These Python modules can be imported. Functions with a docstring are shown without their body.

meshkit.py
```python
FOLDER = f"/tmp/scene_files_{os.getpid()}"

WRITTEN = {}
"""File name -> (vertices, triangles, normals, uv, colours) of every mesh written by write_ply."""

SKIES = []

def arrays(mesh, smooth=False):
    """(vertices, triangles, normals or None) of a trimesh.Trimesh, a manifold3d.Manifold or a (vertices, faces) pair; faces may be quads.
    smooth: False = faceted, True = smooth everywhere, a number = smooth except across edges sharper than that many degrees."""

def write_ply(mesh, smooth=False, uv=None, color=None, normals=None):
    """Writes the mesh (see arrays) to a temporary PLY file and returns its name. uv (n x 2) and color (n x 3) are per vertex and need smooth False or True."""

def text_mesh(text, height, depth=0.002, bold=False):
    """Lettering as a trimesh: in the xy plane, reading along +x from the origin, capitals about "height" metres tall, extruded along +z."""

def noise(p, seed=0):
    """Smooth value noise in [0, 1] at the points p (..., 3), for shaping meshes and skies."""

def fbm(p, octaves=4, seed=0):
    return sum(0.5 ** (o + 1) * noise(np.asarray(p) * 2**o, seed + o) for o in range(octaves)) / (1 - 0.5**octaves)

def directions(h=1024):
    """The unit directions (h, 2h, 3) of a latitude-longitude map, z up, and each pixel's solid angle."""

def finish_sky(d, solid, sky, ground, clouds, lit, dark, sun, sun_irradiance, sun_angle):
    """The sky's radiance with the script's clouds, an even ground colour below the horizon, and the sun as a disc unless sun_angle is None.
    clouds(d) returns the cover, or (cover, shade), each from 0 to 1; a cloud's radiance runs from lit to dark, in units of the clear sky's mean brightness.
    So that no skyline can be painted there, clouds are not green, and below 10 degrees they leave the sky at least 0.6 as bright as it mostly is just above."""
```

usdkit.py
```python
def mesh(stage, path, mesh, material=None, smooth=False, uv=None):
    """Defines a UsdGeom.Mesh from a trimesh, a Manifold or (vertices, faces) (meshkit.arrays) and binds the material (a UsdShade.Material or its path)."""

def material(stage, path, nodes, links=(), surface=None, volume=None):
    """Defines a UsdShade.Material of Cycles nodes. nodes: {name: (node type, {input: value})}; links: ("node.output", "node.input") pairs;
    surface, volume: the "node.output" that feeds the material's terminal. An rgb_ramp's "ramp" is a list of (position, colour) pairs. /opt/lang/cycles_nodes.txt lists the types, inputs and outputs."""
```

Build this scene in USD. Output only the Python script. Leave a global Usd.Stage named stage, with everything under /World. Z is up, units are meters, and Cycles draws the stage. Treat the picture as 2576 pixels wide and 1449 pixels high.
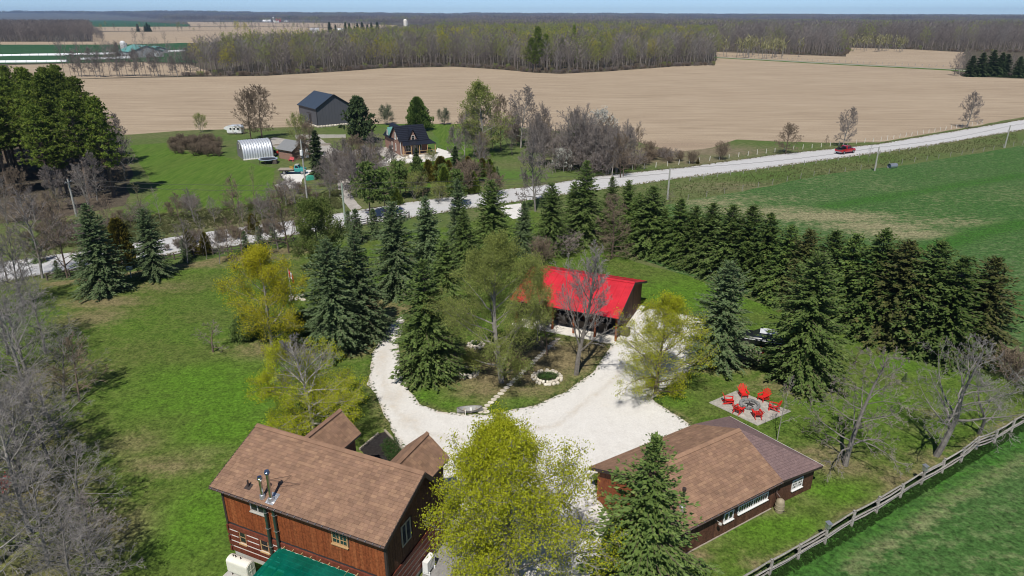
import math, random
import numpy as np, trimesh, shapely, usdkit, meshkit
from shapely.geometry import Polygon, LineString, Point
from scipy.spatial import Delaunay
from pxr import Usd, UsdGeom, UsdLux, UsdShade, Gf, Sdf, Vt

random.seed(7)
stage = Usd.Stage.CreateInMemory()
UsdGeom.SetStageUpAxis(stage, 'Z')
UsdGeom.SetStageMetersPerUnit(stage, 1.0)
UsdGeom.Xform.Define(stage, '/World')
UsdGeom.Scope.Define(stage, '/World/Looks')

# ------------------------------------------------------------------ camera, sky, sun, exposure
CAM_H, FOC = 30.0, 1717.0            # camera height (m); focal length in units of a 2576 wide picture
PITCH = math.atan((724.5 - 40.0) / FOC)
cam = UsdGeom.Camera.Define(stage, '/World/camera')
cam.CreateHorizontalApertureAttr(36.0)
cam.CreateVerticalApertureAttr(36.0 * 576 / 1024)
cam.CreateFocalLengthAttr(36.0 * FOC / 2576)
cam.CreateClippingRangeAttr(Gf.Vec2f(0.5, 60000))
cam.CreateExposureAttr(0.12)
cam.AddTranslateOp().Set(Gf.Vec3d(0, 0, CAM_H))
cam.AddRotateXOp().Set(90.0 - math.degrees(PITCH))

SUN_AZ, SUN_EL = math.radians(180 + 14), math.radians(55)     # azimuth clockwise from +y, of the direction towards the sun
sun_dir = np.array([math.sin(SUN_AZ) * math.cos(SUN_EL), math.cos(SUN_AZ) * math.cos(SUN_EL), math.sin(SUN_EL)])
sky_mat = usdkit.material(stage, '/World/Looks/sky_light', {
    's': ('sky_texture', {'sky_type': 'single_scattering', 'sun_disc': False, 'sun_elevation': SUN_EL, 'sun_rotation': math.atan2(sun_dir[0], sun_dir[1]),
                          'altitude': 6500.0, 'air_density': 1.0, 'aerosol_density': 0.12, 'ozone_density': 3.5}),
    'b': ('background_shader', {'strength': 0.1})}, [('s.color', 'b.color')], surface='b.background')
dome = UsdLux.DomeLight.Define(stage, '/World/sky')
UsdShade.MaterialBindingAPI.Apply(dome.GetPrim()).Bind(sky_mat)
sun = UsdLux.DistantLight.Define(stage, '/World/sun')
sun.CreateNormalizeAttr(True)
sun.CreateIntensityAttr(1.15)
sun.CreateAngleAttr(0.53)
sun.CreateColorAttr(Gf.Vec3f(1.0, 0.955, 0.88))
zx = sun_dir; xx = np.cross([0, 0, 1.0], zx); xx /= np.linalg.norm(xx); yx = np.cross(zx, xx)
m4 = Gf.Matrix4d(*[float(v) for r in ((*xx, 0), (*yx, 0), (*zx, 0), (0, 0, 0, 1)) for v in r])
sun.AddTransformOp().Set(m4)

# ------------------------------------------------------------------ helpers
CP, SP = math.cos(PITCH), math.sin(PITCH)
def at(x, y, z=0.0):
    """The point at height z that stands at (x, y) of a 2576 x 1449 layout of the view."""
    a, b = (x - 1288.0) / FOC, (y - 724.5) / FOC
    d = np.array([a, CP - b * SP, -SP - b * CP])
    return np.array([0, 0, CAM_H]) + d * ((z - CAM_H) / d[2])
def rise(x, y, ytop):
    """Height of an upright thing that stands at layout point (x, y) and ends at row ytop."""
    p = at(x, y); b = (ytop - 724.5) / FOC
    # point (px, py, h): row -> b = -(v.U)/(v.F)
    dy = p[1]
    # v=(.,dy,h-H): v.U = dy*SP+(h-H)*CP ; v.F = dy*CP-(h-H)*SP ; -(v.U)=b*v.F
    k = -(dy * SP + b * dy * CP) / (CP - b * SP)
    return k + CAM_H
names = {}
def numbered(parent, name):
    k = (parent, name); n = names.get(k, 0); names[k] = n + 1
    return f'{parent}/{name}' if n == 0 else f'{parent}/{name}_{n:03d}'
def tag(p, label=None, cat=None, group=None, kind=None):
    p = p.GetPrim() if hasattr(p, 'GetPrim') else p
    for k, v in (('label', label), ('category', cat), ('group', group), ('kind', kind)):
        if v: p.SetCustomDataByKey(k, v)
    return p
TONE = np.random.default_rng(99)
def obj(name, mesh, mat, parent='/World', smooth=False, label=None, piece=0):
    """One mesh; piece: vertices (a number, or a count for each) that share one random tone."""
    if hasattr(mesh, 'arrays'): mesh = mesh.arrays()
    parent = str(parent.GetPath()) if hasattr(parent, 'GetPath') else parent
    m = usdkit.mesh(stage, numbered(parent, name), mesh, M[mat] if isinstance(mat, str) else mat, smooth)
    if label: tag(m, label)
    if not np.isscalar(piece) or piece:
        n = len(mesh[0]); reps = np.full(n // piece, piece) if np.isscalar(piece) else np.asarray(piece)
        UsdGeom.PrimvarsAPI(m).CreatePrimvar('tone', Sdf.ValueTypeNames.FloatArray, 'vertex').Set(Vt.FloatArray.FromNumpy(np.repeat(TONE.uniform(0, 1, len(reps)), reps).astype(np.float32)))
    return m
def thing(name, label, cat, loc=(0, 0, 0), rot=0.0, scale=None, group=None, ref=None, kind=None):
    x = UsdGeom.Xform.Define(stage, numbered('/World', name))
    if ref is not None:
        x.GetPrim().GetReferences().AddInternalReference(ref); x.GetPrim().SetInstanceable(True)
    x.AddTranslateOp().Set(Gf.Vec3d(*[float(v) for v in loc])); x.AddRotateZOp().Set(float(math.degrees(rot)))
    if scale is not None:
        s = (scale,) * 3 if np.isscalar(scale) else scale
        x.AddScaleOp().Set(Gf.Vec3f(*[float(v) for v in s]))
    tag(x, label, cat, group, kind)
    return x
KINDS = stage.CreateClassPrim('/World/plant_kinds')
def kind_root(name):
    UsdGeom.Xform.Define(stage, f'/World/plant_kinds/{name}')
    return f'/World/plant_kinds/{name}'

class MB:
    """Collects simple solids into one mesh."""
    def __init__(s): s.v, s.f, s.n = [], [], 0
    def add(s, v, f):
        v = np.asarray(v, float); f = np.asarray(f, int)
        if f.shape[1] == 4: f = np.vstack([f[:, [0, 1, 2]], f[:, [0, 2, 3]]])
        s.v.append(v); s.f.append(f + s.n); s.n += len(v); return s
    def mesh(s, m, T=None):
        v = np.array(m.vertices)
        if T is not None: v = v @ np.asarray(T)[:3, :3].T + np.asarray(T)[:3, 3]
        return s.add(v, m.faces)
    def box(s, lo, hi):
        (x0, y0, z0), (x1, y1, z1) = lo, hi
        v = [(x0, y0, z0), (x1, y0, z0), (x1, y1, z0), (x0, y1, z0), (x0, y0, z1), (x1, y0, z1), (x1, y1, z1), (x0, y1, z1)]
        return s.add(v, BOXF)
    def beam(s, p, q, w, h, up=(0, 0, 1)):
        p, q, up = np.asarray(p, float), np.asarray(q, float), np.asarray(up, float)
        d = q - p; d /= np.linalg.norm(d); a = np.cross(d, up)
        if np.linalg.norm(a) < 1e-6: a = np.cross(d, (1, 0, 0))
        a /= np.linalg.norm(a); b = np.cross(a, d)
        v = [e + a * w / 2 * i + b * h / 2 * j for e in (p, q) for i, j in ((-1, -1), (1, -1), (1, 1), (-1, 1))]
        return s.add(v, [[0, 3, 2, 1], [4, 5, 6, 7], [0, 1, 5, 4], [1, 2, 6, 5], [2, 3, 7, 6], [3, 0, 4, 7]])
    def tube(s, pts, r, n=8, caps=True):
        pts = np.asarray(pts, float); r = np.broadcast_to(r, len(pts)); k = len(pts)
        d = np.gradient(pts, axis=0); d /= np.linalg.norm(d, axis=1, keepdims=True)
        ref = np.array([0, 0, 1.0]) if abs(d[0][2]) < .9 else np.array([1.0, 0, 0])
        a = np.cross(d, ref); a /= np.maximum(np.linalg.norm(a, axis=1, keepdims=True), 1e-9); b = np.cross(d, a)
        t = np.arange(n) * 2 * np.pi / n
        ring = a[:, None] * np.cos(t)[None, :, None] + b[:, None] * np.sin(t)[None, :, None]
        v = (pts[:, None] + ring * r[:, None, None]).reshape(-1, 3)
        f = [[i * n + j, (i + 1) * n + j, (i + 1) * n + (j + 1) % n, i * n + (j + 1) % n] for i in range(k - 1) for j in range(n)]
        s.add(v, f)
        if caps:
            for i, o in ((0, 0), (k - 1, 1)):
                c = np.vstack([pts[i], v[i * n:(i + 1) * n]])
                s.add(c, [[0, 1 + (j + (1 - o)) % n, 1 + (j + o) % n] for j in range(n)])
        return s
    def poly(s, pts):
        """A flat convex polygon."""
        pts = np.asarray(pts, float)
        return s.add(pts, [[0, i, i + 1] for i in range(1, len(pts) - 1)])
    def slab(s, pts, off):
        """A convex polygon given thickness by the vector off."""
        a = np.asarray(pts, float); b = a + np.asarray(off, float); n = len(a)
        f = [[0, i + 1, i] for i in range(1, n - 1)] + [[n, n + i, n + i + 1] for i in range(1, n - 1)]
        for i in range(n):
            j = (i + 1) % n; f += [[i, j, n + j], [i, n + j, n + i]]
        return s.add(np.vstack([a, b]), f)
    def prism(s, profile, axis, lo, hi):
        """Extrudes a simple 2D outline: axis 0 -> outline in (y, z); axis 1 -> (x, z); axis 2 -> (x, y)."""
        p = Polygon(profile); m = trimesh.creation.extrude_polygon(p, hi - lo, engine='earcut'); v = np.array(m.vertices)
        if axis == 0: v = np.stack([v[:, 2] + lo, v[:, 0], v[:, 1]], 1)
        elif axis == 1: v = np.stack([v[:, 0], hi - v[:, 2], v[:, 1]], 1)
        else: v[:, 2] += lo
        return s.add(v, m.faces)
    def arrays(s): return np.vstack(s.v), np.vstack(s.f)
BOXF = [[0, 3, 2, 1], [4, 5, 6, 7], [0, 1, 5, 4], [1, 2, 6, 5], [2, 3, 7, 6], [3, 0, 4, 7]]
def lathe(profile, n=20):
    """(radius, z) outline turned about z."""
    p = np.array(profile, float); t = np.arange(n) * 2 * np.pi / n; k = len(p)
    v = np.stack([p[:, 0][:, None] * np.cos(t), p[:, 0][:, None] * np.sin(t), np.repeat(p[:, 1][:, None], n, 1)], -1).reshape(-1, 3)
    f = [[i * n + j, i * n + (j + 1) % n, (i + 1) * n + (j + 1) % n, (i + 1) * n + j] for i in range(k - 1) for j in range(n)]
    return v, np.array(f)

# ------------------------------------------------------------------ materials
M = {}
def mat(name, nodes, links, surface='p.BSDF', volume=None):
    M[name] = usdkit.material(stage, f'/World/Looks/{name}', nodes, links, surface=surface, volume=volume); return M[name]
def plain(name, col, rough=.6, metal=0., spec=.4, var=.18, scale=6., bump=0., bscale=40., stretch=(1, 1, 1), coat=0.):
    """A solid colour with two scales of wear."""
    lo, hi = [c * (1 - var) for c in col], [min(1, c * (1 + var)) for c in col]
    nodes = {'t': ('texture_coordinate', {}), 'mp': ('mapping', {'scale': stretch}),
             'n': ('noise_texture', {'scale': scale, 'detail': 5., 'roughness': .65}), 'r': ('rgb_ramp', {'ramp': [(.25, lo), (.5, col), (.75, hi)]}),
             'p': ('principled_bsdf', {'roughness': rough, 'metallic': metal, 'specular_ior_level': spec, 'coat_weight': coat})}
    links = [('t.object', 'mp.vector'), ('mp.vector', 'n.vector'), ('n.fac', 'r.fac'), ('r.color', 'p.base_color')]
    if bump:
        nodes |= {'n2': ('noise_texture', {'scale': bscale, 'detail': 4.}), 'b': ('bump', {'strength': 1., 'distance': bump})}
        links += [('mp.vector', 'n2.vector'), ('n2.fac', 'b.height'), ('b.normal', 'p.normal')]
    return mat(name, nodes, links)
def tones(name, cols, rough=.85, spec=.25, grain=14., gvar=.25):
    """Colour drawn per piece (island or object) from a list, with grain over it."""
    nodes = {'g': ('attribute', {'attribute': 'tone'}), 'o': ('object_info', {}), 'a': ('math', {'math_type': 'add'}), 'fr': ('math', {'math_type': 'fraction'}),
             'r': ('rgb_ramp', {'ramp': cols}), 't': ('texture_coordinate', {}), 'n': ('noise_texture', {'scale': grain, 'detail': 4., 'roughness': .7}),
             'mr': ('map_range', {'from_min': .3, 'from_max': .7, 'to_min': 1 - gvar, 'to_max': 1 + gvar}), 'mx': ('mix', {'mix_type': 'multiply', 'fac': 1.}),
             'p': ('principled_bsdf', {'roughness': rough, 'specular_ior_level': spec})}
    links = [('g.fac', 'a.value1'), ('o.random', 'a.value2'), ('a.value', 'fr.value1'), ('fr.value', 'r.fac'), ('t.object', 'n.vector'),
             ('n.fac', 'mr.value'), ('mr.result', 'mx.color2'), ('r.color', 'mx.color1'), ('mx.color', 'p.base_color')]
    return mat(name, nodes, links)
def leaf(name, cols, trans=.3, rough=.6, inst=.25):
    """Foliage: colour per leaf from a list, brightness per plant."""
    nodes = {'g': ('attribute', {'attribute': 'tone'}), 'r': ('rgb_ramp', {'ramp': cols}), 'o': ('object_info', {}), 'mr': ('map_range', {'to_min': 1 - inst, 'to_max': 1 + inst}),
             'mx': ('mix', {'mix_type': 'multiply', 'fac': 1.}), 'p': ('principled_bsdf', {'roughness': rough, 'specular_ior_level': .25}),
             'tl': ('translucent_bsdf', {}), 'm': ('mix_closure', {'fac': trans})}
    links = [('g.fac', 'r.fac'), ('o.random', 'mr.value'), ('r.color', 'mx.color1'), ('mr.result', 'mx.color2'), ('mx.color', 'p.base_color'),
             ('mx.color', 'tl.color'), ('p.BSDF', 'm.closure1'), ('tl.BSDF', 'm.closure2')]
    return mat(name, nodes, links, surface='m.closure')
def ground(name, stops_a, stops_b, s1=.25, s2=3., s3=25., prim=None, prim_col=(.3, .25, .15), prim2=None, prim2_col=(.1, .2, .03), bump=.03, stretch=(1, 1, 1), rot=0.0, rough=.95, fine=.5, edge=.6, sharp=.6):
    """Soil or turf: broad patches between two ramps, finer mottling, and up to two per-vertex covers (bare earth, straw, lush growth)."""
    stops_a, stops_b = ([(.5 + (p - .5) * sharp, c) for p, c in s] for s in (stops_a, stops_b))
    nodes = {'g': ('geometry', {}), 'mp': ('mapping', {'scale': stretch, 'rotation': (0, 0, rot)}),
             'n1': ('noise_texture', {'scale': s1, 'detail': 4., 'roughness': .6}), 'n2': ('noise_texture', {'scale': s2, 'detail': 6., 'roughness': .7}),
             'n3': ('noise_texture', {'scale': s3, 'detail': 3., 'roughness': .8}),
             'ra': ('rgb_ramp', {'ramp': stops_a}), 'rb': ('rgb_ramp', {'ramp': stops_b}), 'c': ('map_range', {'from_min': .4, 'from_max': .6, 'clamp': True}),
             'mx': ('mix', {}), 'f': ('map_range', {'from_min': .25, 'from_max': .75, 'to_min': 1 - fine, 'to_max': 1 + fine}), 'm2': ('mix', {'mix_type': 'multiply', 'fac': 1.}),
             'p': ('principled_bsdf', {'roughness': rough, 'specular_ior_level': .1}),
             'ad': ('math', {'math_type': 'add'}), 'b': ('bump', {'strength': 1., 'distance': bump})}
    links = [('g.position', 'mp.vector'), ('mp.vector', 'n1.vector'), ('mp.vector', 'n2.vector'), ('g.position', 'n3.vector'), ('n2.fac', 'ra.fac'), ('n2.fac', 'rb.fac'),
             ('n1.fac', 'c.value'), ('c.result', 'mx.fac'), ('ra.color', 'mx.color1'), ('rb.color', 'mx.color2'), ('n3.fac', 'f.value')]
    last = 'mx.color'
    for k, (pr, col) in enumerate(((prim, prim_col), (prim2, prim2_col))):
        if pr:
            nodes |= {f'at{k}': ('attribute', {'attribute': pr}), f's{k}': ('math', {'math_type': 'add'}), f'o{k}': ('math', {'math_type': 'multiply_add', 'value2': edge * 2, 'value3': -edge}),
                      f'q{k}': ('map_range', {'range_type': 'smoothstep', 'from_min': .15, 'from_max': 1., 'clamp': True}), f'x{k}': ('mix', {'color2': col}),
                      f'v{k}': ('mix', {'mix_type': 'multiply', 'fac': 1., 'color1': col}), f'w{k}': ('map_range', {'from_min': .25, 'from_max': .75, 'to_min': .7, 'to_max': 1.3})}
            links += [('n2.fac', f'o{k}.value1'), (f'at{k}.fac', f's{k}.value1'), (f'o{k}.value', f's{k}.value2'), (f's{k}.value', f'q{k}.value'), (f'q{k}.result', f'x{k}.fac'),
                      (last, f'x{k}.color1'), ('n2.fac', f'w{k}.value'), (f'w{k}.result', f'v{k}.color2'), (f'v{k}.color', f'x{k}.color2')]
            last = f'x{k}.color'
    links += [(last, 'm2.color1'), ('f.result', 'm2.color2'), ('m2.color', 'p.base_color'), ('n2.fac', 'ad.value1'), ('n3.fac', 'ad.value2'), ('ad.value', 'b.height'), ('b.normal', 'p.normal')]
    return mat(name, nodes, links)
# soils and turf
ground('meadow', [(.2, (.06, .08, .027)), (.5, (.115, .13, .05)), (.8, (.19, .18, .09))], [(.2, (.055, .092, .022)), (.6, (.09, .135, .034)), (.8, (.16, .165, .075))], s1=.04, s2=.9, s3=9., prim='bare', prim_col=(.2, .155, .11), prim2='lush', prim2_col=(.07, .145, .024), bump=.04, sharp=.8)
ground('lawn_turf', [(.2, (0.048, 0.073, 0.015)), (.5, (0.086, 0.117, 0.025)), (.8, (0.134, 0.146, 0.046))], [(.2, (0.046, 0.088, 0.013)), (.55, (0.082, 0.137, 0.020)), (.85, (0.124, 0.161, 0.038))], s1=.1, s2=1.1, s3=4., prim='bare', prim_col=(0.177, 0.144, 0.076), prim2='lush', prim2_col=(0.076, 0.156, 0.015), bump=.025, fine=.7, sharp=.65)
ground('farm_lawn', [(.2, (.05, .105, .014)), (.5, (.08, .145, .02)), (.8, (.12, .175, .035))], [(.2, (.058, .105, .016)), (.6, (.09, .145, .025)), (.85, (.14, .17, .045))], s1=.06, s2=.7, s3=5., prim='bare', prim_col=(.14, .13, .05), bump=.03, fine=.5, stretch=(2.2, .22, 1), rot=.45)
ground('crop_green', [(.2, (0.033, 0.088, 0.019)), (.5, (0.049, 0.112, 0.027)), (.8, (0.091, 0.143, 0.053))], [(.2, (0.041, 0.092, 0.024)), (.55, (0.064, 0.119, 0.036)), (.8, (0.128, 0.162, 0.081))], s1=.045, s2=1.0, s3=2.6, prim='straw', prim_col=(0.219, 0.204, 0.114), prim2='lush', prim2_col=(0.039, 0.109, 0.017), bump=.04, stretch=(.75, 1.2, 1), rot=-.35, fine=.8, edge=1.1, sharp=.6)
ground('stubble', [(.2, (.255, .195, .135)), (.5, (.335, .262, .185)), (.8, (.41, .328, .236))], [(.2, (.28, .215, .15)), (.5, (.36, .285, .203)), (.8, (.43, .345, .25))], s1=.02, s2=.35, s3=3.5, prim='bare', prim_col=(.27, .2, .145), bump=.04, stretch=(.12, 1.3, 1), rot=.13, fine=.45)
ground('far_green', [(.2, (.025, .075, .03)), (.8, (.04, .095, .038))], [(.2, (.028, .08, .03)), (.8, (.045, .1, .04))], s1=.01, s2=.05, s3=1., bump=.0)
ground('road_gravel', [(.2, (.43, .425, .425)), (.5, (.48, .475, .475)), (.8, (.52, .515, .51))], [(.2, (.44, .435, .435)), (.8, (.51, .505, .5))], s1=.05, s2=.5, s3=9., prim='bare', prim_col=(.36, .345, .325), bump=.008, stretch=(.12, 1.6, 1), rot=-.3, fine=.2, sharp=.9)
ground('white_gravel', [(.2, (.55, .525, .49)), (.5, (.625, .603, .57)), (.8, (.68, .66, .63))], [(.2, (.58, .555, .52)), (.8, (.68, .662, .635))], s1=.12, s2=1.1, s3=12., prim='bare', prim_col=(.43, .375, .305), bump=.008, fine=.2, sharp=1.)
ground('grey_gravel', [(.2, (.27, .25, .225)), (.8, (.42, .395, .36))], [(.2, (.3, .27, .245)), (.8, (.45, .425, .39))], s1=.1, s2=.9, s3=9., bump=.02)
ground('paver_grey', [(.2, (.2, .19, .185)), (.8, (.29, .28, .27))], [(.2, (.22, .21, .2)), (.8, (.3, .29, .28))], s1=.3, s2=3., s3=30., bump=.01)
ground('mulch', [(.2, (.018, .016, .016)), (.8, (.05, .045, .045))], [(.2, (.022, .02, .02)), (.8, (.05, .042, .04))], s1=.5, s2=6., s3=40., bump=.05)
ground('forest_floor', [(.2, (.065, .052, .04)), (.8, (.13, .105, .078))], [(.2, (.055, .05, .035)), (.8, (.11, .098, .062))], s1=.05, s2=.6, s3=5., bump=.06)
ground('hill_woods', [(.2, (.075, .07, .065)), (.8, (.12, .115, .1))], [(.2, (.08, .08, .07)), (.8, (.13, .125, .1))], s1=.002, s2=.012, s3=.06, bump=0., fine=.3)
# building stuff
SH = [(0., (.197, .118, .078)), (.15, (.231, .138, .090)), (.3, (.265, .160, .103)), (.45, (.214, .128, .087)), (.6, (.248, .148, .097)), (.75, (.290, .178, .112)), (.9, (.210, .128, .086)), (1., (.252, .152, .100))]
tones('shingle_brown', SH, grain=1.2, gvar=.2)
SHP = [(0., (.165, .112, .108)), (.3, (.19, .128, .122)), (.6, (.175, .12, .116)), (1., (.21, .142, .133))]
tones('shingle_purple', SHP, grain=9., gvar=.25)
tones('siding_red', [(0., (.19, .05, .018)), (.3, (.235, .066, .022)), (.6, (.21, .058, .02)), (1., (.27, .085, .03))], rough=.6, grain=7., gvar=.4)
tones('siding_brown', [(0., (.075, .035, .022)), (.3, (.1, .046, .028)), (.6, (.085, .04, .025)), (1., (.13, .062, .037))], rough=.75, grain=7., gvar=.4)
tones('log_red', [(0., (.12, .032, .02)), (.5, (.15, .04, .024)), (1., (.17, .05, .03))], rough=.55, grain=6., gvar=.35)
tones('rail_grey', [(0., (.24, .225, .2)), (.4, (.31, .29, .265)), (.7, (.27, .25, .225)), (1., (.36, .34, .31))], rough=.9, grain=9., gvar=.35)
tones('pale_stone', [(0., (.5, .45, .37)), (.3, (.6, .55, .46)), (.6, (.45, .4, .33)), (1., (.68, .63, .54))], rough=.9, grain=6., gvar=.25)
tones('flag_stone', [(0., (.3, .285, .25)), (.3, (.37, .345, .305)), (.6, (.33, .315, .28)), (1., (.4, .375, .33))], rough=.9, grain=4., gvar=.25)
tones('fire_stone', [(0., (.1, .1, .1)), (.5, (.17, .17, .17)), (1., (.24, .235, .23))], rough=.95, grain=8., gvar=.3)
tones('red_brick', [(0., (.17, .065, .045)), (.5, (.22, .085, .055)), (1., (.26, .11, .075))], rough=.9, grain=10., gvar=.3)
mat('brick_wall', {'t': ('texture_coordinate', {}), 'mp': ('mapping', {'rotation': (math.pi / 2, 0, 0)}), 'sx': ('separate_xyz', {}), 'ad': ('math', {'math_type': 'add'}), 'cx': ('combine_xyz', {}),
    'b': ('brick_texture', {'color1': (.2, .075, .05), 'color2': (.27, .11, .075), 'mortar': (.32, .27, .23), 'scale': 1., 'mortar_size': .012, 'brick_width': .23, 'row_height': .075}),
    'p': ('principled_bsdf', {'roughness': .9, 'specular_ior_level': .2})},
    [('t.object', 'sx.vector'), ('sx.x', 'ad.value1'), ('sx.y', 'ad.value2'), ('ad.value', 'cx.x'), ('sx.z', 'cx.y'), ('cx.vector', 'b.vector'), ('b.color', 'p.base_color')])
plain('trim_dark', (.045, .032, .028), .6, var=.25); plain('trim_white', (.72, .71, .68), .5, var=.08); plain('trim_grey', (.4, .38, .34), .7)
plain('sill_wood', (.42, .27, .13), .6, var=.25, scale=12.); plain('chinking', (.66, .63, .58), .9, var=.1); plain('concrete', (.42, .4, .37), .9, var=.15, bump=.004)
plain('concrete_pale', (.66, .63, .57), .9, var=.12, scale=2.5, bump=.004); plain('gutter_brown', (.1, .07, .06), .45, var=.2); plain('board_dark', (.035, .03, .03), .7)
plain('glass_dark', (.018, .022, .026), .08, spec=.7, var=.1); plain('glass_green', (.02, .045, .04), .08, spec=.7, var=.1)
plain('red_metal', (.52, .024, .036), .42, spec=.5, var=.2, scale=.9); plain('steel_blue', (.045, .062, .09), .45, spec=.5, var=.08, scale=.6); plain('charcoal_metal', (.088, .09, .105), .55, var=.06, scale=.7)
plain('black_roof', (.014, .016, .024), .42, spec=.5, var=.2, scale=2.); plain('quonset_metal', (.62, .645, .68), .42, metal=.55, var=.1, scale=1.2); plain('quonset_end', (.17, .165, .17), .6)
plain('grey_roof', (.2, .205, .21), .6); plain('chrome', (.55, .55, .56), .22, metal=1., var=.1); plain('galvanized', (.55, .56, .58), .4, metal=.8, var=.12); plain('pipe_green', (.07, .11, .09), .3, metal=.6, var=.2)
plain('cap_blue', (.12, .17, .28), .25, metal=.7); plain('tank_cream', (.72, .69, .6), .4, var=.07, scale=3.); plain('appliance_white', (.75, .75, .73), .4, var=.05); plain('barrel_tan', (.3, .25, .17), .6, var=.12)
plain('chair_red', (.6, .022, .018), .45, var=.1, scale=5.); plain('car_red', (.42, .008, .018), .22, coat=.8, var=.04); plain('car_black', (.012, .013, .016), .2, coat=.8); plain('car_white', (.7, .72, .74), .25, coat=.6, var=.03)
plain('truck_teal', (.02, .26, .25), .35, coat=.4, var=.1); plain('rubber', (.018, .018, .018), .85); plain('hub_silver', (.5, .5, .52), .35, metal=.9); plain('plank_worn', (.3, .26, .21), .9, var=.3, scale=8.)
plain('implement_red', (.42, .03, .022), .5, var=.2); plain('implement_yellow', (.55, .3, .02), .5, var=.2); plain('barrel_blue', (.01, .06, .42), .4); plain('boat_grey', (.3, .3, .29), .8, var=.25, scale=8.); plain('pole_wood', (.33, .33, .3), .9, var=.2, scale=5.)
plain('pole_green', (.3, .36, .29), .85, var=.15); plain('wire_dark', (.05, .05, .05), .6); plain('post_white', (.66, .64, .58), .8, var=.15); plain('post_grey', (.3, .29, .27), .9, var=.2); plain('flag_white', (.8, .8, .8), .8, var=.03); plain('flag_red', (.62, .02, .02), .8, var=.03)
plain('board_worn', (.11, .09, .075), .9, var=.3, scale=6.); plain('white_sheet', (.75, .76, .78), .5, var=.06, scale=.2); plain('teal_roof', (.12, .3, .27), .45, var=.08, scale=.3); plain('barn_white', (.66, .66, .66), .6, var=.06, scale=.3); plain('barn_grey', (.33, .33, .34), .7, scale=.3); plain('barn_red', (.34, .03, .03), .6, scale=.3)
plain('trampoline_mat', (.02, .024, .035), .7); plain('trampoline_pad', (.3, .36, .46), .5); plain('plastic_teal', (.05, .33, .24), .4); plain('plaster_pink', (.55, .12, .13), .6); plain('dish_white', (.7, .7, .7), .5)
plain('ash', (.28, .27, .26), .95, var=.35, scale=9.); plain('soil_dark', (.05, .045, .035), .95, var=.3); plain('straw_dry', (.36, .31, .18), .95, var=.25)
mat('green_sheet', {'t': ('texture_coordinate', {}), 'n': ('noise_texture', {'scale': 1.5, 'detail': 4.}), 'r': ('rgb_ramp', {'ramp': [(.3, (.0, .12, .085)), (.7, (.004, .2, .145))]}),
    'p': ('principled_bsdf', {'roughness': .22, 'specular_ior_level': .5}), 'tl': ('translucent_bsdf', {'color': (.0, .35, .25)}), 'tr': ('transparent_bsdf', {'color': (.05, .62, .48)}),
    'm1': ('mix_closure', {'fac': .3}), 'm2': ('mix_closure', {'fac': .28})},
    [('t.object', 'n.vector'), ('n.fac', 'r.fac'), ('r.color', 'p.base_color'), ('p.BSDF', 'm1.closure1'), ('tl.BSDF', 'm1.closure2'), ('m1.closure', 'm2.closure1'), ('tr.BSDF', 'm2.closure2')], surface='m2.closure')
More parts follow.
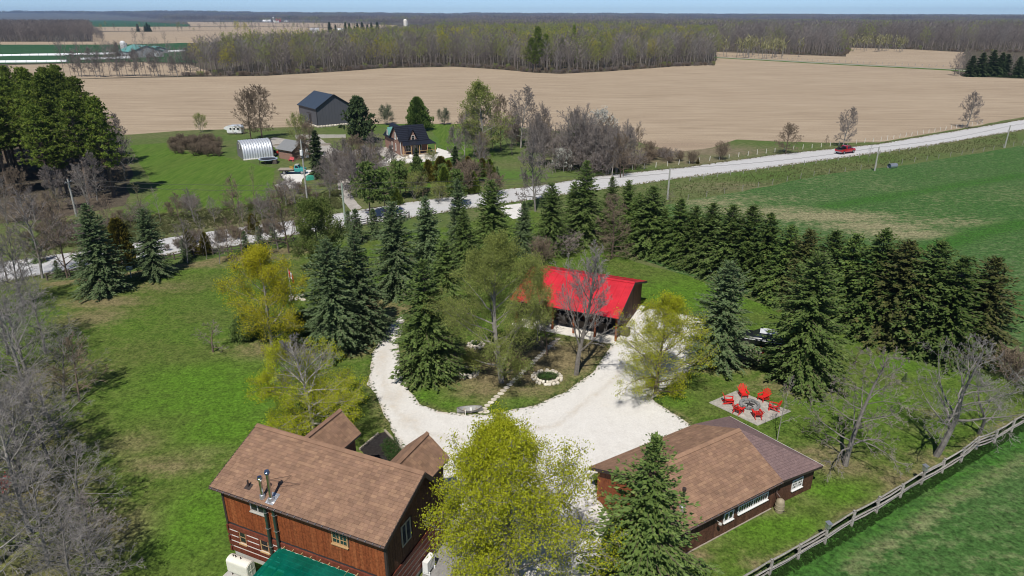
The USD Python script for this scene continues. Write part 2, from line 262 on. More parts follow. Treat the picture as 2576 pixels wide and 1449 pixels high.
# plants
def bark(name, a, b): tones(name, [(0., a), (.5, b), (1., tuple(x * 1.25 for x in b))], rough=.95, spec=.1, grain=3., gvar=.3)
bark('bark_grey', (.17, .155, .14), (.23, .215, .195)); bark('bark_pale', (.24, .22, .195), (.31, .285, .255)); bark('bark_brown', (.1, .075, .058), (.15, .115, .09))
bark('twig_grey', (.135, .124, .117), (.205, .192, .18)); bark('twig_mauve', (.14, .12, .108), (.205, .178, .162)); bark('twig_brown', (.13, .1, .07), (.195, .152, .11)); bark('twig_olive', (.15, .15, .075), (.21, .2, .1))
bark('twig_far', (.1, .085, .08), (.15, .13, .12))
leaf('leaf_lime', [(0., (.28, .31, .014)), (.4, (.45, .48, .02)), (.75, (.58, .59, .035)), (1., (.4, .46, .028))], .45, inst=.08)
leaf('leaf_gold', [(0., (.3, .28, .012)), (.5, (.52, .47, .018)), (1., (.42, .42, .025))], .4, inst=.08)
leaf('leaf_bud', [(0., (0.158, 0.196, 0.055)), (.5, (0.252, 0.297, 0.077)), (1., (0.336, 0.370, 0.088))], .35, inst=.1)
leaf('leaf_willow', [(0., (.08, .12, .025)), (.5, (.125, .17, .04)), (1., (.175, .21, .055))], .35, inst=.1)
leaf('leaf_sage', [(0., (.12, .14, .08)), (1., (.2, .22, .13))], .3, inst=.12)
leaf('leaf_shrub', [(0., (.02, .06, .012)), (.5, (.04, .1, .02)), (1., (.08, .15, .03))], .25)
leaf('blossom', [(0., (.5, .5, .44)), (1., (.68, .68, .62))], .3)
leaf('needle_blue', [(0., (0.092, 0.139, 0.058)), (.5, (0.125, 0.182, 0.076)), (.85, (0.157, 0.220, 0.096)), (1., (0.205, 0.254, 0.116))], .3, inst=.18)
leaf('needle_green', [(0., (0.084, 0.130, 0.032)), (.5, (0.115, 0.175, 0.043)), (.85, (0.152, 0.220, 0.057)), (1., (0.198, 0.254, 0.071))], .3, inst=.2)
leaf('needle_brown', [(0., (0.072, 0.088, 0.025)), (.5, (0.106, 0.122, 0.035)), (.85, (0.140, 0.147, 0.045)), (1., (0.178, 0.162, 0.050))], .3, inst=.15)
leaf('needle_olive', [(0., (0.074, 0.122, 0.028)), (.5, (0.101, 0.161, 0.036)), (.85, (0.133, 0.196, 0.045)), (1., (0.181, 0.220, 0.052))], .3, inst=.25)
leaf('needle_pine', [(0., (.055, .09, .016)), (.45, (.11, .16, .024)), (.8, (.19, .25, .032)), (1., (.25, .29, .04))], .28, inst=.25)
leaf('needle_dark', [(0., (.022, .04, .016)), (.6, (.045, .072, .026)), (1., (.08, .11, .035))], .12, inst=.2)
leaf('cedar_gold', [(0., (.08, .08, .012)), (.5, (.14, .125, .018)), (1., (.21, .175, .03))], .2, inst=.3)
leaf('grass_blade', [(0., (.04, .09, .018)), (.5, (.065, .12, .026)), (1., (.13, .155, .06))], .3)
leaf('grass_straw', [(0., (.14, .15, .06)), (.5, (.22, .21, .1)), (1., (.36, .31, .18))], .4)
mat('haze_air', {'v': ('principled_volume', {'color': (.46, .68, 1.), 'density': 6e-5, 'anisotropy': .2})}, [], surface=None, volume='v.volume')
# ------------------------------------------------------------------ the ground and its sheets
def sheet(name, pts, z, mat_, cell, jit=0.0, prims=None, px=True, label=None, cat=None, kind='structure', parent='/World', hole=None, seed=1):
    """A level sheet with an uneven border, cut from points of the layout (px) or of the ground; prims: {name: f(xy) -> 0..1}."""
    g = np.array([at(*p)[:2] for p in pts]) if px else np.asarray(pts, float)
    def ring(g):
        s = shapely.segmentize(Polygon(g), cell * 1.0); c = np.array(s.exterior.coords)[:-1]
        if jit:
            n = np.stack([meshkit.fbm(np.c_[c / (jit * 5), np.full(len(c), k + seed * .37)], 3) for k in (0, 9)], 1) - .5
            c = c + n * jit * 2.2
        return c
    c = ring(g); P = Polygon(c).buffer(0)
    if P.geom_type != 'Polygon': P = max(P.geoms, key=lambda q: q.area)
    if hole is not None:
        P = P.difference(Polygon(hole).buffer(0))
        if P.geom_type != 'Polygon': P = max(P.geoms, key=lambda q: q.area)
    x0, y0, x1, y1 = P.bounds; rng = np.random.default_rng(seed)
    gx, gy = np.meshgrid(np.arange(x0, x1, cell), np.arange(y0, y1, cell)); q = np.c_[gx.ravel(), gy.ravel()] + rng.uniform(-.2, .2, (gx.size, 2)) * cell
    inside = P.buffer(-cell * .3); shapely.prepare(inside); q = q[shapely.contains_xy(inside, q[:, 0], q[:, 1])]
    border = [np.array(P.exterior.coords)[:-1]] + [np.array(r.coords)[:-1] for r in P.interiors]
    v = np.vstack(border + [q]); t = Delaunay(v).simplices; cen = v[t].mean(1); shapely.prepare(P); t = t[shapely.contains_xy(P, cen[:, 0], cen[:, 1])]
    a = v[t]; e1, e2 = a[:, 1] - a[:, 0], a[:, 2] - a[:, 0]; flip = e1[:, 0] * e2[:, 1] - e1[:, 1] * e2[:, 0] < 0; t[flip] = t[flip][:, ::-1]
    m = usdkit.mesh(stage, numbered(parent, name), (np.c_[v, np.full(len(v), z)], t), M[mat_])
    for k, f in (prims or {}).items():
        UsdGeom.PrimvarsAPI(m).CreatePrimvar(k, Sdf.ValueTypeNames.FloatArray, 'vertex').Set(Vt.FloatArray.FromNumpy(np.clip(f(v), 0, 1.5).astype(np.float32)))
    tag(m, label, cat, None, kind)
    return P
def blobs(items):
    """Soft patches: (layout x, y, radius along x in m, radius along y in m, strength)."""
    it = [(at(x, y)[:2], rx, ry, s) for x, y, rx, ry, s in items]
    def f(v):
        o = np.zeros(len(v))
        for c, rx, ry, s in it:
            d = np.hypot((v[:, 0] - c[0]) / rx, (v[:, 1] - c[1]) / ry); o = np.maximum(o, .9 * s * np.exp(-(d / 1.15) ** 2))
        return o
    return f
def bands(items, w):
    """Soft strips along lines of layout points."""
    ls = [(LineString([p if len(p) == 2 and isinstance(p, np.ndarray) else at(*p)[:2] for p in l]), s) for l, s in items]
    def f(v):
        o = np.zeros(len(v)); P = shapely.points(v)
        for l, s in ls: o = np.maximum(o, s * np.exp(-(shapely.distance(P, l) / w / 1.1) ** 2))
        return o
    return f
def both(*fs): return lambda v: np.maximum.reduce([f(v) for f in fs])
def rough(base, amp, size, seed=0):
    return lambda v: base + amp * (meshkit.fbm(np.c_[v / size, np.full(len(v), seed)], 4) - .5)

BIG = 14000.
sheet('ground', [(-BIG, -300), (BIG, -300), (BIG, 13000), (-BIG, 13000)], 0., 'forest_floor', 900., px=False)
road_far = [(-260, 718), (33, 656), (197, 633), (430, 597), (550, 580), (753, 552), (880, 533), (1006, 513), (1252, 479), (1359, 467), (1509, 443), (1717, 422), (1963, 388), (2210, 363), (2343, 340), (2576, 301), (2900, 258)]
road_near = [(2900, 276), (2576, 327), (2333, 368), (2150, 393), (1914, 425), (1717, 448), (1600, 465), (1422, 490), (1335, 503), (1262, 513), (1012, 551), (880, 570), (750, 590), (627, 613), (450, 637), (197, 680), (80, 695), (-260, 765)]
# rough meadow on both sides of the road, far beyond the yard on all sides
sheet('meadow', [(-700, 2200), (-900, 640), (-380, 350), (60, 205), (700, 205), (1700, 210), (2576, 200), (3200, 230), (3600, 620), (3300, 2200)], .01, 'meadow', 3., 2.,
      {'bare': both(rough(-.05, .5, 9.), blobs([(560, 560, 14, 7, .7), (430, 575, 12, 6, .5), (640, 560, 9, 5, .6), (1850, 470, 25, 5, .55), (1650, 400, 30, 9, .75), (1750, 380, 22, 9, .9), (120, 560, 18, 10, .4)])),
       'lush': both(blobs([(180, 575, 7, 3, .9), (230, 560, 4, 2, .8), (1900, 440, 6, 2, .8), (1240, 440, 16, 7, .9), (1150, 350, 12, 16, .9), (960, 305, 8, 6, .8)]), rough(.1, .8, 20., 5))})
field_pts = [(60, 205), (173, 200), (300, 197), (533, 193), (667, 191), (859, 180), (959, 172), (1142, 168), (1259, 175), (1342, 183), (1409, 186), (1525, 180), (1717, 166), (1797, 163), (1804, 144), (2385, 175), (2424, 193), (2576, 198), (3100, 222), (2900, 250), (2576, 295), (2344, 336), (2211, 358), (2090, 359), (1960, 356), (1850, 351), (1790, 372), (1700, 382), (1560, 345), (1320, 322), (1092, 311), (949, 312), (667, 322), (443, 330), (327, 339), (150, 345), (40, 300)]
sheet('stubble_field', field_pts, .02, 'stubble', 5., 1.2, {'bare': both(rough(-.15, .6, 40.), blobs([(1720, 365, 25, 7, .7), (2000, 250, 60, 30, .35)]))})
sheet('stubble_field', [(20, 164), (340, 156), (480, 163), (545, 188), (180, 198), (30, 202)], .02, 'stubble', 8., 2.)
for zi, pts in enumerate(([(233, 80), (620, 77), (960, 78), (960, 92), (860, 96), (640, 99), (500, 108), (300, 113), (0, 115), (0, 105), (233, 105)], [(-200, 68), (720, 67), (960, 75), (960, 78), (620, 77), (-200, 79)], [(470, 55), (860, 58), (1000, 64), (960, 73), (700, 66), (480, 66)],
            [(-200, 46), (250, 45), (290, 50), (100, 51.5), (-200, 52)], [(1798, 131), (1850, 133), (2128, 143), (2133, 120), (2300, 125), (2424, 132), (2424, 171), (2386, 173.5), (1804, 143)], [(860, 66), (1110, 68), (1110, 74), (870, 74)], [(1560, 52.5), (1900, 53), (1900, 56), (1560, 55.5)])):
    sheet('stubble_field', pts, .05 + .012 * zi, 'stubble', 25., 4.)
for zi, pts in enumerate(([(-200, 113), (300, 112.5), (470, 108), (470, 137), (150, 139), (-200, 141)], [(100, 52), (300, 51), (480, 62), (470, 67), (100, 68)], [(-200, 143), (220, 139), (460, 137), (500, 158), (340, 156), (-200, 164)])):
    sheet('crop_field', pts, .15 + .012 * zi, 'far_green', 25., 3.)
# the lane across the stubble
sheet('field_verge', [(1795, 141.5), (2100, 158), (2390, 172), (2450, 178), (2450, 182), (2385, 177.5), (2100, 163), (1795, 145.5)], .03, 'meadow', 6., .8, {'bare': rough(-.2, .2, 10.), 'lush': rough(.5, .5, 10.)})
sheet('farm_lane', [(1795, 142.6), (2100, 159.3), (2390, 173.3), (2450, 179), (2450, 180.3), (2390, 174.6), (2100, 160.7), (1795, 143.6)], .04, 'grey_gravel', 6., .3)
# the farmstead across the road
sheet('farm_lawn', [(327, 366), (430, 358), (450, 380), (560, 392), (600, 403), (690, 425), (690, 470), (722, 490), (722, 522), (600, 540), (480, 528), (350, 548), (292, 548), (330, 520), (395, 480), (352, 412)], .022, 'farm_lawn', 1.5, 1., {'bare': both(rough(-.1, .5, 6.), bands([([(600, 540), (480, 530), (350, 550)], .7)], 2.5))})
sheet('farm_lawn', [(940, 316), (1160, 312), (1245, 380), (1235, 440), (1090, 475), (985, 470), (958, 420), (1088, 407), (1136, 396), (1118, 378), (1085, 330)], .022, 'farm_lawn', 1.5, 1., {'bare': rough(0., .5, 8., 3)})
sheet('farm_lawn', [(862, 398), (900, 388), (945, 386), (970, 397), (950, 410), (890, 414)], .028, 'farm_lawn', 1., .4, {'bare': rough(.5, .6, 5., 4)})
sheet('farm_drive', [(800, 345), (840, 372), (865, 384), (920, 371), (985, 370), (1012, 392), (1100, 376), (1130, 384), (1132, 396), (1090, 405), (960, 419), (905, 428), (872, 480), (912, 522), (888, 534), (852, 492), (848, 430), (825, 400), (770, 385), (690, 372), (672, 352), (690, 345), (760, 358)], .026, 'grey_gravel', 1.5, .8)
sheet('gravel_pad', [(707, 438), (730, 432), (768, 428), (795, 428), (770, 442), (760, 452), (757, 468), (748, 475), (702, 474), (694, 466), (716, 455)], .034, 'white_gravel', .8, .5)
sheet('gravel_pad', [(1000, 392), (1030, 400), (1090, 395), (1100, 372), (1130, 382), (1138, 394), (1100, 404), (1000, 412), (960, 410)], .034, 'white_gravel', .8, .3, seed=4)
sheet('forest_clearing', [(-400, 500), (-300, 330), (60, 330), (300, 345), (330, 440), (310, 520), (180, 545), (-380, 600)], .024, 'forest_floor', 3., 2.)
# the road, with loose gravel thrown up along its edges and crown
def mid_line(t):
    A, B = (LineString([at(*p)[:2] for p in q]) for q in (road_far, road_near[::-1])); return [((1 - t) * np.array(A.interpolate(k / 40, normalized=True).coords[0]) + t * np.array(B.interpolate(k / 40, normalized=True).coords[0])) for k in range(41)]
sheet('road', road_far + road_near, .04, 'road_gravel', 1.2, .35, {'bare': both(rough(-.25, .5, 6.), bands([(mid_line(.07), .75), (mid_line(.93), .75), (mid_line(.5), .45), (mid_line(.28), .25), (mid_line(.72), .25)], .55))})
# our lawn
lawn_pts = [(-500, 830), (-60, 742), (110, 712), (300, 690), (480, 660), (600, 638), (740, 618), (900, 604), (1020, 588), (1130, 570), (1240, 545), (1340, 530), (1440, 560), (1500, 620), (1600, 660), (1717, 690), (1900, 760), (2084, 826), (2184, 868), (2334, 922), (2450, 940), (2600, 960), (2760, 970), (2576, 1048), (2350, 1180), (2120, 1300), (1880, 1452), (1760, 1560), (1600, 1720), (-900, 1900)]
lawn_bare = both(blobs([(40, 1000, 6, 7, .8), (80, 1250, 5, 5, .8), (60, 1450, 5, 4, .8), (120, 1120, 4, 4, .6), (255, 760, 5, 2, 1.), (230, 800, 4, 3, .9), (400, 720, 5, 2, .7), (600, 650, 9, 1.6, 1.0), (700, 632, 8, 1.6, 1.), (480, 668, 6, 1.4, .9), (330, 1120, 3, 2, .7), (420, 1170, 4, 1.5, .8), (280, 1330, 5, 2.5, .8), (520, 1130, 2.5, 1.2, .7),
    (1150, 900, 6, 3, 1.1), (1270, 930, 7, 4, 1.3), (1360, 900, 5, 4, 1.3), (1440, 900, 3, 4, 1.2), (1080, 935, 4, 1.6, 1.2), (1220, 985, 4, 1.5, .9), (1330, 985, 3, 1.5, .8), (1490, 880, 3, 2.5, 1.1), (690, 880, 5, 2.5, .9), (860, 880, 5, 2, 1.), (1000, 780, 4, 3, .9), (1185, 1030, 2, .8, .8), (940, 770, 5, 3, .9),
    (2010, 970, 5, 2, .9), (1810, 915, 4, 2, 1.1), (1830, 905, 4, 1.5, .9), (2120, 1175, 2.5, 1.2, .9), (2070, 1140, 3, 1.2, .9), (2255, 1205, 1.4, .9, 1.), (2340, 1150, 2, 1., .8), (2330, 1040, 1.3, .7, 1.), (1850, 1300, 1.3, .8, .8), (1900, 1410, 1.2, .6, .8), (1780, 1350, 2, .8, .9), (1930, 1290, 2.2, .6, 1.), (2030, 1250, 1.6, .5, 1.), (1740, 1400, 1.6, .7, 1.), (2300, 1080, 3, 1., .5), (1700, 750, 8, 2, .3)]),
    bands([([(1900, 1445), (2105, 1315), (2310, 1185), (2576, 1045)], .75)], .5), bands([([(740, 625), (480, 668), (130, 715)], .8)], 1.6), bands([([(1010, 800), (930, 960), (975, 1070)], .6), ([(1590, 985), (1720, 1060)], .75), ([(1345, 1028), (1430, 990), (1500, 940)], .7), ([(1000, 900), (1040, 1010), (1100, 1040), (1200, 1055)], .75)], .8), rough(-.05, .9, 7., 2))
lawn_lush = both(blobs([(500, 960, 5, 4, 1.), (600, 1000, 4, 6, 1.1), (480, 1010, 6, 3, .9), (560, 1080, 4, 3, 1.), (640, 1080, 3, 3, .9), (500, 1300, 3, 4, 1.), (1720, 740, 12, 6, .9), (1760, 760, 6, 3, .8), (1960, 1330, 4, 1.6, 1.), (2100, 1240, 3, 1.5, 1.), (1820, 1340, 2, 1.2, .8), (2250, 920, 3, 2, .8), (2200, 1000, 4, 3, .7), (1060, 1000, 1.6, 1.6, .9), (1140, 1020, 1.6, 1., .8), (1300, 1010, 2, .8, .6), (1690, 1010, 3, 1.5, .8)]), rough(.1, .8, 6., 8))
sheet('lawn', lawn_pts, .03, 'lawn_turf', .8, .5, {'bare': lawn_bare, 'lush': lawn_lush})
# the crop beyond the spruce hedge and the rail fence
crop_straw = both(blobs([(2080, 545, 12, 3, 1.2), (2200, 570, 9, 2.5, 1.2), (2290, 590, 9, 2.5, 1.1), (1900, 530, 14, 3.5, .9), (1990, 545, 10, 2.5, 1.), (1780, 510, 8, 3, .9), (2400, 560, 10, 3, .7), (1850, 500, 16, 3, .6), (2530, 880, 3, 3, .6), (2330, 1240, 2, .8, .8), (2210, 1370, 1, .5, 1.), (2160, 1400, 1, .5, 1.1), (2450, 1180, 4, 1., .6)]), bands([([(2130, 1430), (2230, 1370), (2420, 1240), (2576, 1150)], .75)], .7), rough(.12, .75, 10., 3))
crop_lush = both(bands([([(2300, 640), (2450, 590), (2576, 560)], 1.), ([(2080, 520), (2330, 480), (2576, 440)], .8), ([(1980, 1440), (2250, 1260), (2576, 1100)], .8)], 2.2), rough(.1, .7, 18., 9))
sheet('crop_field', [(1500, 590), (1560, 545), (1640, 525), (1725, 505), (1880, 480), (2060, 442), (2300, 412), (2576, 366), (3100, 300), (4200, 520), (3600, 900), (2760, 960), (2600, 950), (2494, 848), (2184, 852), (1850, 735), (1600, 650)], .034, 'crop_green', 2., 1., {'straw': crop_straw, 'lush': crop_lush})
sheet('crop_field', [(1912, 1452), (2130, 1312), (2350, 1192), (2590, 1055), (2800, 985), (3900, 1000), (3400, 1750), (1720, 1750)], .034, 'crop_green', .8, .35, {'straw': crop_straw, 'lush': crop_lush}, seed=5)
drive_pts = [(1009, 793), (969, 830), (935, 893), (925, 966), (932, 973), (959, 1026), (979, 1076), (1012, 1129), (1062, 1195), (1110, 1240), (1110, 1330), (1210, 1440), (1250, 1540), (1500, 1540), (1530, 1300), (1482, 1200), (1620, 1130), (1746, 1074), (1717, 1056), (1640, 1003), (1700, 958), (1755, 912), (1790, 868), (1774, 803), (1640, 775), (1600, 790), (1570, 830), (1539, 868), (1497, 930), (1470, 953), (1425, 984), (1347, 1021), (1219, 1045), (1152, 1042), (1105, 1036), (1059, 1016), (1022, 969), (1005, 910), (1003, 860), (1019, 791)]
sheet('driveway', drive_pts, .04, 'white_gravel', .4, .28, {'bare': both(blobs([(960, 900, 1.2, 5, .55), (985, 1000, 1.5, 2, .6), (1080, 1120, 2.5, 1.5, .5), (1030, 1060, 1.5, 1.5, .55), (1000, 815, 2., 3., .6), (1250, 1100, 3, 2, .35), (1500, 1010, 3, 2, .3)]), bands([([(1014, 800), (985, 850), (962, 905), (968, 975), (1000, 1040), (1060, 1090), (1200, 1110), (1400, 1070), (1540, 960), (1620, 860)], .5)], .45), bands([(drive_pts + drive_pts[:1], .7)], .3), rough(-.05, .6, 3.))})
sheet('paved_path', [(1062, 1449), (1085, 1375), (1110, 1330), (1180, 1330), (1215, 1400), (1240, 1560), (1040, 1560)], .05, 'paver_grey', .4, .05)
sheet('drive_apron', [(1252, 520), (1310, 512), (1320, 545), (1290, 552), (1270, 540)], .045, 'white_gravel', .6, .3)
# ------------------------------------------------------------------ plants
def unit(v): return v / np.maximum(np.linalg.norm(v, axis=-1, keepdims=True), 1e-9)
def prisms(seg, n=3):
    """Tapered prisms for segments (p0, p1, r0, r1)."""
    s = np.asarray(seg, float); p0, p1, r0, r1 = s[:, :3], s[:, 3:6], s[:, 6], s[:, 7]
    d = unit(p1 - p0); ref = np.where(np.abs(d[:, 2:3]) < .9, [[0, 0, 1.]], [[1., 0, 0]]); a = unit(np.cross(d, ref)); b = np.cross(d, a)
    t = np.arange(n) * 2 * np.pi / n; ring = a[:, None] * np.cos(t)[None, :, None] + b[:, None] * np.sin(t)[None, :, None]
    v = np.stack([p0[:, None] + ring * r0[:, None, None], p1[:, None] + ring * r1[:, None, None]], 1)   # k,2,n,3
    k = len(s); base = (np.arange(k) * 2 * n)[:, None]; j = np.arange(n); jn = (j + 1) % n
    f = np.stack([np.stack([base + j, base + jn, base + n + jn], -1), np.stack([base + j, base + n + jn, base + n + j], -1)], 2).reshape(-1, 3)
    return v.reshape(-1, 3), f
def kites(c, d, side, ln, w, fold=0.25):
    """Leaf-like kites from point c along d, spreading along side, slightly folded."""
    ln, w = np.asarray(ln)[:, None], np.asarray(w)[:, None]; nrm = np.cross(d, side)
    v = np.stack([c, c + d * ln * .45 + side * w / 2 + nrm * w * fold, c + d * ln, c + d * ln * .45 - side * w / 2 + nrm * w * fold], 1)
    k = len(c); b = (np.arange(k) * 4)[:, None]
    f = np.stack([b + [0, 1, 2], b + [0, 2, 3]], 1).reshape(-1, 3)
    return v.reshape(-1, 3), f
def cat_mesh(ms):
    v, f, n = [], [], 0
    for a, b in ms: v.append(a); f.append(b + n); n += len(a)
    return np.vstack(v), np.vstack(f)
def rot_about(d, ang, az, rng):
    ref = np.array([0, 0, 1.]) if abs(d[2]) < .95 else np.array([1., 0, 0]); a = np.cross(d, ref); a /= np.linalg.norm(a); b = np.cross(d, a)
    return d * math.cos(ang) + (a * math.cos(az) + b * math.sin(az)) * math.sin(ang)
def grow(rng, h, r0, levels, trunk_frac=.2, wander=.06, lean=0.0, stems=1, twig_min=.009, spread=0.0, fork=.45, dome=None):
    """Bare wood. levels: per level below the trunk (count, angle, length share, upward pull, pieces). Returns limb and twig segments and twig points."""
    limbs, twigs, tips = [], [], []
    def branch(p, d, ln, r, lv):
        n = levels[lv][4] if lv >= 0 else 8
        seg_l = ln / n; pts, dirs, rr = [p], [d], [r]; up = levels[lv][3] if lv >= 0 else .12
        for i in range(n):
            d = d + rng.normal(0, wander * (1.7 if lv >= 0 else .8), 3) + np.array([0, 0, up * .3]); d = d / np.linalg.norm(d)
            p2 = p + d * seg_l; r2 = max(r * (1 - (i + 1) / n * .85), twig_min)
            (limbs if lv <= 0 else twigs).append((*p, *(p2 + d * rr[-1] * .3), rr[-1], r2)); p = p2; pts.append(p); dirs.append(d); rr.append(r2)
            if lv >= len(levels) - 2: tips.append(np.r_[p, d])
        if lv + 1 < len(levels):
            cnt, ang, share, _, _ = levels[lv + 1]; cnt = max(2, int(round(cnt * rng.uniform(.8, 1.2)))); az = rng.uniform(0, 6.28); t0 = trunk_frac if lv < 0 else .2
            for k in range(cnt):
                t = t0 + (1 - t0) * (k + rng.uniform(.1, .9)) / cnt; i = min(int(t * n), n - 1); q = pts[i] + (pts[i + 1] - pts[i]) * (t * n - i)
                az += 2.4 + rng.uniform(-.5, .5); a = ang * rng.uniform(.8, 1.2) * (1.3 - .75 * t if lv < 0 else 1)
                shape = (1.08 - .75 * t ** 2) if lv < 0 else (1 - .5 * t)
                dn = rot_about(dirs[i], a, az, rng); l2 = ln * share * shape * rng.uniform(.75, 1.2)
                if lv < 0 and dome:      # reach out to a rounded crown
                    E = np.array([dome * h, dome * h, .5 * h]); o = (q - [0, 0, .52 * h]) / E; w = dn / E; A, B, C2 = w @ w, o @ w, o @ o - 1
                    disc = B * B - A * C2; l2 = max(.12 * h, ((-B + math.sqrt(disc)) / A if disc > 0 else .2 * h) * rng.uniform(.72, 1.0) * .84)
                branch(q, dn, l2, max(rr[i] * fork * rng.uniform(.8, 1.25), twig_min), lv + 1)
    for s in range(stems):
        d = np.array([rng.normal(0, .05) + lean, rng.normal(0, .05), 1.])
        if stems > 1:
            a = s * 6.283 / stems + rng.uniform(-.4, .4); d += np.array([math.cos(a), math.sin(a), 0]) * (spread or .35)
        d /= np.linalg.norm(d); p = np.array([rng.normal(0, .1), rng.normal(0, .1), -.15]) if stems > 1 else np.array([0, 0, -.15])
        branch(p, d, h * rng.uniform(.9, 1.0), r0 * (1 if stems == 1 else rng.uniform(.6, 1)), -1)
    return np.array(limbs), np.array(twigs), np.array(tips)
def leaves_at(rng, tips, n, size, spread, droop=0.0, pick=None):
    t = tips if pick is None else tips[pick(tips)]
    t = t[rng.integers(0, len(t), n)]; c = t[:, :3] + rng.normal(0, spread, (n, 3)); d = unit(rng.normal(0, 1, (n, 3)) + np.array([0, 0, .3 - droop])); s = unit(np.cross(d, rng.normal(0, 1, (n, 3))))
    return kites(c, d, s, size * rng.uniform(.6, 1.3, n), size * rng.uniform(.5, 1., n))
SPREAD = [(15, 1.08, .55, .13, 6), (7, .8, .5, .1, 4), (6, .75, .48, .05, 3), (5, .7, .5, 0, 1)]
UPRIGHT = [(20, .85, .42, .25, 4), (8, .65, .48, .15, 3), (7, .65, .5, .05, 2)]
DENSE = [(26, 1.02, .44, .14, 5), (8, .75, .48, .1, 3), (6, .7, .5, .05, 2), (4, .7, .6, 0, 1)]
EXCURRENT = [(30, 1.25, .33, .1, 4), (7, .8, .45, .05, 3), (6, .7, .45, 0, 2)]
VASE = [(24, .62, .55, .22, 5), (8, .55, .45, .2, 3), (7, .55, .5, .1, 2), (4, .6, .55, .05, 1)]
def wood_kind(name, seed, h, r0, levels, limb='bark_grey', twig='twig_grey', leaf_args=None, **kw):
    """A broadleaf kind: trunk with limbs, crown of twigs and, where they have opened, leaves."""
    rng = np.random.default_rng(seed); L, T, tips = grow(rng, h, r0, levels, **kw); root = kind_root(name)
    z = max(L[:, 5].max(), T[:, 5].max()); k = h / z; L[:, :6] *= k; T[:, :6] *= k; tips[:, :3] *= k
    obj('trunk', prisms(L, 6), limb, root)
    cr = obj('crown', prisms(T, 3), twig, root, piece=6)
    for mat_, n, size, spread, pick in leaf_args or ():
        obj('leaves', leaves_at(rng, tips, n, size, spread, pick=pick), mat_, cr, piece=4)
    return root, h
KIND = {}
GROVE = [(22, 1.0, .46, .12, 5), (7, .75, .5, .1, 3), (5, .7, .5, .05, 2), (4, .7, .6, 0, 1)]
def W_(name, *a, **k): KIND[name] = wood_kind(name, *a, **k)
W_('bare_wide_a', 11, 10, .15, GROVE, trunk_frac=.18)
W_('bare_wide_b', 12, 10, .15, GROVE, trunk_frac=.14)
W_('bare_wide_c', 13, 10, .15, GROVE, trunk_frac=.18)
W_('bare_old', 14, 10, .24, SPREAD, 'bark_grey', 'twig_grey', dome=.58, trunk_frac=.22, wander=.12, fork=.42)
W_('bare_orchard', 24, 10, .22, [(24, 1.35, .4, .04, 5), (8, .8, .42, .02, 4), (7, .7, .45, 0, 2), (4, .7, .5, 0, 1)], 'bark_grey', 'twig_mauve', trunk_frac=.12, wander=.09, fork=.36, twig_min=.011)
W_('bare_upright_a', 15, 10, .15, UPRIGHT, 'bark_grey', 'twig_mauve', trunk_frac=.2, twig_min=.018)
W_('bare_upright_b', 16, 10, .14, UPRIGHT, 'bark_brown', 'twig_brown', trunk_frac=.15, twig_min=.018)
W_('bare_far', 46, 10, .17, DENSE, 'bark_brown', 'twig_brown', dome=.48, trunk_frac=.14, twig_min=.02)
W_('bare_far_b', 47, 10, .17, DENSE, 'bark_grey', 'twig_mauve', dome=.42, trunk_frac=.16, twig_min=.02)
W_('bare_linden', 17, 10, .19, VASE, 'bark_grey', 'twig_grey', dome=.44, trunk_frac=.2, fork=.38)
W_('bare_young', 18, 10, .075, [(14, .75, .26, .2, 3), (5, .7, .45, .1, 2), (4, .7, .5, 0, 1)], 'bark_grey', 'twig_mauve', trunk_frac=.25, twig_min=.016)
W_('bare_young_b', 28, 10, .085, [(11, .7, .34, .25, 4), (6, .7, .45, .1, 2), (4, .7, .5, 0, 1)], 'bark_brown', 'twig_olive', trunk_frac=.2, twig_min=.016)
W_('bare_larch', 19, 10, .15, EXCURRENT, 'bark_brown', 'twig_brown', trunk_frac=.06, leaf_args=[('twig_brown', 5000, .1, .08, None)])
W_('bare_small', 20, 3, .08, [(10, 1.1, .55, .1, 4), (8, .8, .5, .05, 3), (6, .7, .5, 0, 2)], 'bark_brown', 'twig_mauve', trunk_frac=.2, wander=.12, twig_min=.007)
W_('shrub_bare', 21, 3, .03, [(9, .6, .45, .15, 3), (6, .6, .5, .1, 2), (3, .6, .5, 0, 1)], 'bark_brown', 'twig_brown', stems=9, trunk_frac=.12, twig_min=.013)
W_('shrub_dark', 22, 3, .035, [(8, .7, .5, .1, 3), (6, .7, .5, .1, 2), (4, .7, .5, 0, 1)], 'bark_brown', 'twig_mauve', stems=10, spread=.8, trunk_frac=.12, twig_min=.013)
W_('thicket_tree', 23, 10, .1, [(11, .8, .42, .2, 4), (7, .7, .48, .1, 3), (6, .7, .5, .05, 2)], 'bark_grey', 'twig_mauve', stems=3, spread=.2, trunk_frac=.15, twig_min=.02)
LIME = [(44, 1.12, .5, .08, 5), (9, .8, .45, .08, 4), (6, .75, .5, .03, 2), (2, .7, .5, 0, 1)]
W_('budding_lime_big', 131, 8.5, .2, LIME, 'bark_grey', 'twig_grey', dome=0.56, trunk_frac=.16, fork=.42, leaf_args=[('leaf_lime', 90000, .075, .17, None)])
W_('budding_lime', 32, 8, .15, LIME, 'bark_brown', 'twig_olive', dome=.62, trunk_frac=.06, fork=.42, leaf_args=[('leaf_lime', 32000, .085, .16, None)])
W_('budding_half', 33, 8, .17, LIME, 'bark_pale', 'twig_grey', dome=.7, trunk_frac=.1, fork=.42, leaf_args=[('leaf_lime', 42000, .085, .16, lambda t: (t[:, 2] < 4.6) | (np.hypot(t[:, 0], t[:, 1]) > 2.3))])
W_('budding_gold', 34, 8, .14, DENSE, 'bark_grey', 'twig_olive', dome=.45, trunk_frac=.1, leaf_args=[('leaf_gold', 32000, .085, .2, None)])
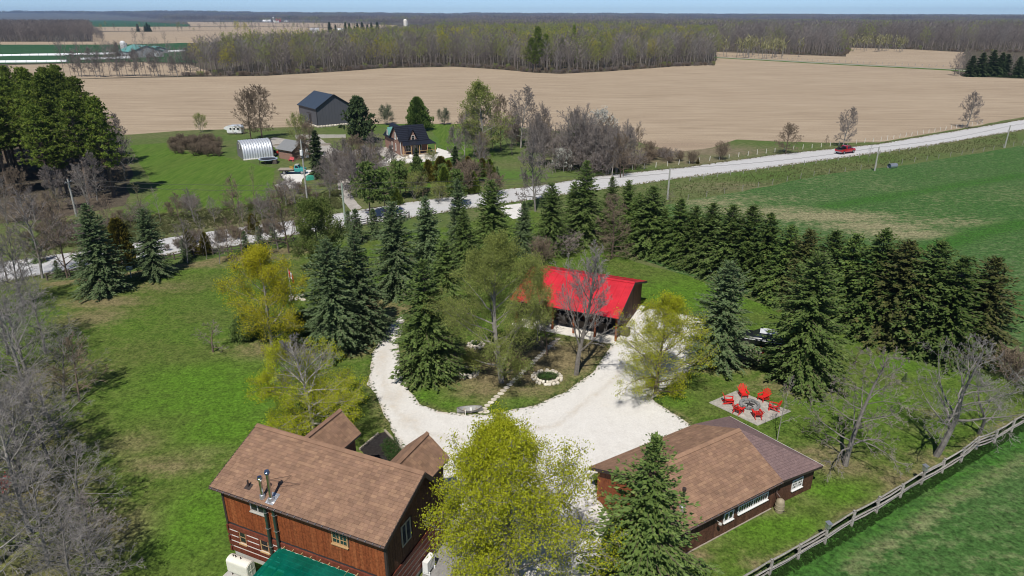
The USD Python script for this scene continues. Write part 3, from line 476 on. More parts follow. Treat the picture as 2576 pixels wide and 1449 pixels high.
W_('budding_green', 35, 12, .24, [(34, 1.0, .44, .14, 5), (8, .7, .45, .15, 4), (6, .65, .48, .08, 2), (2, .7, .5, 0, 1)], 'bark_grey', 'twig_olive', dome=.58, trunk_frac=.07, fork=.4, leaf_args=[('leaf_bud', 64000, .095, .2, None)])
W_('budding_tall', 36, 10, .2, DENSE, 'bark_grey', 'twig_olive', dome=.5, trunk_frac=.16, fork=.42, twig_min=.016, leaf_args=[('leaf_bud', 9000, .16, .2, None)])
W_('willow_green', 37, 7, .13, DENSE, 'bark_grey', 'twig_olive', dome=.45, trunk_frac=.1, leaf_args=[('leaf_willow', 24000, .14, .2, None)])
W_('willow_gold', 38, 4, .05, [(9, .6, .5, .25, 4), (7, .6, .5, .2, 3), (4, .6, .5, .1, 1)], 'bark_grey', 'twig_olive', stems=4, spread=.3, trunk_frac=.1, leaf_args=[('leaf_bud', 2600, .11, .12, None)])
W_('sage_bush', 39, 4, .07, [(12, .9, .5, .15, 4), (8, .7, .5, .1, 3), (4, .7, .5, 0, 1)], 'bark_grey', 'twig_grey', stems=3, spread=.4, trunk_frac=.15, leaf_args=[('leaf_sage', 7000, .11, .15, None)])
W_('blossom_tree', 40, 6, .1, SPREAD, 'bark_grey', 'twig_grey', trunk_frac=.2, leaf_args=[('blossom', 2200, .14, .15, None)])
W_('yew_bush', 41, 2, .04, [(10, .9, .55, .1, 3), (6, .8, .5, .05, 2)], 'bark_brown', 'twig_brown', stems=7, spread=1.0, trunk_frac=.1, leaf_args=[('needle_green', 9000, .16, .13, None)])
W_('garden_bush', 42, 1, .02, [(8, .8, .6, .15, 2), (5, .8, .5, .05, 2)], 'bark_brown', 'twig_brown', stems=6, spread=.8, trunk_frac=.1, leaf_args=[('leaf_shrub', 2200, .09, .09, None)])

def spruce_kind(name, seed, h, R, needle, n_lev=38, dens=1.35, power=.72, droop=.2, start=.04, ragged=.2, bare=0.0, spray=.31, gap=.2):
    """Whorls of drooping branches hung with needle sprays; droop and reach vary branch by branch so that the outline is ragged."""
    rng = np.random.default_rng(seed); seg, C, D, S, LN, WD = [], [], [], [], [], []
    for i in range(n_lev):
        t = start + (1 - start - .02) * ((i + rng.uniform(-.4, .4)) / (n_lev - 1)); t = min(max(t, start), .985); z = t * h
        Rz = R * (1 - t) ** power * (1 if t > .15 else .82 + 1.2 * t) + .08; nb = int((5 + 9 * Rz / R) * dens); a0 = rng.uniform(0, 6.28)
        for k in range(nb):
            az = a0 + k * 6.283 / nb + rng.uniform(-.35, .35); ln = Rz * (1 + rng.uniform(-1.6, .75) * ragged) * (1 + .22 * math.sin(az * 2 + seed + t * 5) * math.sin(t * 13 + az * 3)); pitch = -.3 + .95 * t ** 1.4 + rng.uniform(-.2, .2)
            o = np.array([math.cos(az), math.sin(az), 0]); side = np.array([-o[1], o[0], 0.]); m = max(3, int(ln / gap))
            s = (np.arange(m) + .6) / m; zz = z + ln * (np.tan(pitch) * s - droop * s * s + droop * .6 * s ** 3) + rng.uniform(-.15, .15)
            pts = o[None] * (ln * s)[:, None] + np.array([0, 0, 1.])[None] * zz[:, None]
            seg.append((0, 0, z, *pts[-1], .03 * (1 - t) + .01, .006))
            d = unit(np.gradient(np.vstack([[0, 0, z], pts]), axis=0)[1:])
            for sg in (-1, 1, 0):
                j = np.arange(m); dd = unit(d * (1 if sg else 1.2) + side * sg * rng.uniform(.6, 1.1, (m, 1)) + np.array([0, 0, -1.]) * rng.uniform(-.15, .45, (m, 1)))
                ss = unit(np.cross(dd, np.array([0, 0, .8]) + o * .75 + rng.normal(0, .42, (m, 3)))); L_ = spray * (1.1 - .3 * s) * (.55 + .5 * min(1, Rz / 1.2)) * rng.uniform(.7, 1.3, m)
                keep = s > bare; C.append((pts + rng.normal(0, .05, (m, 3)))[keep]); D.append(dd[keep]); S.append(ss[keep]); LN.append(L_[keep]); WD.append((L_ * rng.uniform(.38, .62, m))[keep])
    n = 60; C.append(np.c_[rng.normal(0, .05, (n, 2)), rng.uniform(.93, 1.0, n) * h]); D.append(unit(np.c_[rng.normal(0, .6, (n, 2)), np.full(n, .8)])); S.append(unit(np.cross(D[-1], rng.normal(0, 1, (n, 3))))); LN.append(np.full(n, .3)); WD.append(np.full(n, .12))
    root = kind_root(name); T = MB(); T.tube([(0, 0, -.2), (0, 0, h * .5), (0, 0, h * .97)], [.018 * h, .011 * h, .003 * h], 7)
    obj('trunk', cat_mesh([T.arrays(), prisms(seg, 3)]), 'bark_brown', root)
    obj('crown', kites(np.vstack(C), np.vstack(D), np.vstack(S), np.concatenate(LN), np.concatenate(WD)), needle, root, piece=4)
    KIND[name] = (root, h)
spruce_kind('blue_spruce_a', 51, 10, 2.9, 'needle_blue'); spruce_kind('blue_spruce_b', 52, 10, 3.1, 'needle_blue', ragged=.28, n_lev=36, power=.58)
spruce_kind('green_spruce_a', 53, 10, 2.9, 'needle_green'); spruce_kind('green_spruce_b', 54, 10, 3.1, 'needle_green', ragged=.28, power=.56)
spruce_kind('hedge_spruce_d', 75, 8, 2.7, 'needle_brown', n_lev=32, power=.6, ragged=.3)
spruce_kind('hedge_spruce_a', 55, 8, 2.8, 'needle_olive', n_lev=32, power=.68); spruce_kind('hedge_spruce_b', 56, 8, 2.5, 'needle_olive', n_lev=32, power=.6, ragged=.28); spruce_kind('hedge_spruce_c', 57, 8, 2.7, 'needle_green', n_lev=32, power=.62, ragged=.28)
spruce_kind('near_spruce', 58, 8, 2.7, 'needle_green', n_lev=46, dens=1.5, ragged=.4, spray=.24, bare=.15, gap=.15, power=.8)
spruce_kind('dark_spruce', 59, 12, 3.2, 'needle_dark', n_lev=30, dens=1., spray=.65)
spruce_kind('small_spruce', 60, 3, 1.0, 'needle_blue', n_lev=18, dens=.9, spray=.26, gap=.18)

def pine_kind(name, seed, h, R, needle, crown0=.35, n=42, tuft=.5, tufts=9):
    rng = np.random.default_rng(seed); seg, C, D, S, LN = [], [], [], [], []
    for k in range(n):
        t = crown0 + (1 - crown0) * (k + rng.uniform(0, 1)) / n; az = k * 2.4 + rng.uniform(-.4, .4); u = (t - crown0) / (1 - crown0)
        ln = R * (min(1, .45 + u * 2.2) * (1 - u) ** .85 * 1.3 + .1) * rng.uniform(.65, 1.2); o = np.array([math.cos(az), math.sin(az), 0])
        p0 = np.array([0, 0, t * h]); p1 = p0 + o * ln + np.array([0, 0, ln * rng.uniform(.05, .45)]); seg.append((*p0, *p1, .07, .02))
        for q in range(tufts):
            s = rng.uniform(.3, 1.05); c = p0 + (p1 - p0) * s + rng.normal(0, .32, 3) * np.array([1, 1, .5]); m = 10
            d = unit(rng.normal(0, 1, (m, 3)) + np.array([0, 0, .75]) + o * .4); C.append(np.repeat(c[None], m, 0)); D.append(d); S.append(unit(np.cross(d, np.array([0, 0, .6]) + o * .8 + rng.normal(0, .5, (m, 3))))); LN.append(tuft * rng.uniform(.7, 1.3, m))
    root = kind_root(name); T = MB(); T.tube([(0, 0, -.2), (0, 0, h * .5), (0, 0, h)], [.016 * h, .011 * h, .003 * h], 7)
    for k in range(12):   # dead snags under the crown
        z = rng.uniform(.05, max(crown0, .1)) * h; a = rng.uniform(0, 6.28); l = rng.uniform(.6, 2.2); seg.append((0, 0, z, math.cos(a) * l, math.sin(a) * l, z + rng.uniform(-.4, .2), .03, .01))
    obj('trunk', cat_mesh([T.arrays(), prisms(seg, 3)]), 'bark_brown', root)
    LN = np.concatenate(LN); obj('crown', kites(np.vstack(C), np.vstack(D), np.vstack(S), LN, LN * .42), needle, root, piece=4); KIND[name] = (root, h)
pine_kind('white_pine_a', 61, 18, 3.9, 'needle_pine', n=90, tuft=.36, tufts=13); pine_kind('white_pine_b', 62, 18, 3.6, 'needle_pine', crown0=.42, n=85, tuft=.36, tufts=13); pine_kind('dark_pine', 63, 18, 3.3, 'needle_pine', crown0=.3, n=90, tuft=.36, tufts=13)
pine_kind('scots_pine', 64, 7, 2.0, 'needle_green', crown0=.3, n=34, tuft=.4, tufts=8); pine_kind('round_pine', 65, 9, 3.2, 'needle_dark', crown0=.1, n=75, tuft=.6, tufts=9)
def cedar_kind(name, seed, h, R, needle, n=3600, base=.02, top=.75):
    rng = np.random.default_rng(seed); t = rng.uniform(base, 1, n) ** 1.1; az = rng.uniform(0, 6.283, n)
    bump = 1 + .42 * np.sin(az * 3 + t * 9 + seed) * np.sin(t * 13 + az * 2) + .2 * np.sin(az * 7 + seed * 2)
    r = R * np.clip(1.12 * (1 - t) ** top, 0, 1) * np.clip(t / .08, .5, 1) * bump * rng.uniform(.55, 1.05, n)
    c = np.c_[r * np.cos(az), r * np.sin(az), t * h]; d = unit(np.c_[np.cos(az), np.sin(az), np.full(n, 1.3)] + rng.normal(0, .35, (n, 3))); s = unit(np.cross(d, rng.normal(0, 1, (n, 3))))
    root = kind_root(name); T = MB(); T.tube([(0, 0, -.2), (0, 0, h * .5), (0, 0, h * .93)], [.022 * h, .014 * h, .004 * h], 7); obj('trunk', T, 'bark_brown', root)
    ln = .085 * h * rng.uniform(.6, 1.2, n); obj('crown', kites(c, d, s, ln, ln * .55), needle, root, piece=4); KIND[name] = (root, h)
cedar_kind('cedar_gold', 71, 4, 1.1, 'cedar_gold'); cedar_kind('cedar_olive', 72, 8, 3.0, 'needle_olive', n=6000, top=.55); cedar_kind('cedar_brown', 73, 5, 1.3, 'cedar_gold', top=.6); cedar_kind('cedar_green', 74, 4, 1.2, 'needle_pine')

used_labels = {}
def plant(kind, x, y, label, cat='tree', top=None, h=None, name='tree', group=None, rot=None, wide=1.0, seed=0):
    """Stands a plant of a kind at layout point (x, y), as tall as its top row or h says."""
    root, h0 = KIND[kind]; p = at(x, y); hh = h if h is not None else rise(x, y, top); s = hh / h0
    rng = random.Random(hash((round(x), round(y), seed)) & 0xffff)
    return thing(name, label, cat, (p[0], p[1], 0.0), rng.uniform(0, 6.28) if rot is None else rot, (s * wide, s * wide, s), group, root)
# ------------------------------------------------------------------ building helpers (all in a building's own frame)
def V3(*a): return np.array(a, float)
def nrm(v): v = np.asarray(v, float); return v / np.linalg.norm(v)
def plane_of(pts):
    pts = [V3(*p) for p in pts]; e = nrm(pts[1] - pts[0]); n = nrm(np.cross(e, pts[2] - pts[0])); n = n if n[2] > 0 else -n; s = np.cross(n, e)
    return pts[0], e, s, n, [((p - pts[0]) @ e, (p - pts[0]) @ s) for p in pts]
def shingles(parent, pts, w, rh, mat_, n_parts=0, first=lambda c: c[1], deck=True, seed=3, lift=0.0):
    """Covers a flat roof face (its first two corners on the eave) with lapped shingles: the first n_parts as parts, the others as one part."""
    O, e, s, n, poly = plane_of(pts); rng = np.random.default_rng(seed)
    P = Polygon(poly); x0, y0, x1, y1 = P.bounds; pieces = []
    for b in np.arange(y0, y1, rh):
        a = x0 - rng.uniform(0, w)
        while a < x1:
            ww = w * rng.uniform(.8, 1.2); q = shapely.box(a + .004, b + .002, a + ww - .004, min(b + rh * 1.0, y1)).intersection(P); a += ww
            if q.geom_type != 'Polygon' or q.area < .003: continue
            c = np.array(q.exterior.coords)[:-1][::-1] if not q.exterior.is_ccw else np.array(q.exterior.coords)[:-1]
            up = .012 + .02 * (1 - (c[:, 1] - b) / rh) + rng.uniform(0, .006); base = O + e * c[:, :1] + s * c[:, 1:] + n * lift
            k = len(c); v = np.vstack([base, base + n * up[:, None]])
            f = [[k, k + i, k + i + 1] for i in range(1, k - 1)] + [x for i in range(k) for x in ([i, (i + 1) % k, k + (i + 1) % k], [i, k + (i + 1) % k, k + i])]
            pieces.append((v, np.array(f)))
    pieces.sort(key=lambda p: first(p[0].mean(0)))
    for v, f in pieces[:n_parts]: obj('shingle', (v, f), mat_, parent)
    if pieces[n_parts:]:
        m = obj('shingles', cat_mesh(pieces[n_parts:]), mat_, parent, piece=[len(p[0]) for p in pieces[n_parts:]]); m.GetPrim().SetCustomDataByKey('kind', 'stuff')
def wall_dir(p, q): d = V3(q[0] - p[0], q[1] - p[1], 0); l = np.linalg.norm(d); d /= l; return d, V3(d[1], -d[0], 0), l
def boards(parent, p, q, z0, ztop, w, mat_, name='board', t=.024, seed=1, skip=(), gap=.01):
    """Upright boards from p to q (left to right seen from outside) up to ztop(distance); skip: (a0, a1, z0, z1) openings."""
    d, o, l = wall_dir(p, q); rng = np.random.default_rng(seed); a = 0.
    while a < l - .02:
        b = min(a + w * rng.uniform(.92, 1.08), l); spans = [(z0, None)]
        for (a0, a1, s0, s1) in skip:
            if a < a1 and b > a0: spans = [(z0, s0), (s1, None)] if spans[0][1] is None else spans
        for (lo, hi) in spans:
            h0, h1 = (ztop(a + gap / 2), ztop(b - gap / 2)) if hi is None else (hi, hi)
            if max(h0, h1) - lo < .04: continue
            tt = t * rng.uniform(.7, 1.2); P0, P1 = V3(*p, 0) + d * (a + gap / 2), V3(*p, 0) + d * (b - gap / 2); jj = rng.uniform(-.02, .02) if hi is None and lo == z0 else 0
            m = MB().slab([P0 + V3(0, 0, lo + jj), P1 + V3(0, 0, lo + jj), P1 + V3(0, 0, max(h1, lo + .02)), P0 + V3(0, 0, max(h0, lo + .02))], -o * -tt)
            obj(name, m, mat_, parent)
        a = b
def core(parent, p, q, z0, ztop, mat_, name='wall', t=.12, n=2):
    d, o, l = wall_dir(p, q); A = V3(*p, 0); xs = np.linspace(0, l, n)
    pts = [A + V3(0, 0, z0), A + d * l + V3(0, 0, z0)] + [A + d * x + V3(0, 0, ztop(x)) for x in xs[::-1]]
    m = MB(); k = len(pts); m.slab(pts, -o * t) if k <= 4 else [m.slab([A + d * xs[i] + V3(0, 0, z0), A + d * xs[i + 1] + V3(0, 0, z0), A + d * xs[i + 1] + V3(0, 0, ztop(xs[i + 1])), A + d * xs[i] + V3(0, 0, ztop(xs[i]))], -o * t) for i in range(n - 1)]
    return obj(name, m, mat_, parent)
def window(parent, p, q, a, z, w, h, frame, glass='glass_dark', nx=2, ny=2, sash=1, proud=.06, fw=.07, name='window', sill=None):
    d, o, l = wall_dir(p, q); A = V3(*p, 0) + d * a + V3(0, 0, z); Z = V3(0, 0, 1.)
    m = MB(); 
    for (x0, x1, z0, z1) in ((0, w, -fw, 0), (0, w, h, h + fw), (-fw, 0, -fw, h + fw), (w, w + fw, -fw, h + fw)):
        m.slab([A + d * x0 + Z * z0, A + d * x1 + Z * z0, A + d * x1 + Z * z1, A + d * x0 + Z * z1], o * proud)
    f = obj(name, m, frame, parent)
    obj('pane', MB().slab([A + o * .012, A + d * w + o * .012, A + d * w + Z * h + o * .012, A + Z * h + o * .012], o * .012), glass, f)
    for i in range(1, sash): obj('mullion', MB().slab([A + d * (w * i / sash - .04), A + d * (w * i / sash + .04), A + d * (w * i / sash + .04) + Z * h, A + d * (w * i / sash - .04) + Z * h], o * (proud - .008)), frame, f)
    mm = MB(); any_ = False
    for i in range(1, nx):
        x = w * i / nx
        if sash > 1 and abs((x / (w / sash)) % 1) < 1e-6: continue
        mm.slab([A + d * (x - .014), A + d * (x + .014), A + d * (x + .014) + Z * h, A + d * (x - .014) + Z * h], o * .04); any_ = True
    for i in range(1, ny): zz = h * i / ny; mm.slab([A + Z * (zz - .014), A + d * w + Z * (zz - .014), A + d * w + Z * (zz + .014), A + Z * (zz + .014)], o * .042); any_ = True
    if any_: obj('muntin', mm, frame, f)
    if sill: obj('sill', MB().slab([A + d * -.1 + Z * (-fw - .05), A + d * (w + .1) + Z * (-fw - .05), A + d * (w + .1) + Z * -fw, A + d * -.1 + Z * -fw], o * .14), sill, f)
    return f
def gutter(parent, a, b, mat_='gutter_brown', r=.06, clips=0, out=V3(0, -1, 0)):
    m = MB(); a, b = V3(*a), V3(*b); t = np.linspace(math.pi, 2 * math.pi, 6); ring = [out * (math.cos(x) * r + r) + V3(0, 0, math.sin(x) * r) for x in t]
    for i in range(5): m.slab([a + ring[i], b + ring[i], b + ring[i + 1], a + ring[i + 1]], V3(0, 0, .012))
    g = obj('gutter', m, mat_, parent)
    for k in range(clips):
        c = a + (b - a) * (k + .5) / clips; obj('gutter_clip', MB().beam(c + V3(0, 0, .03), c + out * (2 * r) + V3(0, 0, .02), .03, .015), 'galvanized', g)

# ------------------------------------------------------------------ the log house in front
TH = -.414
house = thing('log_house', 'brown shingled log house with red board upper storey and two stove pipes', 'house', (-17.15, 31.75, 0), TH)
HL, HD, HE, HR = 11.76, 8.14, 5.24, 6.91; HW = HD / 2; sl = (HR - HE) / HW
fx0, fx1, fy0, fy1 = .42, 11.34, .5, 7.64
YB, ZB = 6.7, 4.0                     # the far slope is steeper and ends lower
fy1 = 6.3; zr_ = lambda y: min(HE + sl * y, HR - (HR - ZB) / (YB - HW) * (y - HW)) - .1
obj('foundation', MB().box((fx0 + .03, fy0 + .03, -.3), (fx1 - .03, fy1 - .03, .45)), 'concrete', house)
F0, F1, R1, L1 = (fx0, fy0), (fx1, fy0), (fx1, fy1), (fx0, fy1)
core(house, F0, F1, .45, lambda x: zr_(fy0), 'board_dark', 'front_wall'); core(house, R1, L1, .45, lambda x: zr_(fy1), 'board_dark', 'back_wall')
core(house, F1, R1, .45, lambda x: zr_(fy0 + x), 'board_dark', 'gable_wall', n=9); core(house, L1, F0, .45, lambda x: zr_(fy1 - x), 'board_dark', 'gable_wall', n=9)
boards(house, F0, F1, 2.55, lambda x: zr_(fy0) + .02, .2, 'siding_red', skip=[(2.0, 3.05, 4.05, 4.62), (7.6, 8.62, 3.78, 4.72)], seed=11)
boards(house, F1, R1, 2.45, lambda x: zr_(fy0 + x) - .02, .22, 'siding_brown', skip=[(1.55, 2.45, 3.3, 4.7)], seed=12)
boards(house, L1, F0, 2.45, lambda x: zr_(fy1 - x) - .02, .5, 'siding_red', seed=13)
for nm, (p, q) in (('front', (F0, F1)), ('right', (F1, R1)), ('left', (L1, F0))):
    d, o, l = wall_dir(p, q)
    for k in range(5):
        z = .5 + k * .4; ext = .16 if (k + (nm != 'front')) % 2 else .0
        segs = [(-ext, l + ext)]
        if nm == 'front' and k in (2, 3): segs = [(-ext, .72), (1.22, 2.28), (2.92, l + ext)]
        for a0, a1 in segs:
            A, B = V3(*p, z + .17) + d * a0, V3(*p, z + .17) + d * a1
            obj('log', MB().beam(A + o * .03 - V3(0, 0, .02), B + o * .03 - V3(0, 0, .02), .12, .29), 'log_red', house)
            if k < 4: obj('chinking', MB().beam(A + V3(0, 0, .18) + o * .02 + d * .1, B + V3(0, 0, .18) + o * .02 - d * .1, .09, .1), 'chinking', house)
window(house, F0, F1, .76, 1.32, .4, .76, 'sill_wood', nx=1, ny=2, sill='sill_wood'); window(house, F0, F1, 2.36, 1.32, .48, .76, 'sill_wood', nx=1, ny=2, sill='sill_wood')
window(house, F0, F1, 2.05, 4.1, .95, .46, 'trim_grey', nx=2, ny=1, sash=2, sill='trim_grey'); window(house, F0, F1, 7.66, 3.85, .9, .82, 'sill_wood', 'glass_green', nx=4, ny=3, sash=2, sill='sill_wood')
window(house, F1, R1, 1.62, 3.38, .76, 1.25, 'trim_grey', nx=2, ny=1, sash=2); window(house, F1, R1, .9, .75, .9, 1.5, 'sill_wood', nx=2, ny=1, sash=2)
for x in (fx0 - .06, fx1 + .06): obj('corner_board', MB().box((x - .07, fy0 - .07, .4), (x + .07, fy0 + .07, zr_(fy0))), 'trim_dark', house)
# roof decks, rakes, gutter and shingles
E0, E1, Ra, Rb, B1, B0 = (0, 0, HE), (HL, 0, HE), (0, HW, HR), (HL, HW, HR), (HL, YB, ZB), (0, YB, ZB)
roof = obj('roof', MB().slab([E0, E1, Rb, Ra], (0, 0, -.16)).slab([B1, B0, Ra, Rb], (0, 0, -.16)), 'trim_dark', house)
for x in (0., HL): 
    for ya, za in ((0, HE), (YB, ZB)): obj('rake_board', MB().beam((x, ya, za - .1), (x, HW, HR - .1), .05, .24), 'trim_dark', house)
shingles(str(roof.GetPath()), [E0, E1, Rb, Ra], .31, .2, 'shingle_brown', 300, lambda c: c[1] + .02 * c[0], seed=21)
shingles(str(roof.GetPath()), [B1, B0, Ra, Rb], .4, .25, 'shingle_brown', 0, seed=22)
obj('ridge_cap', MB().beam((0, HW - .09, HR + .02), (HL, HW - .09, HR + .02), .22, .03, up=(0, -.4, 1)).beam((0, HW + .09, HR + .02), (HL, HW + .09, HR + .0), .22, .03, up=(0, 1.1, 1)), 'shingle_brown', roof)
gutter(house, (0, -.015, HE - .02), (HL, -.015, HE - .02), clips=26)
obj('fascia', MB().box((.02, .0, HE - .2), (HL - .02, .03, HE - .03)), 'trim_dark', house)
for i, dx in enumerate((3.35, 9.72)):     # the two cross gables on the far slope
    zt, ze_, hw, y1 = 6.72, 5.35, 1.5, 7.75; y0 = 4.3
    dm = obj('dormer', MB().slab([(dx - hw, y0, ze_), (dx, y0, zt), (dx, y1, zt), (dx - hw, y1, ze_)][::-1], (0, 0, -.14)).slab([(dx + hw, y0, ze_), (dx, y0, zt), (dx, y1, zt), (dx + hw, y1, ze_)], (0, 0, -.14)), 'trim_dark', house)
    obj('dormer_wall', MB().prism([(dx - hw + .25, .1), (dx + hw - .25, .1), (dx + hw - .25, ze_ + .05), (dx, zt - .18), (dx - hw + .25, ze_ + .05)], 1, y0 + .5, y1 - .35), 'siding_brown', dm)
    shingles(str(dm.GetPath()), [(dx + hw, y0 - .4, ze_), (dx + hw, y1, ze_), (dx, y1, zt), (dx, y0 - .4, zt)], .31, .2, 'shingle_brown', 0, seed=30 + i)
    shingles(str(dm.GetPath()), [(dx - hw, y1, ze_), (dx - hw, y0 - .4, ze_), (dx, y0 - .4, zt), (dx, y1, zt)], .31, .2, 'shingle_brown', 0, seed=33 + i)
    obj('ridge_cap', MB().beam((dx + .09, y0 - .3, zt + .02), (dx + .09, y1 + .01, zt + .02), .22, .03, up=(.6, 0, 1)), 'shingle_brown', dm)
porch = obj('porch_roof', MB().slab([(4.95, 6.8, 2.7), (8.15, 6.8, 2.7), (8.15, 8.9, 2.3), (4.95, 8.9, 2.3)][::-1], (0, 0, -.12)), 'trim_dark', house)
shingles(str(porch.GetPath()), [(8.15, 8.9, 2.3), (4.95, 8.9, 2.3), (4.95, 6.8, 2.7), (8.15, 6.8, 2.7)], .35, .22, 'shingle_brown', 0, seed=36)
for x in (5.1, 6.5, 8.0): obj('porch_post', MB().box((x - .07, 8.6, 0), (x + .07, 8.74, 2.25)), 'siding_brown', house)
# stove pipes up the front wall
for k, (x, top) in enumerate(((3.62, 6.72), (4.22, 7.3))):
    p = obj('stove_pipe', MB().tube([(x, .33, 1.0), (x, .33, 5.15)], .085, 12), 'pipe_green', house)
    obj('chimney', MB().tube([(x, .33, 5.1), (x, .33, top - .15)], .09, 14), 'chrome', p)
    obj('flashing', MB().mesh(trimesh.Trimesh(*lathe([(.2, 5.36), (.17, 5.62), (.1, 5.66)], 14))).slab([(x, 0, 0)] * 3, (0, 0, .001)) if False else MB().add(lathe([(.17, 5.36), (.15, 5.6), (.095, 5.63)], 14)[0] + [x, .33, 0], lathe([(.17, 5.36), (.15, 5.6), (.095, 5.63)], 14)[1]), 'galvanized', p)
    obj('chimney_cap', MB().add(lathe([(.0, top - .15), (.12, top - .16), (.15, top - .08), (.15, top - .03), (.12, top), (.12, top + .07), (.0, top + .08)], 16)[0] + [x, .33, 0], lathe([(0, 0)] * 7, 16)[1]), 'cap_blue' if k else 'chrome', p)
    for z in (2.0, 3.3, 4.4): obj('bracket', MB().beam((x - .16, .42, z), (x - .1, .25, z), .02, .03).beam((x + .16, .42, z), (x + .1, .25, z), .02, .03).beam((x - .1, .25, z), (x + .1, .25, z), .02, .03), 'galvanized', p)
obj('flashing_plate', MB().slab([(3.95, .1, HE + sl * .1 + .035), (4.5, .1, HE + sl * .1 + .035), (4.5, .75, HE + sl * .75 + .035), (3.95, .75, HE + sl * .75 + .035)], (0, 0, .01)), 'galvanized', house)
obj('stay_rod', MB().tube([(4.2, .4, 6.7), (5.25, 1.6, HE + sl * 1.6)], .012, 5).tube([(4.2, .4, 6.7), (4.4, 1.9, HE + sl * 1.9)], .012, 5), 'trim_dark', house)
obj('vent_pipe', MB().tube([(2.35, .62, 5.4), (2.35, .62, 5.95)], .05, 10).slab([(2.15, .45, HE + sl * .45 + .035), (2.55, .45, HE + sl * .45 + .035), (2.55, .8, HE + sl * .8 + .035), (2.15, .8, HE + sl * .8 + .035)], (0, 0, .01)), 'trim_dark', house)
# green roofed pergola against the front wall
def hw(x, y, z=0.):   # a point of the house's frame in the world
    c, s = math.cos(TH), math.sin(TH); return V3(-17.15 + c * x - s * y, 31.75 + s * x + c * y, z)
perg = thing('pergola', 'green translucent roof on wooden rafters against the front of the log house', 'pergola', (-17.15, 31.75, 0), TH)
pz = lambda y: 2.3 + .1 * (y - .3)
n = 34; g = MB()
xs = np.linspace(4.35, 10.95, n); ys = np.linspace(.22, -3.6, 10); gx, gy = np.meshgrid(xs, ys, indexing='ij')
cut = np.clip(.35 - (gx - 4.35), 0, 1) * np.clip((gy + .15) / .4, 0, 1); gz = pz(gy) + .035 * np.sin(gx * 11) + .02 - .25 * cut
idx = np.arange(n * 10).reshape(n, 10); q = np.stack([idx[:-1, :-1], idx[:-1, 1:], idx[1:, 1:], idx[1:, :-1]], -1).reshape(-1, 4)
obj('roof_sheet', (np.stack([gx, gy, gz], -1).reshape(-1, 3), q), 'green_sheet', perg, True)
for x in np.arange(4.6, 11.0, .62): obj('rafter', MB().beam((x, .46, pz(.46) - .06), (x, -3.6, pz(-3.6) - .06), .045, .1), 'sill_wood', perg)
for y in (-.8, -1.7, -2.6, -3.5): obj('purlin', MB().beam((4.4, y, pz(y) - .16), (10.9, y, pz(y) - .16), .05, .09), 'sill_wood', perg)
for x in (4.5, 7.6, 10.8): obj('post', MB().box((x - .05, -3.55, 0), (x + .05, -3.45, pz(-3.5) - .2)), 'sill_wood', perg)
# oil tank
tk = thing('oil_tank', 'cream oval oil tank on legs at the corner of the log house', 'tank', hw(2.0, -.55), TH, .92)
prof = [(math.copysign(1, math.cos(t)) * min(abs(math.cos(t)) * .5, .34) * 1.0, .78 + math.sin(t) * .58) for t in np.linspace(0, 2 * math.pi, 29)[:-1]]
m = MB(); m.prism(prof, 0, -.82, .82); obj('body', m, 'tank_cream', tk, 40)
for x in (-.835, .835): obj('end_rim', MB().prism([(a * .9, (b - .78) * .92 + .78) for a, b in prof], 0, x - .02, x + .02), 'tank_cream', tk)
obj('stiffener', MB().beam((.86, 0, .4), (.86, 0, 1.16), .05, .02, up=(1, 0, 0)).beam((.86, -.2, .78), (.86, .2, .78), .02, .05), 'tank_cream', tk)
for x in (-.6, .6):
    for y in (-.22, .22): obj('leg', MB().tube([(x, y, 0), (x, y, .36)], .025, 8), 'trim_dark', tk)
for x in (-.5, -.3, .1): obj('filler_pipe', MB().tube([(x, 0, 1.33), (x, 0, 1.52)], .03, 8), 'trim_dark', tk)
sheet('concrete_pad', [hw(1.0, -1.1)[:2], hw(3.1, -1.1)[:2], hw(3.1, -.1)[:2], hw(1.0, -.1)[:2]], .05, 'concrete', .5, 0, px=False)
# heat pump
p = at(1080, 1437); hp = thing('heat_pump', 'white outdoor heat pump unit on a stand by the gable wall of the log house', 'heat pump', (p[0], p[1], .05), TH)
obj('body', MB().box((-.17, -.42, .2), (.17, .42, .95)), 'appliance_white', hp)
t = np.linspace(0, 6.283, 21)[:-1]; obj('fan_grille', MB().tube([(.175, .1 + .26 * math.cos(a), .57 + .26 * math.sin(a)) for a in np.r_[t, t[:1]]], .012, 5).tube([(.175, .1 + .15 * math.cos(a), .57 + .15 * math.sin(a)) for a in np.r_[t, t[:1]]], .01, 5), 'trim_grey', hp)
for y in (-.3, .3): obj('foot', MB().box((-.24, y - .03, 0), (.24, y + .03, .2)), 'appliance_white', hp)
# mulch bed behind the house with its shrubs and edging
bed = [(905, 1133), (955, 1092), (969, 1088), (1010, 1130), (1022, 1140), (990, 1165), (930, 1160)]
sheet('mulch_bed', bed, .052, 'mulch', .35, .15)
ed = thing('bed_edging', 'weathered timber edging along the dark mulch bed behind the house', 'edging')
for a, b in (((905, 1133), (952, 1093)), ((968, 1085), (1014, 1135))):
    A, B = at(*a), at(*b); obj('timber', MB().beam(A + V3(0, 0, .1), B + V3(0, 0, .1), .14, .16), 'plank_worn', ed)
plant('garden_bush', 984, 1131, 'small bright green bush in the mulch bed, the one farther from the house', 'bush', h=.75, name='garden_bush', wide=1.0)
plant('garden_bush', 993, 1149, 'small bright green bush in the mulch bed, the one nearer the house', 'bush', h=.7, name='garden_bush', wide=1.1)

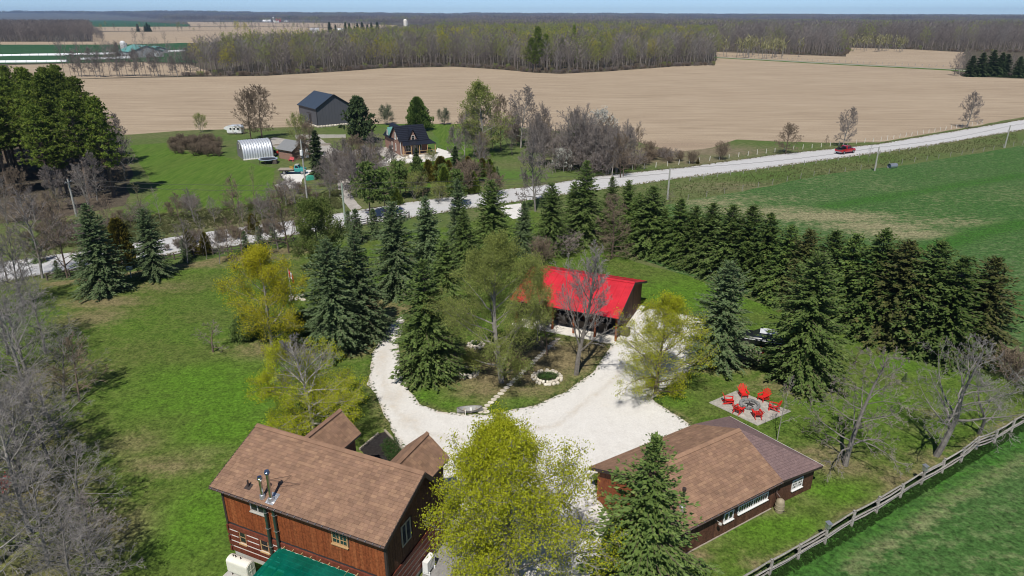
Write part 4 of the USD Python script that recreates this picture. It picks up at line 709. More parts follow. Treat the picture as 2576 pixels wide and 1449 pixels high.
# ------------------------------------------------------------------ the workshop at the right
WTH = .5553; WO = V3(9.11, 30.78, 0)
def ww(x, y, z=0.):
    c, s = math.cos(WTH), math.sin(WTH); return V3(WO[0] + c * x - s * y, WO[1] + s * x + c * y, z)
ws = thing('workshop', 'long low brown board workshop with a brown and purple shingled roof', 'workshop', WO, WTH)
WL, WW, WE, WR = 9.62, 3.83, 2.45, 4.21; wsl = (WR - WE) / WW
Af = (WL, WW, WR); Bf = (WL, 0, WE); Cn = (13.8, 0., 2.0); Dn = (13.2, 7.5, 2.0); Bb = (WL, 2 * WW, WE); A0 = (0, WW, WR)
rf = obj('roof', MB().slab([(0, 0, WE), Bf, Af, A0], (0, 0, -.12)).slab([Bb, (0, 2 * WW, WE), A0, Af], (0, 0, -.12)).slab([Bf, Cn, Af], (0, 0, -.12)).slab([Cn, Dn, Af], (0, 0, -.12)).slab([Dn, Bb, Af], (0, 0, -.12)), 'trim_dark', ws)
rp = str(rf.GetPath())
shingles(rp, [(0, 0, WE), Bf, Af, A0], .33, .21, 'shingle_brown', 300, lambda c: -c[0] * .3 + c[1], seed=41)
shingles(rp, [Bb, (0, 2 * WW, WE), A0, Af], .36, .22, 'shingle_brown', 0, seed=42)
shingles(rp, [Bf, Cn, Af], .3, .2, 'shingle_purple', 0, seed=43); shingles(rp, [Cn, Dn, Af], .3, .2, 'shingle_purple', 0, seed=44); shingles(rp, [Dn, Bb, Af], .3, .2, 'shingle_purple', 0, seed=45)
obj('ridge_cap', MB().beam((0, WW - .1, WR + .02), (WL, WW - .1, WR + .02), .26, .03, up=(0, -.46, 1)), 'shingle_brown', rf)
obj('drip_edge', MB().beam(V3(*Cn) + [.03, 0, 0], V3(*Dn) + [.03, 0, 0], .03, .06), 'trim_white', ws)
G0, G1, G2, G3, G4, G5 = (.4, .5), (WL - .1, .5), (13.5, .38), (12.95, 7.2), (WL - .1, 7.2), (.4, 7.2)
wtop = lambda x: WE + wsl * .5 - .13
core(ws, G0, G1, 0, wtop, 'board_dark', 'front_wall'); core(ws, G1, G2, 0, lambda x: 2.5 - x * .105, 'board_dark', 'front_wall'); core(ws, G2, G3, 0, lambda x: 1.95, 'board_dark', 'end_wall'); core(ws, G3, G5, 0, lambda x: 2.2, 'board_dark', 'back_wall')
gab = lambda x: WE + wsl * min(7.2 - x, x + .46) - .13
core(ws, G5, G0, 0, lambda x: gab(x), 'board_dark', 'gable_wall', n=9)
boards(ws, G0, G1, .06, lambda x: wtop(x), .2, 'siding_brown', skip=[(4.5, 5.4, .95, 1.6), (5.75, 8.6, 1.05, 1.62)], seed=51); boards(ws, G1, G2, .06, lambda x: 2.45 - x * .105, .2, 'siding_brown', skip=[(1.85, 2.85, .72, 1.5)], seed=52)
boards(ws, G5, G0, .06, lambda x: gab(x) - .02, .24, 'siding_red', seed=53); boards(ws, G2, G3, .06, lambda x: 1.93, .4, 'siding_brown', seed=54); boards(ws, G3, G5, .06, lambda x: 2.18, .5, 'siding_brown', seed=55)
window(ws, G0, G1, 4.58, 1.0, .72, .55, 'trim_white', nx=2, ny=1, sash=2, sill='trim_white'); window(ws, G0, G1, 5.85, 1.1, 2.65, .46, 'trim_white', nx=12, ny=1, sash=2, sill='trim_white'); window(ws, G1, G2, 1.9, .78, .9, .66, 'trim_white', nx=6, ny=3, sash=2, sill='trim_white')
gutter(ws, (0, -.015, WE - .02), (WL, -.015, WE - .02), r=.05, clips=17)
dn = obj('downspout', MB().tube([(WL - .1, -.06, WE - .08), (WL - .02, .3, WE - .45), (WL + .02, .32, 1.35), (WL + .0, .02, 1.2)], .04, 8), 'gutter_brown', ws)
obj('fascia', MB().beam((0, .02, WE - .1), (WL, .02, WE - .1), .03, .14).beam(V3(*Bf) + [0, .02, -.1], V3(*Cn) + [0, .02, -.1], .03, .14), 'trim_dark', ws)
obj('rake_board', MB().beam((.0, 0, WE - .08), (0, WW, WR - .08), .04, .2).beam((.0, 2 * WW, WE - .08), (0, WW, WR - .08), .04, .2), 'trim_dark', ws)
obj('stove_pipe', MB().tube([(1.75, 1.05, 2.8), (1.75, 1.05, 4.35)], .095, 14), 'chrome', ws); obj('flashing', MB().add(lathe([(.2, 2.86), (.18, 3.18), (.1, 3.22)], 14)[0] + [1.75, 1.05, 0], lathe([(0, 0)] * 3, 14)[1]), 'galvanized', ws)
obj('pipe_cap', MB().tube([(1.75, 1.05, 4.3), (1.75, 1.05, 4.46)], .12, 14), 'trim_dark', ws)
obj('sill_beam', MB().beam((.4, .44, .03), (WL - .1, .44, .03), .08, .06), 'plank_worn', ws)
obj('wall_lamp', MB().tube([(4.1, .48, 1.55), (4.1, .1, 1.6)], .02, 6).add(lathe([(0, 1.62), (.09, 1.58), (.12, 1.5)], 10)[0] + [4.1, .06, 0], lathe([(0, 0)] * 3, 10)[1]), 'trim_grey', ws)
b = ww(9.72, .0); rb = thing('rain_barrel', 'tan rain barrel under the downspout of the workshop', 'barrel', b, 0)
obj('body', lathe([(0, .0), (.24, 0), (.27, .12), (.3, .45), (.27, .8), (.24, .92), (.12, 1.02), (0, 1.03)], 20), 'barrel_tan', rb, 40)
for z in (.3, .6): obj('hoop', lathe([(.292, z - .03), (.312, z), (.292, z + .03)], 20), 'barrel_tan', rb)
obj('spigot', MB().tube([(.24, -.1, .12), (.34, -.14, .12)], .02, 6), 'trim_dark', rb)
# bins and clutter against the workshop's left gable, seen through the maple
b = ww(-.5, 2.4); bn = thing('blue_bin', 'blue plastic bin standing against the workshop gable wall', 'bin', b, WTH)
obj('body', MB().prism([(-.25, 0), (.25, 0), (.3, .75), (-.3, .75)], 1, -.25, .25), 'barrel_blue', bn); obj('lid', MB().box((-.32, -.28, .75), (.32, .28, .8)), 'appliance_white', bn)
# ------------------------------------------------------------------ the red roofed drive shed
RTH = -.4263
rs = thing('drive_shed', 'dark board drive shed with a bright red metal roof and open front', 'shed', (-.2, 64.67, 0), RTH)
RL, RW, RE, RR = 11.51, 5.57, 2.9, 4.67
n = 14
for i in range(n):
    a, b = RL * i / n, RL * (i + 1) / n
    for (y0, z0, y1, z1) in ((0, RE, RW, RR), (2 * RW, RE, RW, RR)):
        m = MB().slab([(a + .004, y0, z0), (b - .004, y0, z0), (b - .004, y1, z1), (a + .004, y1, z1)], (0, 0, .03)).beam((a + .03, y0, z0 + .055), (a + .03, y1, z1 + .055), .06, .06).beam((a + .42, y0, z0 + .035), (a + .42, y1, z1 + .035), .03, .022)
        obj('roof_panel', m, 'red_metal', rs)
obj('ridge_cap', MB().beam((0, RW - .12, RR + .05), (RL, RW - .12, RR + .05), .28, .02, up=(0, -.3, 1)).beam((0, RW + .12, RR + .05), (RL, RW + .12, RR + .05), .28, .02, up=(0, .3, 1)), 'red_metal', rs)
obj('soffit', MB().slab([(.02, .02, RE - .03), (RL - .02, .02, RE - .03), (RL - .02, RW, RR - .03), (.02, RW, RR - .03)], (0, 0, -.06)).slab([(RL - .02, 2 * RW, RE - .03), (.02, 2 * RW, RE - .03), (.02, RW, RR - .03), (RL - .02, RW, RR - .03)], (0, 0, -.06)), 'board_dark', rs)
obj('rake_board', MB().beam((RL, 0, RE - .1), (RL, RW, RR - .1), .05, .2).beam((RL, 2 * RW, RE - .1), (RL, RW, RR - .1), .05, .2), 'board_dark', rs)
for x in (.35, 2.15, 4.4, 6.68, 8.93, 11.1): obj('post', MB().box((x - .09, .72, 0), (x + .09, .9, RE + .15)), 'siding_red', rs)
obj('header_beam', MB().box((.3, .74, RE - .12), (RL - .3, .88, RE + .1)), 'siding_brown', rs)
rz = lambda y: RE + (RR - RE) / RW * min(y, 2 * RW - y) - .12
core(rs, (RL - .45, 3.2), (RL - .45, 2 * RW - .5), 0, lambda x: rz(3.2 + x), 'board_dark', 'gable_wall', n=7); core(rs, (.45, 2 * RW - .5), (.45, .9), 0, lambda x: rz(2 * RW - .5 - x), 'board_dark', 'gable_wall', n=7)
core(rs, (RL - .45, 2 * RW - .5), (.45, 2 * RW - .5), 0, lambda x: RE, 'board_dark', 'back_wall'); core(rs, (.5, 3.3), (RL - .5, 3.3), 0, lambda x: 3.4, 'board_dark', 'inner_wall')
boards(rs, (RL - .45, .9), (RL - .45, 2 * RW - .5), .05, lambda x: rz(.9 + x) - .02, .25, 'siding_brown', seed=61)
obj('door', MB().box((6.9, 3.1, .05), (8.6, 3.17, 2.4)), 'siding_red', rs); obj('door', MB().box((2.6, 3.1, .05), (4.2, 3.17, 2.4)), 'siding_brown', rs)
obj('floor_slab', MB().box((.1, .15, -.1), (RL + .1, 10.6, .12)), 'concrete_pale', rs)
for k in range(5): x = 2.3 + k * 2.2; obj('storage_crate', MB().box((x, 2.2, .13), (x + .9, 2.9, .9 + .25 * (k % 2))), 'board_worn', rs)

# ------------------------------------------------------------------ patio, fire ring and chairs
pc = [at(1783, 1014)[:2], at(1852.6, 984)[:2], at(1990, 1036)[:2], at(1906, 1072)[:2]]
PP = Polygon(pc).buffer(0)
patio = UsdGeom.Xform.Define(stage, '/World/stone_patio'); tag(patio, 'pale stone patio with a fire ring beyond the workshop', None, None, 'structure')
obj('mortar_bed', MB().slab([(*c, .035) for c in PP.exterior.coords[:-1]][::(1 if PP.exterior.is_ccw else -1)], (0, 0, .02)), 'trim_grey', patio)
rng = np.random.default_rng(5); gp = [(x, y) for x in np.arange(PP.bounds[0] - 1, PP.bounds[2] + 1, .62) for y in np.arange(PP.bounds[1] - 1, PP.bounds[3] + 1, .62)]
gp = np.array(gp) + rng.uniform(-.2, .2, (len(gp), 2))
for c in shapely.get_parts(shapely.voronoi_polygons(shapely.multipoints(gp))):
    q = c.intersection(PP).buffer(-.013, join_style='mitre')
    if q.geom_type == 'Polygon' and q.area > .01:
        xy = np.array(q.exterior.coords)[:-1]; xy = xy if q.exterior.is_ccw else xy[::-1]; obj('flag_stone', MB().slab([(*a, .056) for a in xy], (0, 0, .022 + rng.uniform(0, .006))), 'flag_stone', patio)
fc = at(1885, 1021.7); fr = thing('fire_ring', 'round fire ring of dark stones in the middle of the patio', 'fire pit', (fc[0], fc[1], .082))
def stone(c, sx, sy, sz, az, seed):
    m = trimesh.creation.icosphere(1, 1.0); v = np.array(m.vertices); v *= 1 + .3 * (meshkit.fbm(v * 1.3 + seed * 7.1, 2)[:, None] - .5); v = np.sign(v) * np.abs(v) ** .8 * [sx, sy, sz]; a, b = math.cos(az), math.sin(az)
    return v @ np.array([[a, b, 0], [-b, a, 0], [0, 0, 1]]) + c, np.array(m.faces)
for k in range(15):
    a = k * 6.283 / 15; obj('stone', stone(V3(math.cos(a) * .72, math.sin(a) * .72, .1), .14, .19, .13, a, k), 'fire_stone', fr)
obj('ash_bed', lathe([(.6, .0), (.4, .04), (0, .06)], 20), 'ash', fr)
for k in range(5): a = k * 1.3; obj('log', MB().tube([(math.cos(a) * .4, math.sin(a) * .4, .08), (-math.cos(a + .5) * .25, -math.sin(a + .5) * .25, .16)], .05, 7), 'board_dark', fr)
def chair_kind():
    root = kind_root('adirondack_chair')
    for k in range(7):           # fan back: local +y is the front
        a = (k - 3) * .085; x = (k - 3) * .085; h = .92 - .035 * (k - 3) ** 2
        obj('back_slat', MB().beam((x * .9, -.24, .27), (x * .9 + a * .8, -.24 - h * .42, .27 + h * .86), .078, .02, up=(0, 1, .4)), 'chair_red', root)
    for k in range(6): y = -.2 + k * .095; obj('seat_slat', MB().box((-.27, y, .27 + k * .018), (.27, y + .08, .292 + k * .018)), 'chair_red', root)
    for s in (-1, 1):
        obj('arm', MB().slab([(s * .27, .42, .55), (s * .42, .42, .55), (s * .42, -.2, .55), (s * .33, -.46, .55), (s * .27, -.46, .55)][::s], (0, 0, .025)), 'chair_red', root)
        obj('front_leg', MB().box((s * .3 - .02, .32, 0), (s * .3 + .02, .42, .55)), 'chair_red', root)
        obj('rear_leg', MB().beam((s * .28, .38, .36), (s * .28, -.55, .05), .03, .11), 'chair_red', root)
        obj('arm_post', MB().beam((s * .3, -.38, .18), (s * .3, -.38, .55), .03, .06), 'chair_red', root)
    obj('cross_rail', MB().beam((-.36, -.4, .535), (.36, -.4, .535), .05, .03).beam((-.28, .4, .34), (.28, .4, .34), .025, .09), 'chair_red', root)
    return root
ck = chair_kind()
for (x, y, lab) in ((1832, 1017, 'red slatted garden chair at the end of the patio nearest the driveway'), (1869, 999, 'red slatted garden chair at the back of the patio, in front of the big spruce'), (1919, 1008, 'red slatted garden chair at the back of the patio towards the bare trees'),
                    (1945, 1033, 'red slatted garden chair on the patio beside the leaning bare sapling'), (1857, 1040, 'red slatted garden chair with its back to the workshop, turned aside'), (1903, 1051, 'red slatted garden chair with its back to the workshop, square on')):
    p = at(x, y); d = fc - p; thing('garden_chair', lab, 'chair', (p[0], p[1], .084), math.atan2(d[1], d[0]) - math.pi / 2, .9, 'garden chairs around the fire ring', ck)

# ------------------------------------------------------------------ stepping stones, stone rings, rowing boat
path = UsdGeom.Xform.Define(stage, '/World/stepping_stone_path'); tag(path, 'line of pale stepping stones from the shed to the driveway', None, None, 'structure')
r6 = lambda x, y: at(966 + .22397 * x, 831.8 + .22397 * y)
st = [(1950, 98), (1920, 125), (1890, 150), (1865, 178), (1840, 203), (1812, 230), (1783, 257), (1755, 285), (1725, 312), (1695, 340), (1668, 370), (1640, 398), (1607, 428), (1572, 455), (1540, 487), (1510, 520), (1475, 547), (1445, 580), (1412, 610), (1375, 645), (1340, 678), (1308, 713), (1270, 746), (1233, 778), (1198, 812), (1161, 845), (1123, 880), (1085, 914), (1150, 918)]
rng = np.random.default_rng(3)
for k, (x, y) in enumerate(st):
    p = r6(x, y); t = np.sort(rng.uniform(0, 6.283, 8)) * .15 + np.arange(8) * .785 * .85; obj('stepping_stone', MB().slab([(p[0] + math.cos(a) * .3 * rng.uniform(.85, 1.1), p[1] + math.sin(a) * .24 * rng.uniform(.85, 1.1), .02) for a in t], (0, 0, .05)), 'pale_stone', path)
for j, (x, y, r, lab) in enumerate(((1832, 535, 1.15, 'round planting bed ringed with pale stones beside the stepping stones'), (935, 485, .8, 'round planting bed ringed with pale stones near the big front spruce'), (1035, 170, .6, 'small half ring of pale stones behind the budding trees'))):
    p = r6(x, y); rg = thing('stone_ring', lab, 'planting bed', (p[0], p[1], .03), group='stone ringed planting beds'); n = int(17 * r)
    for row in range(2):
        for k in range(n):
            a = k * 6.283 / n + row * .2 + rng.uniform(-.08, .08); rr = r + (row - .5) * .3 + rng.uniform(-.06, .06); obj('stone', stone(V3(math.cos(a) * rr, math.sin(a) * rr, .08 + .06 * (1 - row)), .15 * rng.uniform(.8, 1.25), .17 * rng.uniform(.8, 1.2), .12 * rng.uniform(.8, 1.3), a, k + 30 * row + 100 * j), 'pale_stone', rg)
    obj('soil', lathe([(r - .1, .02), (r * .5, .1), (0, .13)], 18), 'soil_dark', rg)
    q = thing('bed_plant', ('low green plants growing in the ' + ('large stone ring by the stepping stones', 'stone ring near the big front spruce', 'small half ring behind the budding trees')[j]), 'plant', (p[0], p[1], .1), 0, (r * .8, r * .8, .45), None, KIND['garden_bush'][0])
p = at(1182, 1038); bt = thing('rowing_boat', 'old grey wooden rowing boat at the edge of the driveway island', 'boat', (p[0], p[1], .03), .12)
n = 15; t = np.linspace(-1, 1, n); hw_ = .42 * (1 - np.abs(t) ** 2.4) + .01; sheer = .34 + .14 * t ** 2
def strake(t, u): return V3(t * 1.05, u * .42 * (1 - abs(t) ** 2.4) * (1 if abs(u) < .99 else 1), .03 + (.32 + .15 * t * t) * abs(u) ** 2.2)
us = np.linspace(-1, 1, 9); hull = np.array([[strake(a, b) for b in us] for a in t]); inner = hull * [.965, .93, 1] + [0, 0, .025]
i = np.arange(n * 9).reshape(n, 9); q = np.stack([i[:-1, :-1], i[1:, :-1], i[1:, 1:], i[:-1, 1:]], -1).reshape(-1, 4)
obj('hull', MB().add(hull.reshape(-1, 3), q[:, ::-1]).add(inner.reshape(-1, 3), q), 'boat_grey', bt, 40)
for s in (0, 8): obj('gunwale', MB().tube(hull[:, s] + [0, 0, .02], .025, 6), 'board_worn', bt)
for x in (-.45, .1, .55): w_ = .4 * (1 - abs(x) ** 2.4); obj('thwart', MB().box((x - .08, -w_ + .03, .24), (x + .08, w_ - .03, .265)), 'trim_white' if x == .1 else 'plank_worn', bt)
p = at(1171, 1046); obj_p = thing('marker_post', 'short pale post beside the old rowing boat', 'post', (p[0], p[1], 0)); obj('stake', MB().box((-.035, -.035, 0), (.035, .035, .5)), 'post_white', obj_p); obj('stake_cap', MB().box((-.05, -.05, .5), (.05, .05, .54)), 'post_white', obj_p)
# flag pole with its flag hanging down
p = at(734, 752); fp = thing('flag_pole', 'white flag pole with a limp red and white flag beside the gold budding maple', 'flag pole', (p[0], p[1], 0)); hf = rise(734, 752, 672)
obj('pole', MB().tube([(0, 0, 0), (0, 0, hf)], [.045, .03], 8), 'post_white', fp); obj('finial', MB().add(lathe([(0, hf - .02), (.06, hf + .04), (0, hf + .1)], 8)[0], lathe([(0, 0)] * 3, 8)[1]), 'post_white', fp)
for mt, a0, a1, z1 in (('flag_red', .02, .16, 0.), ('flag_white', .16, .34, -.25), ('flag_red', .34, .5, -.5)):
    u = np.linspace(a0, a1, 4); zz = np.linspace(hf - .25, hf - 1.1, 6); g = np.array([[(x, .05 * math.sin(x * 26 + z * 3), z + z1 * .8 * (x / .5) - .9 * x) for z in zz] for x in u]); k = np.arange(24).reshape(4, 6)
    obj('flag_panel', MB().add(np.vstack([g.reshape(-1, 3), g.reshape(-1, 3) + [0, .006, 0]]), np.vstack([np.stack([k[:-1, :-1], k[1:, :-1], k[1:, 1:], k[:-1, 1:]], -1).reshape(-1, 4), np.stack([k[:-1, :-1], k[:-1, 1:], k[1:, 1:], k[1:, :-1]], -1).reshape(-1, 4) + 24])), mt, fp)
rk = thing('garden_rocks', 'cluster of grey and pale rocks in the bed by the flag pole', 'rocks', tuple(at(748, 757)))
for k in range(9): obj('rock', stone(V3((k % 3) * .7 - 1 + rng.uniform(-.3, .3), (k // 3) * .7 + rng.uniform(-.3, .3), .1), rng.uniform(.15, .35), rng.uniform(.15, .3), rng.uniform(.12, .25), rng.uniform(0, 3), k + 400), 'pale_stone', rk)
# ------------------------------------------------------------------ vehicles
def wheel(parent, c, r, w, side, label=None):
    """A wheel whose axle lies along y."""
    t = lathe([(r * .62, -w / 2), (r * .95, -w / 2), (r, -w * .3), (r, w * .3), (r * .95, w / 2), (r * .62, w / 2)], 20); R = np.array([[1, 0, 0], [0, 0, 1], [0, -1, 0]]).T
    tyre = obj('wheel', (t[0] @ R + c, t[1]), 'rubber', parent, 40); h = lathe([(0, -w * .34), (r * .3, -w * .36), (r * .62, -w * .44), (r * .64, w * .44), (r * .3, w * .36), (0, w * .34)], 16)
    obj('rim', (h[0] @ R + c, h[1]), 'hub_silver', tyre, 40)
def loft_body(stations, mat_, parent, name='body', n=10):
    """Car body from cross sections (x, half width, z bottom, z shoulder, roundness)."""
    sec = []
    for (x, w, z0, z1, rr) in stations:
        a = [(x, -w * .94, z0), (x, -w, z0 + .12), (x, -w, z1 - rr), (x, -w + rr * .8, z1), (x, w - rr * .8, z1), (x, w, z1 - rr), (x, w, z0 + .12), (x, w * .94, z0)]; sec.append(a)
    v = np.array(sec, float); k = len(stations); i = np.arange(k * 8).reshape(k, 8); j = np.roll(i, -1, 1); q = np.stack([i[:-1], i[1:], j[1:], j[:-1]], -1).reshape(-1, 4)
    m = MB().add(v.reshape(-1, 3), q[:, ::-1]); m.poly(v[0]); m.poly(v[-1][::-1]); return obj(name, m, mat_, parent, 25)
def red_pickup():
    a, b = at(2111, 388), at(2140, 383.5); p = (a + b) / 2; d = b - a
    t = thing('pickup_truck', 'red pickup truck with a black cargo bed driving away on the gravel road', 'pickup truck', (p[0], p[1] , .06), math.atan2(*(at(2210, 376) - at(2040, 400))[1::-1]), 1.0)
    bd = loft_body([(-2.55, .92, .5, 1.1, .05), (-2.5, .95, .45, 1.12, .05), (-.75, .95, .42, 1.14, .06), (-.7, .95, .4, 1.14, .06), (1.1, .95, .4, 1.14, .1), (2.2, .92, .42, 1.1, .16), (2.55, .85, .5, .98, .2), (2.62, .78, .55, .85, .1)], 'car_red', t)
    obj('bed_liner', MB().box((-2.46, -.82, 1.105), (-.84, .82, 1.15)), 'car_black', t)
    for (lo, hi) in (((-2.5, -.93, 1.14), (-.75, -.84, 1.24)), ((-2.5, .84, 1.14), (-.75, .93, 1.24)), ((-2.56, -.9, .95), (-2.48, .9, 1.24)), ((-.82, -.93, 1.14), (-.75, .93, 1.26))): obj('bed_side', MB().box(lo, hi), 'car_black', t)
    obj('cab', MB().add([(-.75, -.88, 1.12), (1.25, -.88, 1.12), (1.25, .88, 1.12), (-.75, .88, 1.12), (-.55, -.68, 1.78), (.45, -.68, 1.78), (.45, .68, 1.78), (-.55, .68, 1.78)], BOXF), 'car_red', t)
    obj('rear_window', MB().slab([(-.76, -.66, 1.24), (-.76, .66, 1.24), (-.61, .56, 1.68), (-.61, -.56, 1.68)][::-1], (-.02, 0, .01)), 'glass_dark', t); obj('windscreen', MB().slab([(1.2, -.74, 1.2), (1.2, .74, 1.2), (.53, .6, 1.72), (.53, -.6, 1.72)], (.03, 0, .03)), 'glass_dark', t)
    for s in (-1, 1):
        for (x0, x1, x2, x3) in ((-.55, .2, .17, -.45), (.28, 1.05, .45, .25)): obj('side_window', MB().slab([(x0, s * .885, 1.2), (x1, s * .885, 1.2), (x2, s * .7, 1.7), (x3, s * .7, 1.7)][::-s], (0, s * .02, .0)), 'glass_dark', t)
        obj('tail_light', MB().box((-2.59, s * .9 - .06, .8), (-2.53, s * .9 + .06, 1.08)), 'flag_red', t); obj('headlight', MB().box((2.55, s * .66 - .14, .72), (2.64, s * .66 + .14, .88)), 'trim_white', t)
        obj('mirror', MB().box((.95, s * 1.02 - .1, 1.2), (1.05, s * 1.02 + .1, 1.36)), 'car_black', t)
        for x in (-1.65, 1.65): wheel(t, V3(x, s * .88, .38), .38, .25, s)
    obj('bumper', MB().box((-2.72, -.88, .45), (-2.55, .88, .65)), 'hub_silver', t); obj('spare_tyre', MB().tube([(-2.3, .25, 1.3), (-2.3, .45, 1.42)], .32, 16), 'rubber', t)
    obj('cargo', MB().box((-1.9, -.5, 1.15), (-1.2, .4, 1.42)).box((-1.1, -.7, 1.15), (-.85, .6, 1.5)), 'car_black', t)
red_pickup()
def teal_truck():
    p = at(737, 437); t = thing('flatbed_truck', 'old teal flatbed truck with a worn plank deck on the gravel pad', 'truck', (p[0], p[1], .03), at(768, 436)[0] * 0 + .06)
    obj('deck', MB().box((-2.7, -1.05, .92), (.45, 1.05, 1.0)), 'plank_worn', t); obj('chassis', MB().box((-2.6, -.4, .6), (2.1, .4, .8)), 'rubber', t)
    for k in range(6): obj('deck_plank', MB().box((-2.7, -1.03 + k * .345, 1.003), (.45, -.71 + k * .345, 1.03)), 'plank_worn', t)
    loft_body([(.55, .86, .55, 1.2, .08), (1.5, .88, .5, 1.22, .1), (1.6, .84, .55, 1.22, .15), (2.55, .72, .6, 1.15, .2), (2.72, .6, .62, .98, .15)], 'truck_teal', t)
    obj('cab', MB().add([(.55, -.84, 1.18), (1.62, -.84, 1.18), (1.62, .84, 1.18), (.55, .84, 1.18), (.65, -.66, 1.82), (1.3, -.66, 1.82), (1.3, .66, 1.82), (.65, .66, 1.82)], BOXF), 'truck_teal', t); obj('cab_roof', MB().box((.62, -.68, 1.82), (1.34, .68, 1.88)), 'trim_grey', t)
    obj('windscreen', MB().slab([(1.6, -.7, 1.26), (1.6, .7, 1.26), (1.34, .58, 1.76), (1.34, -.58, 1.76)], (.03, 0, .02)), 'glass_dark', t)
    for s in (-1, 1):
        obj('side_window', MB().slab([(.75, s * .83, 1.26), (1.45, s * .83, 1.26), (1.24, s * .69, 1.72), (.75, s * .69, 1.72)][::-s], (0, s * .02, 0)), 'glass_dark', t)
        f = np.linspace(0, math.pi, 9); obj('fender', MB().slab([(2.05 + math.cos(a) * .55, s * .82, .62 + math.sin(a) * .45) for a in f], (0, s * .18, 0)), 'truck_teal', t); obj('headlight', MB().tube([(2.6, s * .62, .92), (2.72, s * .62, .92)], .1, 12), 'trim_white', t)
        wheel(t, V3(2.05, s * .86, .4), .4, .22, s); wheel(t, V3(-1.5, s * .86, .4), .4, .3, s)
    obj('hood', MB().prism([(1.6, 1.18), (2.7, 1.05), (2.7, 1.12), (1.6, 1.34)], 1, -.45, .45), 'truck_teal', t)
    rk_ = obj('stake_rack', MB().beam((.2, -.9, 1.03), (.2, -.9, 1.7), .06, .06).beam((.2, .9, 1.03), (.2, .9, 1.7), .06, .06), 'implement_yellow', t)
    for z in (1.2, 1.4, 1.6): obj('rack_rail', MB().beam((-.3, -.9, z), (.3, -.9, z), .03, .08).beam((.2, -.9, z), (.2, .9, z), .03, .08), 'implement_yellow', rk_)
teal_truck()
def camper():
    p = at(594, 337); t = thing('camper_trailer', 'white travel trailer with a rounded roof at the edge of the stubble field', 'camper', (p[0], p[1], .02), .0)
    obj('body', MB().prism([(-2.0, .5), (1.9, .45), (2.0, 1.9), (1.8, 2.25), (1.3, 2.4), (-1.0, 2.35), (-2.2, 2.15), (-2.75, 1.75), (-2.7, 1.45), (-2.0, 1.2)], 1, -1.05, 1.05), 'car_white', t)
    obj('skirt', MB().box((-1.7, -1.0, .3), (1.85, 1.0, .5)), 'trim_grey', t); obj('roof_edge', MB().beam((-1.4, -1.07, 2.22), (1.6, -1.07, 2.3), .03, .06), 'trim_white', t)
    for x, w_ in ((-.9, .5), (.1, .45), (1.1, .6)): obj('window', MB().box((x - w_ / 2, -1.075, 1.25), (x + w_ / 2, -1.05, 1.75)), 'glass_dark', t)
    obj('door', MB().box((-.42, -1.07, .55), (-.2, -1.05, 1.9)), 'trim_grey', t)
    for s in (-1, 1): wheel(t, V3(.3, s * .95, .33), .33, .2, s)
camper()
def parked_car():
    p = at(1915, 866); t = thing('parked_car', 'black and silver car half hidden between the two big spruces', 'car', (p[0], p[1], .035), 2.75 - math.pi)
    loft_body([(-2.2, .72, .4, .78, .12), (-2.1, .85, .3, .9, .12), (-1.0, .9, .26, .96, .12), (1.2, .9, .26, .98, .12), (2.05, .86, .3, .95, .14), (2.2, .78, .4, .85, .1)], 'car_black', t)
    obj('cabin', MB().add([(-.9, -.8, .95), (1.7, -.8, .95), (1.7, .8, .95), (-.9, .8, .95), (-.25, -.6, 1.42), (1.05, -.6, 1.42), (1.05, .6, 1.42), (-.25, .6, 1.42)], BOXF), 'glass_dark', t)
    obj('roof', MB().box((-.28, -.62, 1.42), (1.08, .62, 1.46)), 'car_white', t); obj('tailgate', MB().slab([(1.72, -.78, .98), (1.72, .78, .98), (1.08, .62, 1.43), (1.08, -.62, 1.43)], (.04, 0, .03)), 'car_white', t); obj('rear_panel', MB().box((2.16, -.76, .45), (2.24, .76, .9)), 'car_white', t)
    for s in (-1, 1):
        obj('trim_strip', MB().beam((-1.6, s * .91, .75), (2.0, s * .91, .78), .03, .06), 'car_white', t); obj('tail_light', MB().box((2.18, s * .7 - .08, .7), (2.26, s * .7 + .08, .86)), 'flag_red', t)
        for x in (-1.35, 1.3): wheel(t, V3(x, s * .82, .32), .32, .2, s)
parked_car()
p = at(1896, 866); q = thing('plastic_drum', 'bright blue plastic drum beside the parked car', 'drum', (p[0], p[1], .03)); obj('body', lathe([(0, 0), (.27, 0), (.3, .05), (.3, .85), (.27, .9), (0, .9)], 18), 'barrel_blue', q, 40)
for z in (.3, .6): obj('rib', lathe([(.3, z - .03), (.32, z), (.3, z + .03)], 18), 'barrel_blue', q)
p = at(1876, 908); t = thing('utility_trailer', 'weathered wooden utility trailer under the big spruce', 'trailer', (p[0], p[1], .035), -.5)
obj('bed', MB().box((-1.2, -.65, .5), (1.2, .65, .58)), 'plank_worn', t)
for lo, hi in (((-1.2, -.68, .58), (1.2, -.62, .95)), ((-1.2, .62, .58), (1.2, .68, .95)), ((-1.23, -.65, .58), (-1.17, .65, .95)), ((1.17, -.65, .58), (1.23, .65, .95))): obj('side_board', MB().box(lo, hi), 'plank_worn', t)
obj('drawbar', MB().beam((-1.2, 0, .48), (-2.1, 0, .45), .08, .08), 'trim_dark', t); obj('fender', MB().box((-.4, -.95, .62), (.4, -.68, .66)).box((-.4, .68, .62), (.4, .95, .66)), 'trim_grey', t)
for s in (-1, 1): wheel(t, V3(0, s * .8, .3), .3, .2, s)
p = at(1893, 893); t = thing('grader_blade', 'red and yellow tractor blade lying behind the wooden trailer', 'implement', (p[0], p[1], .03), -.45)
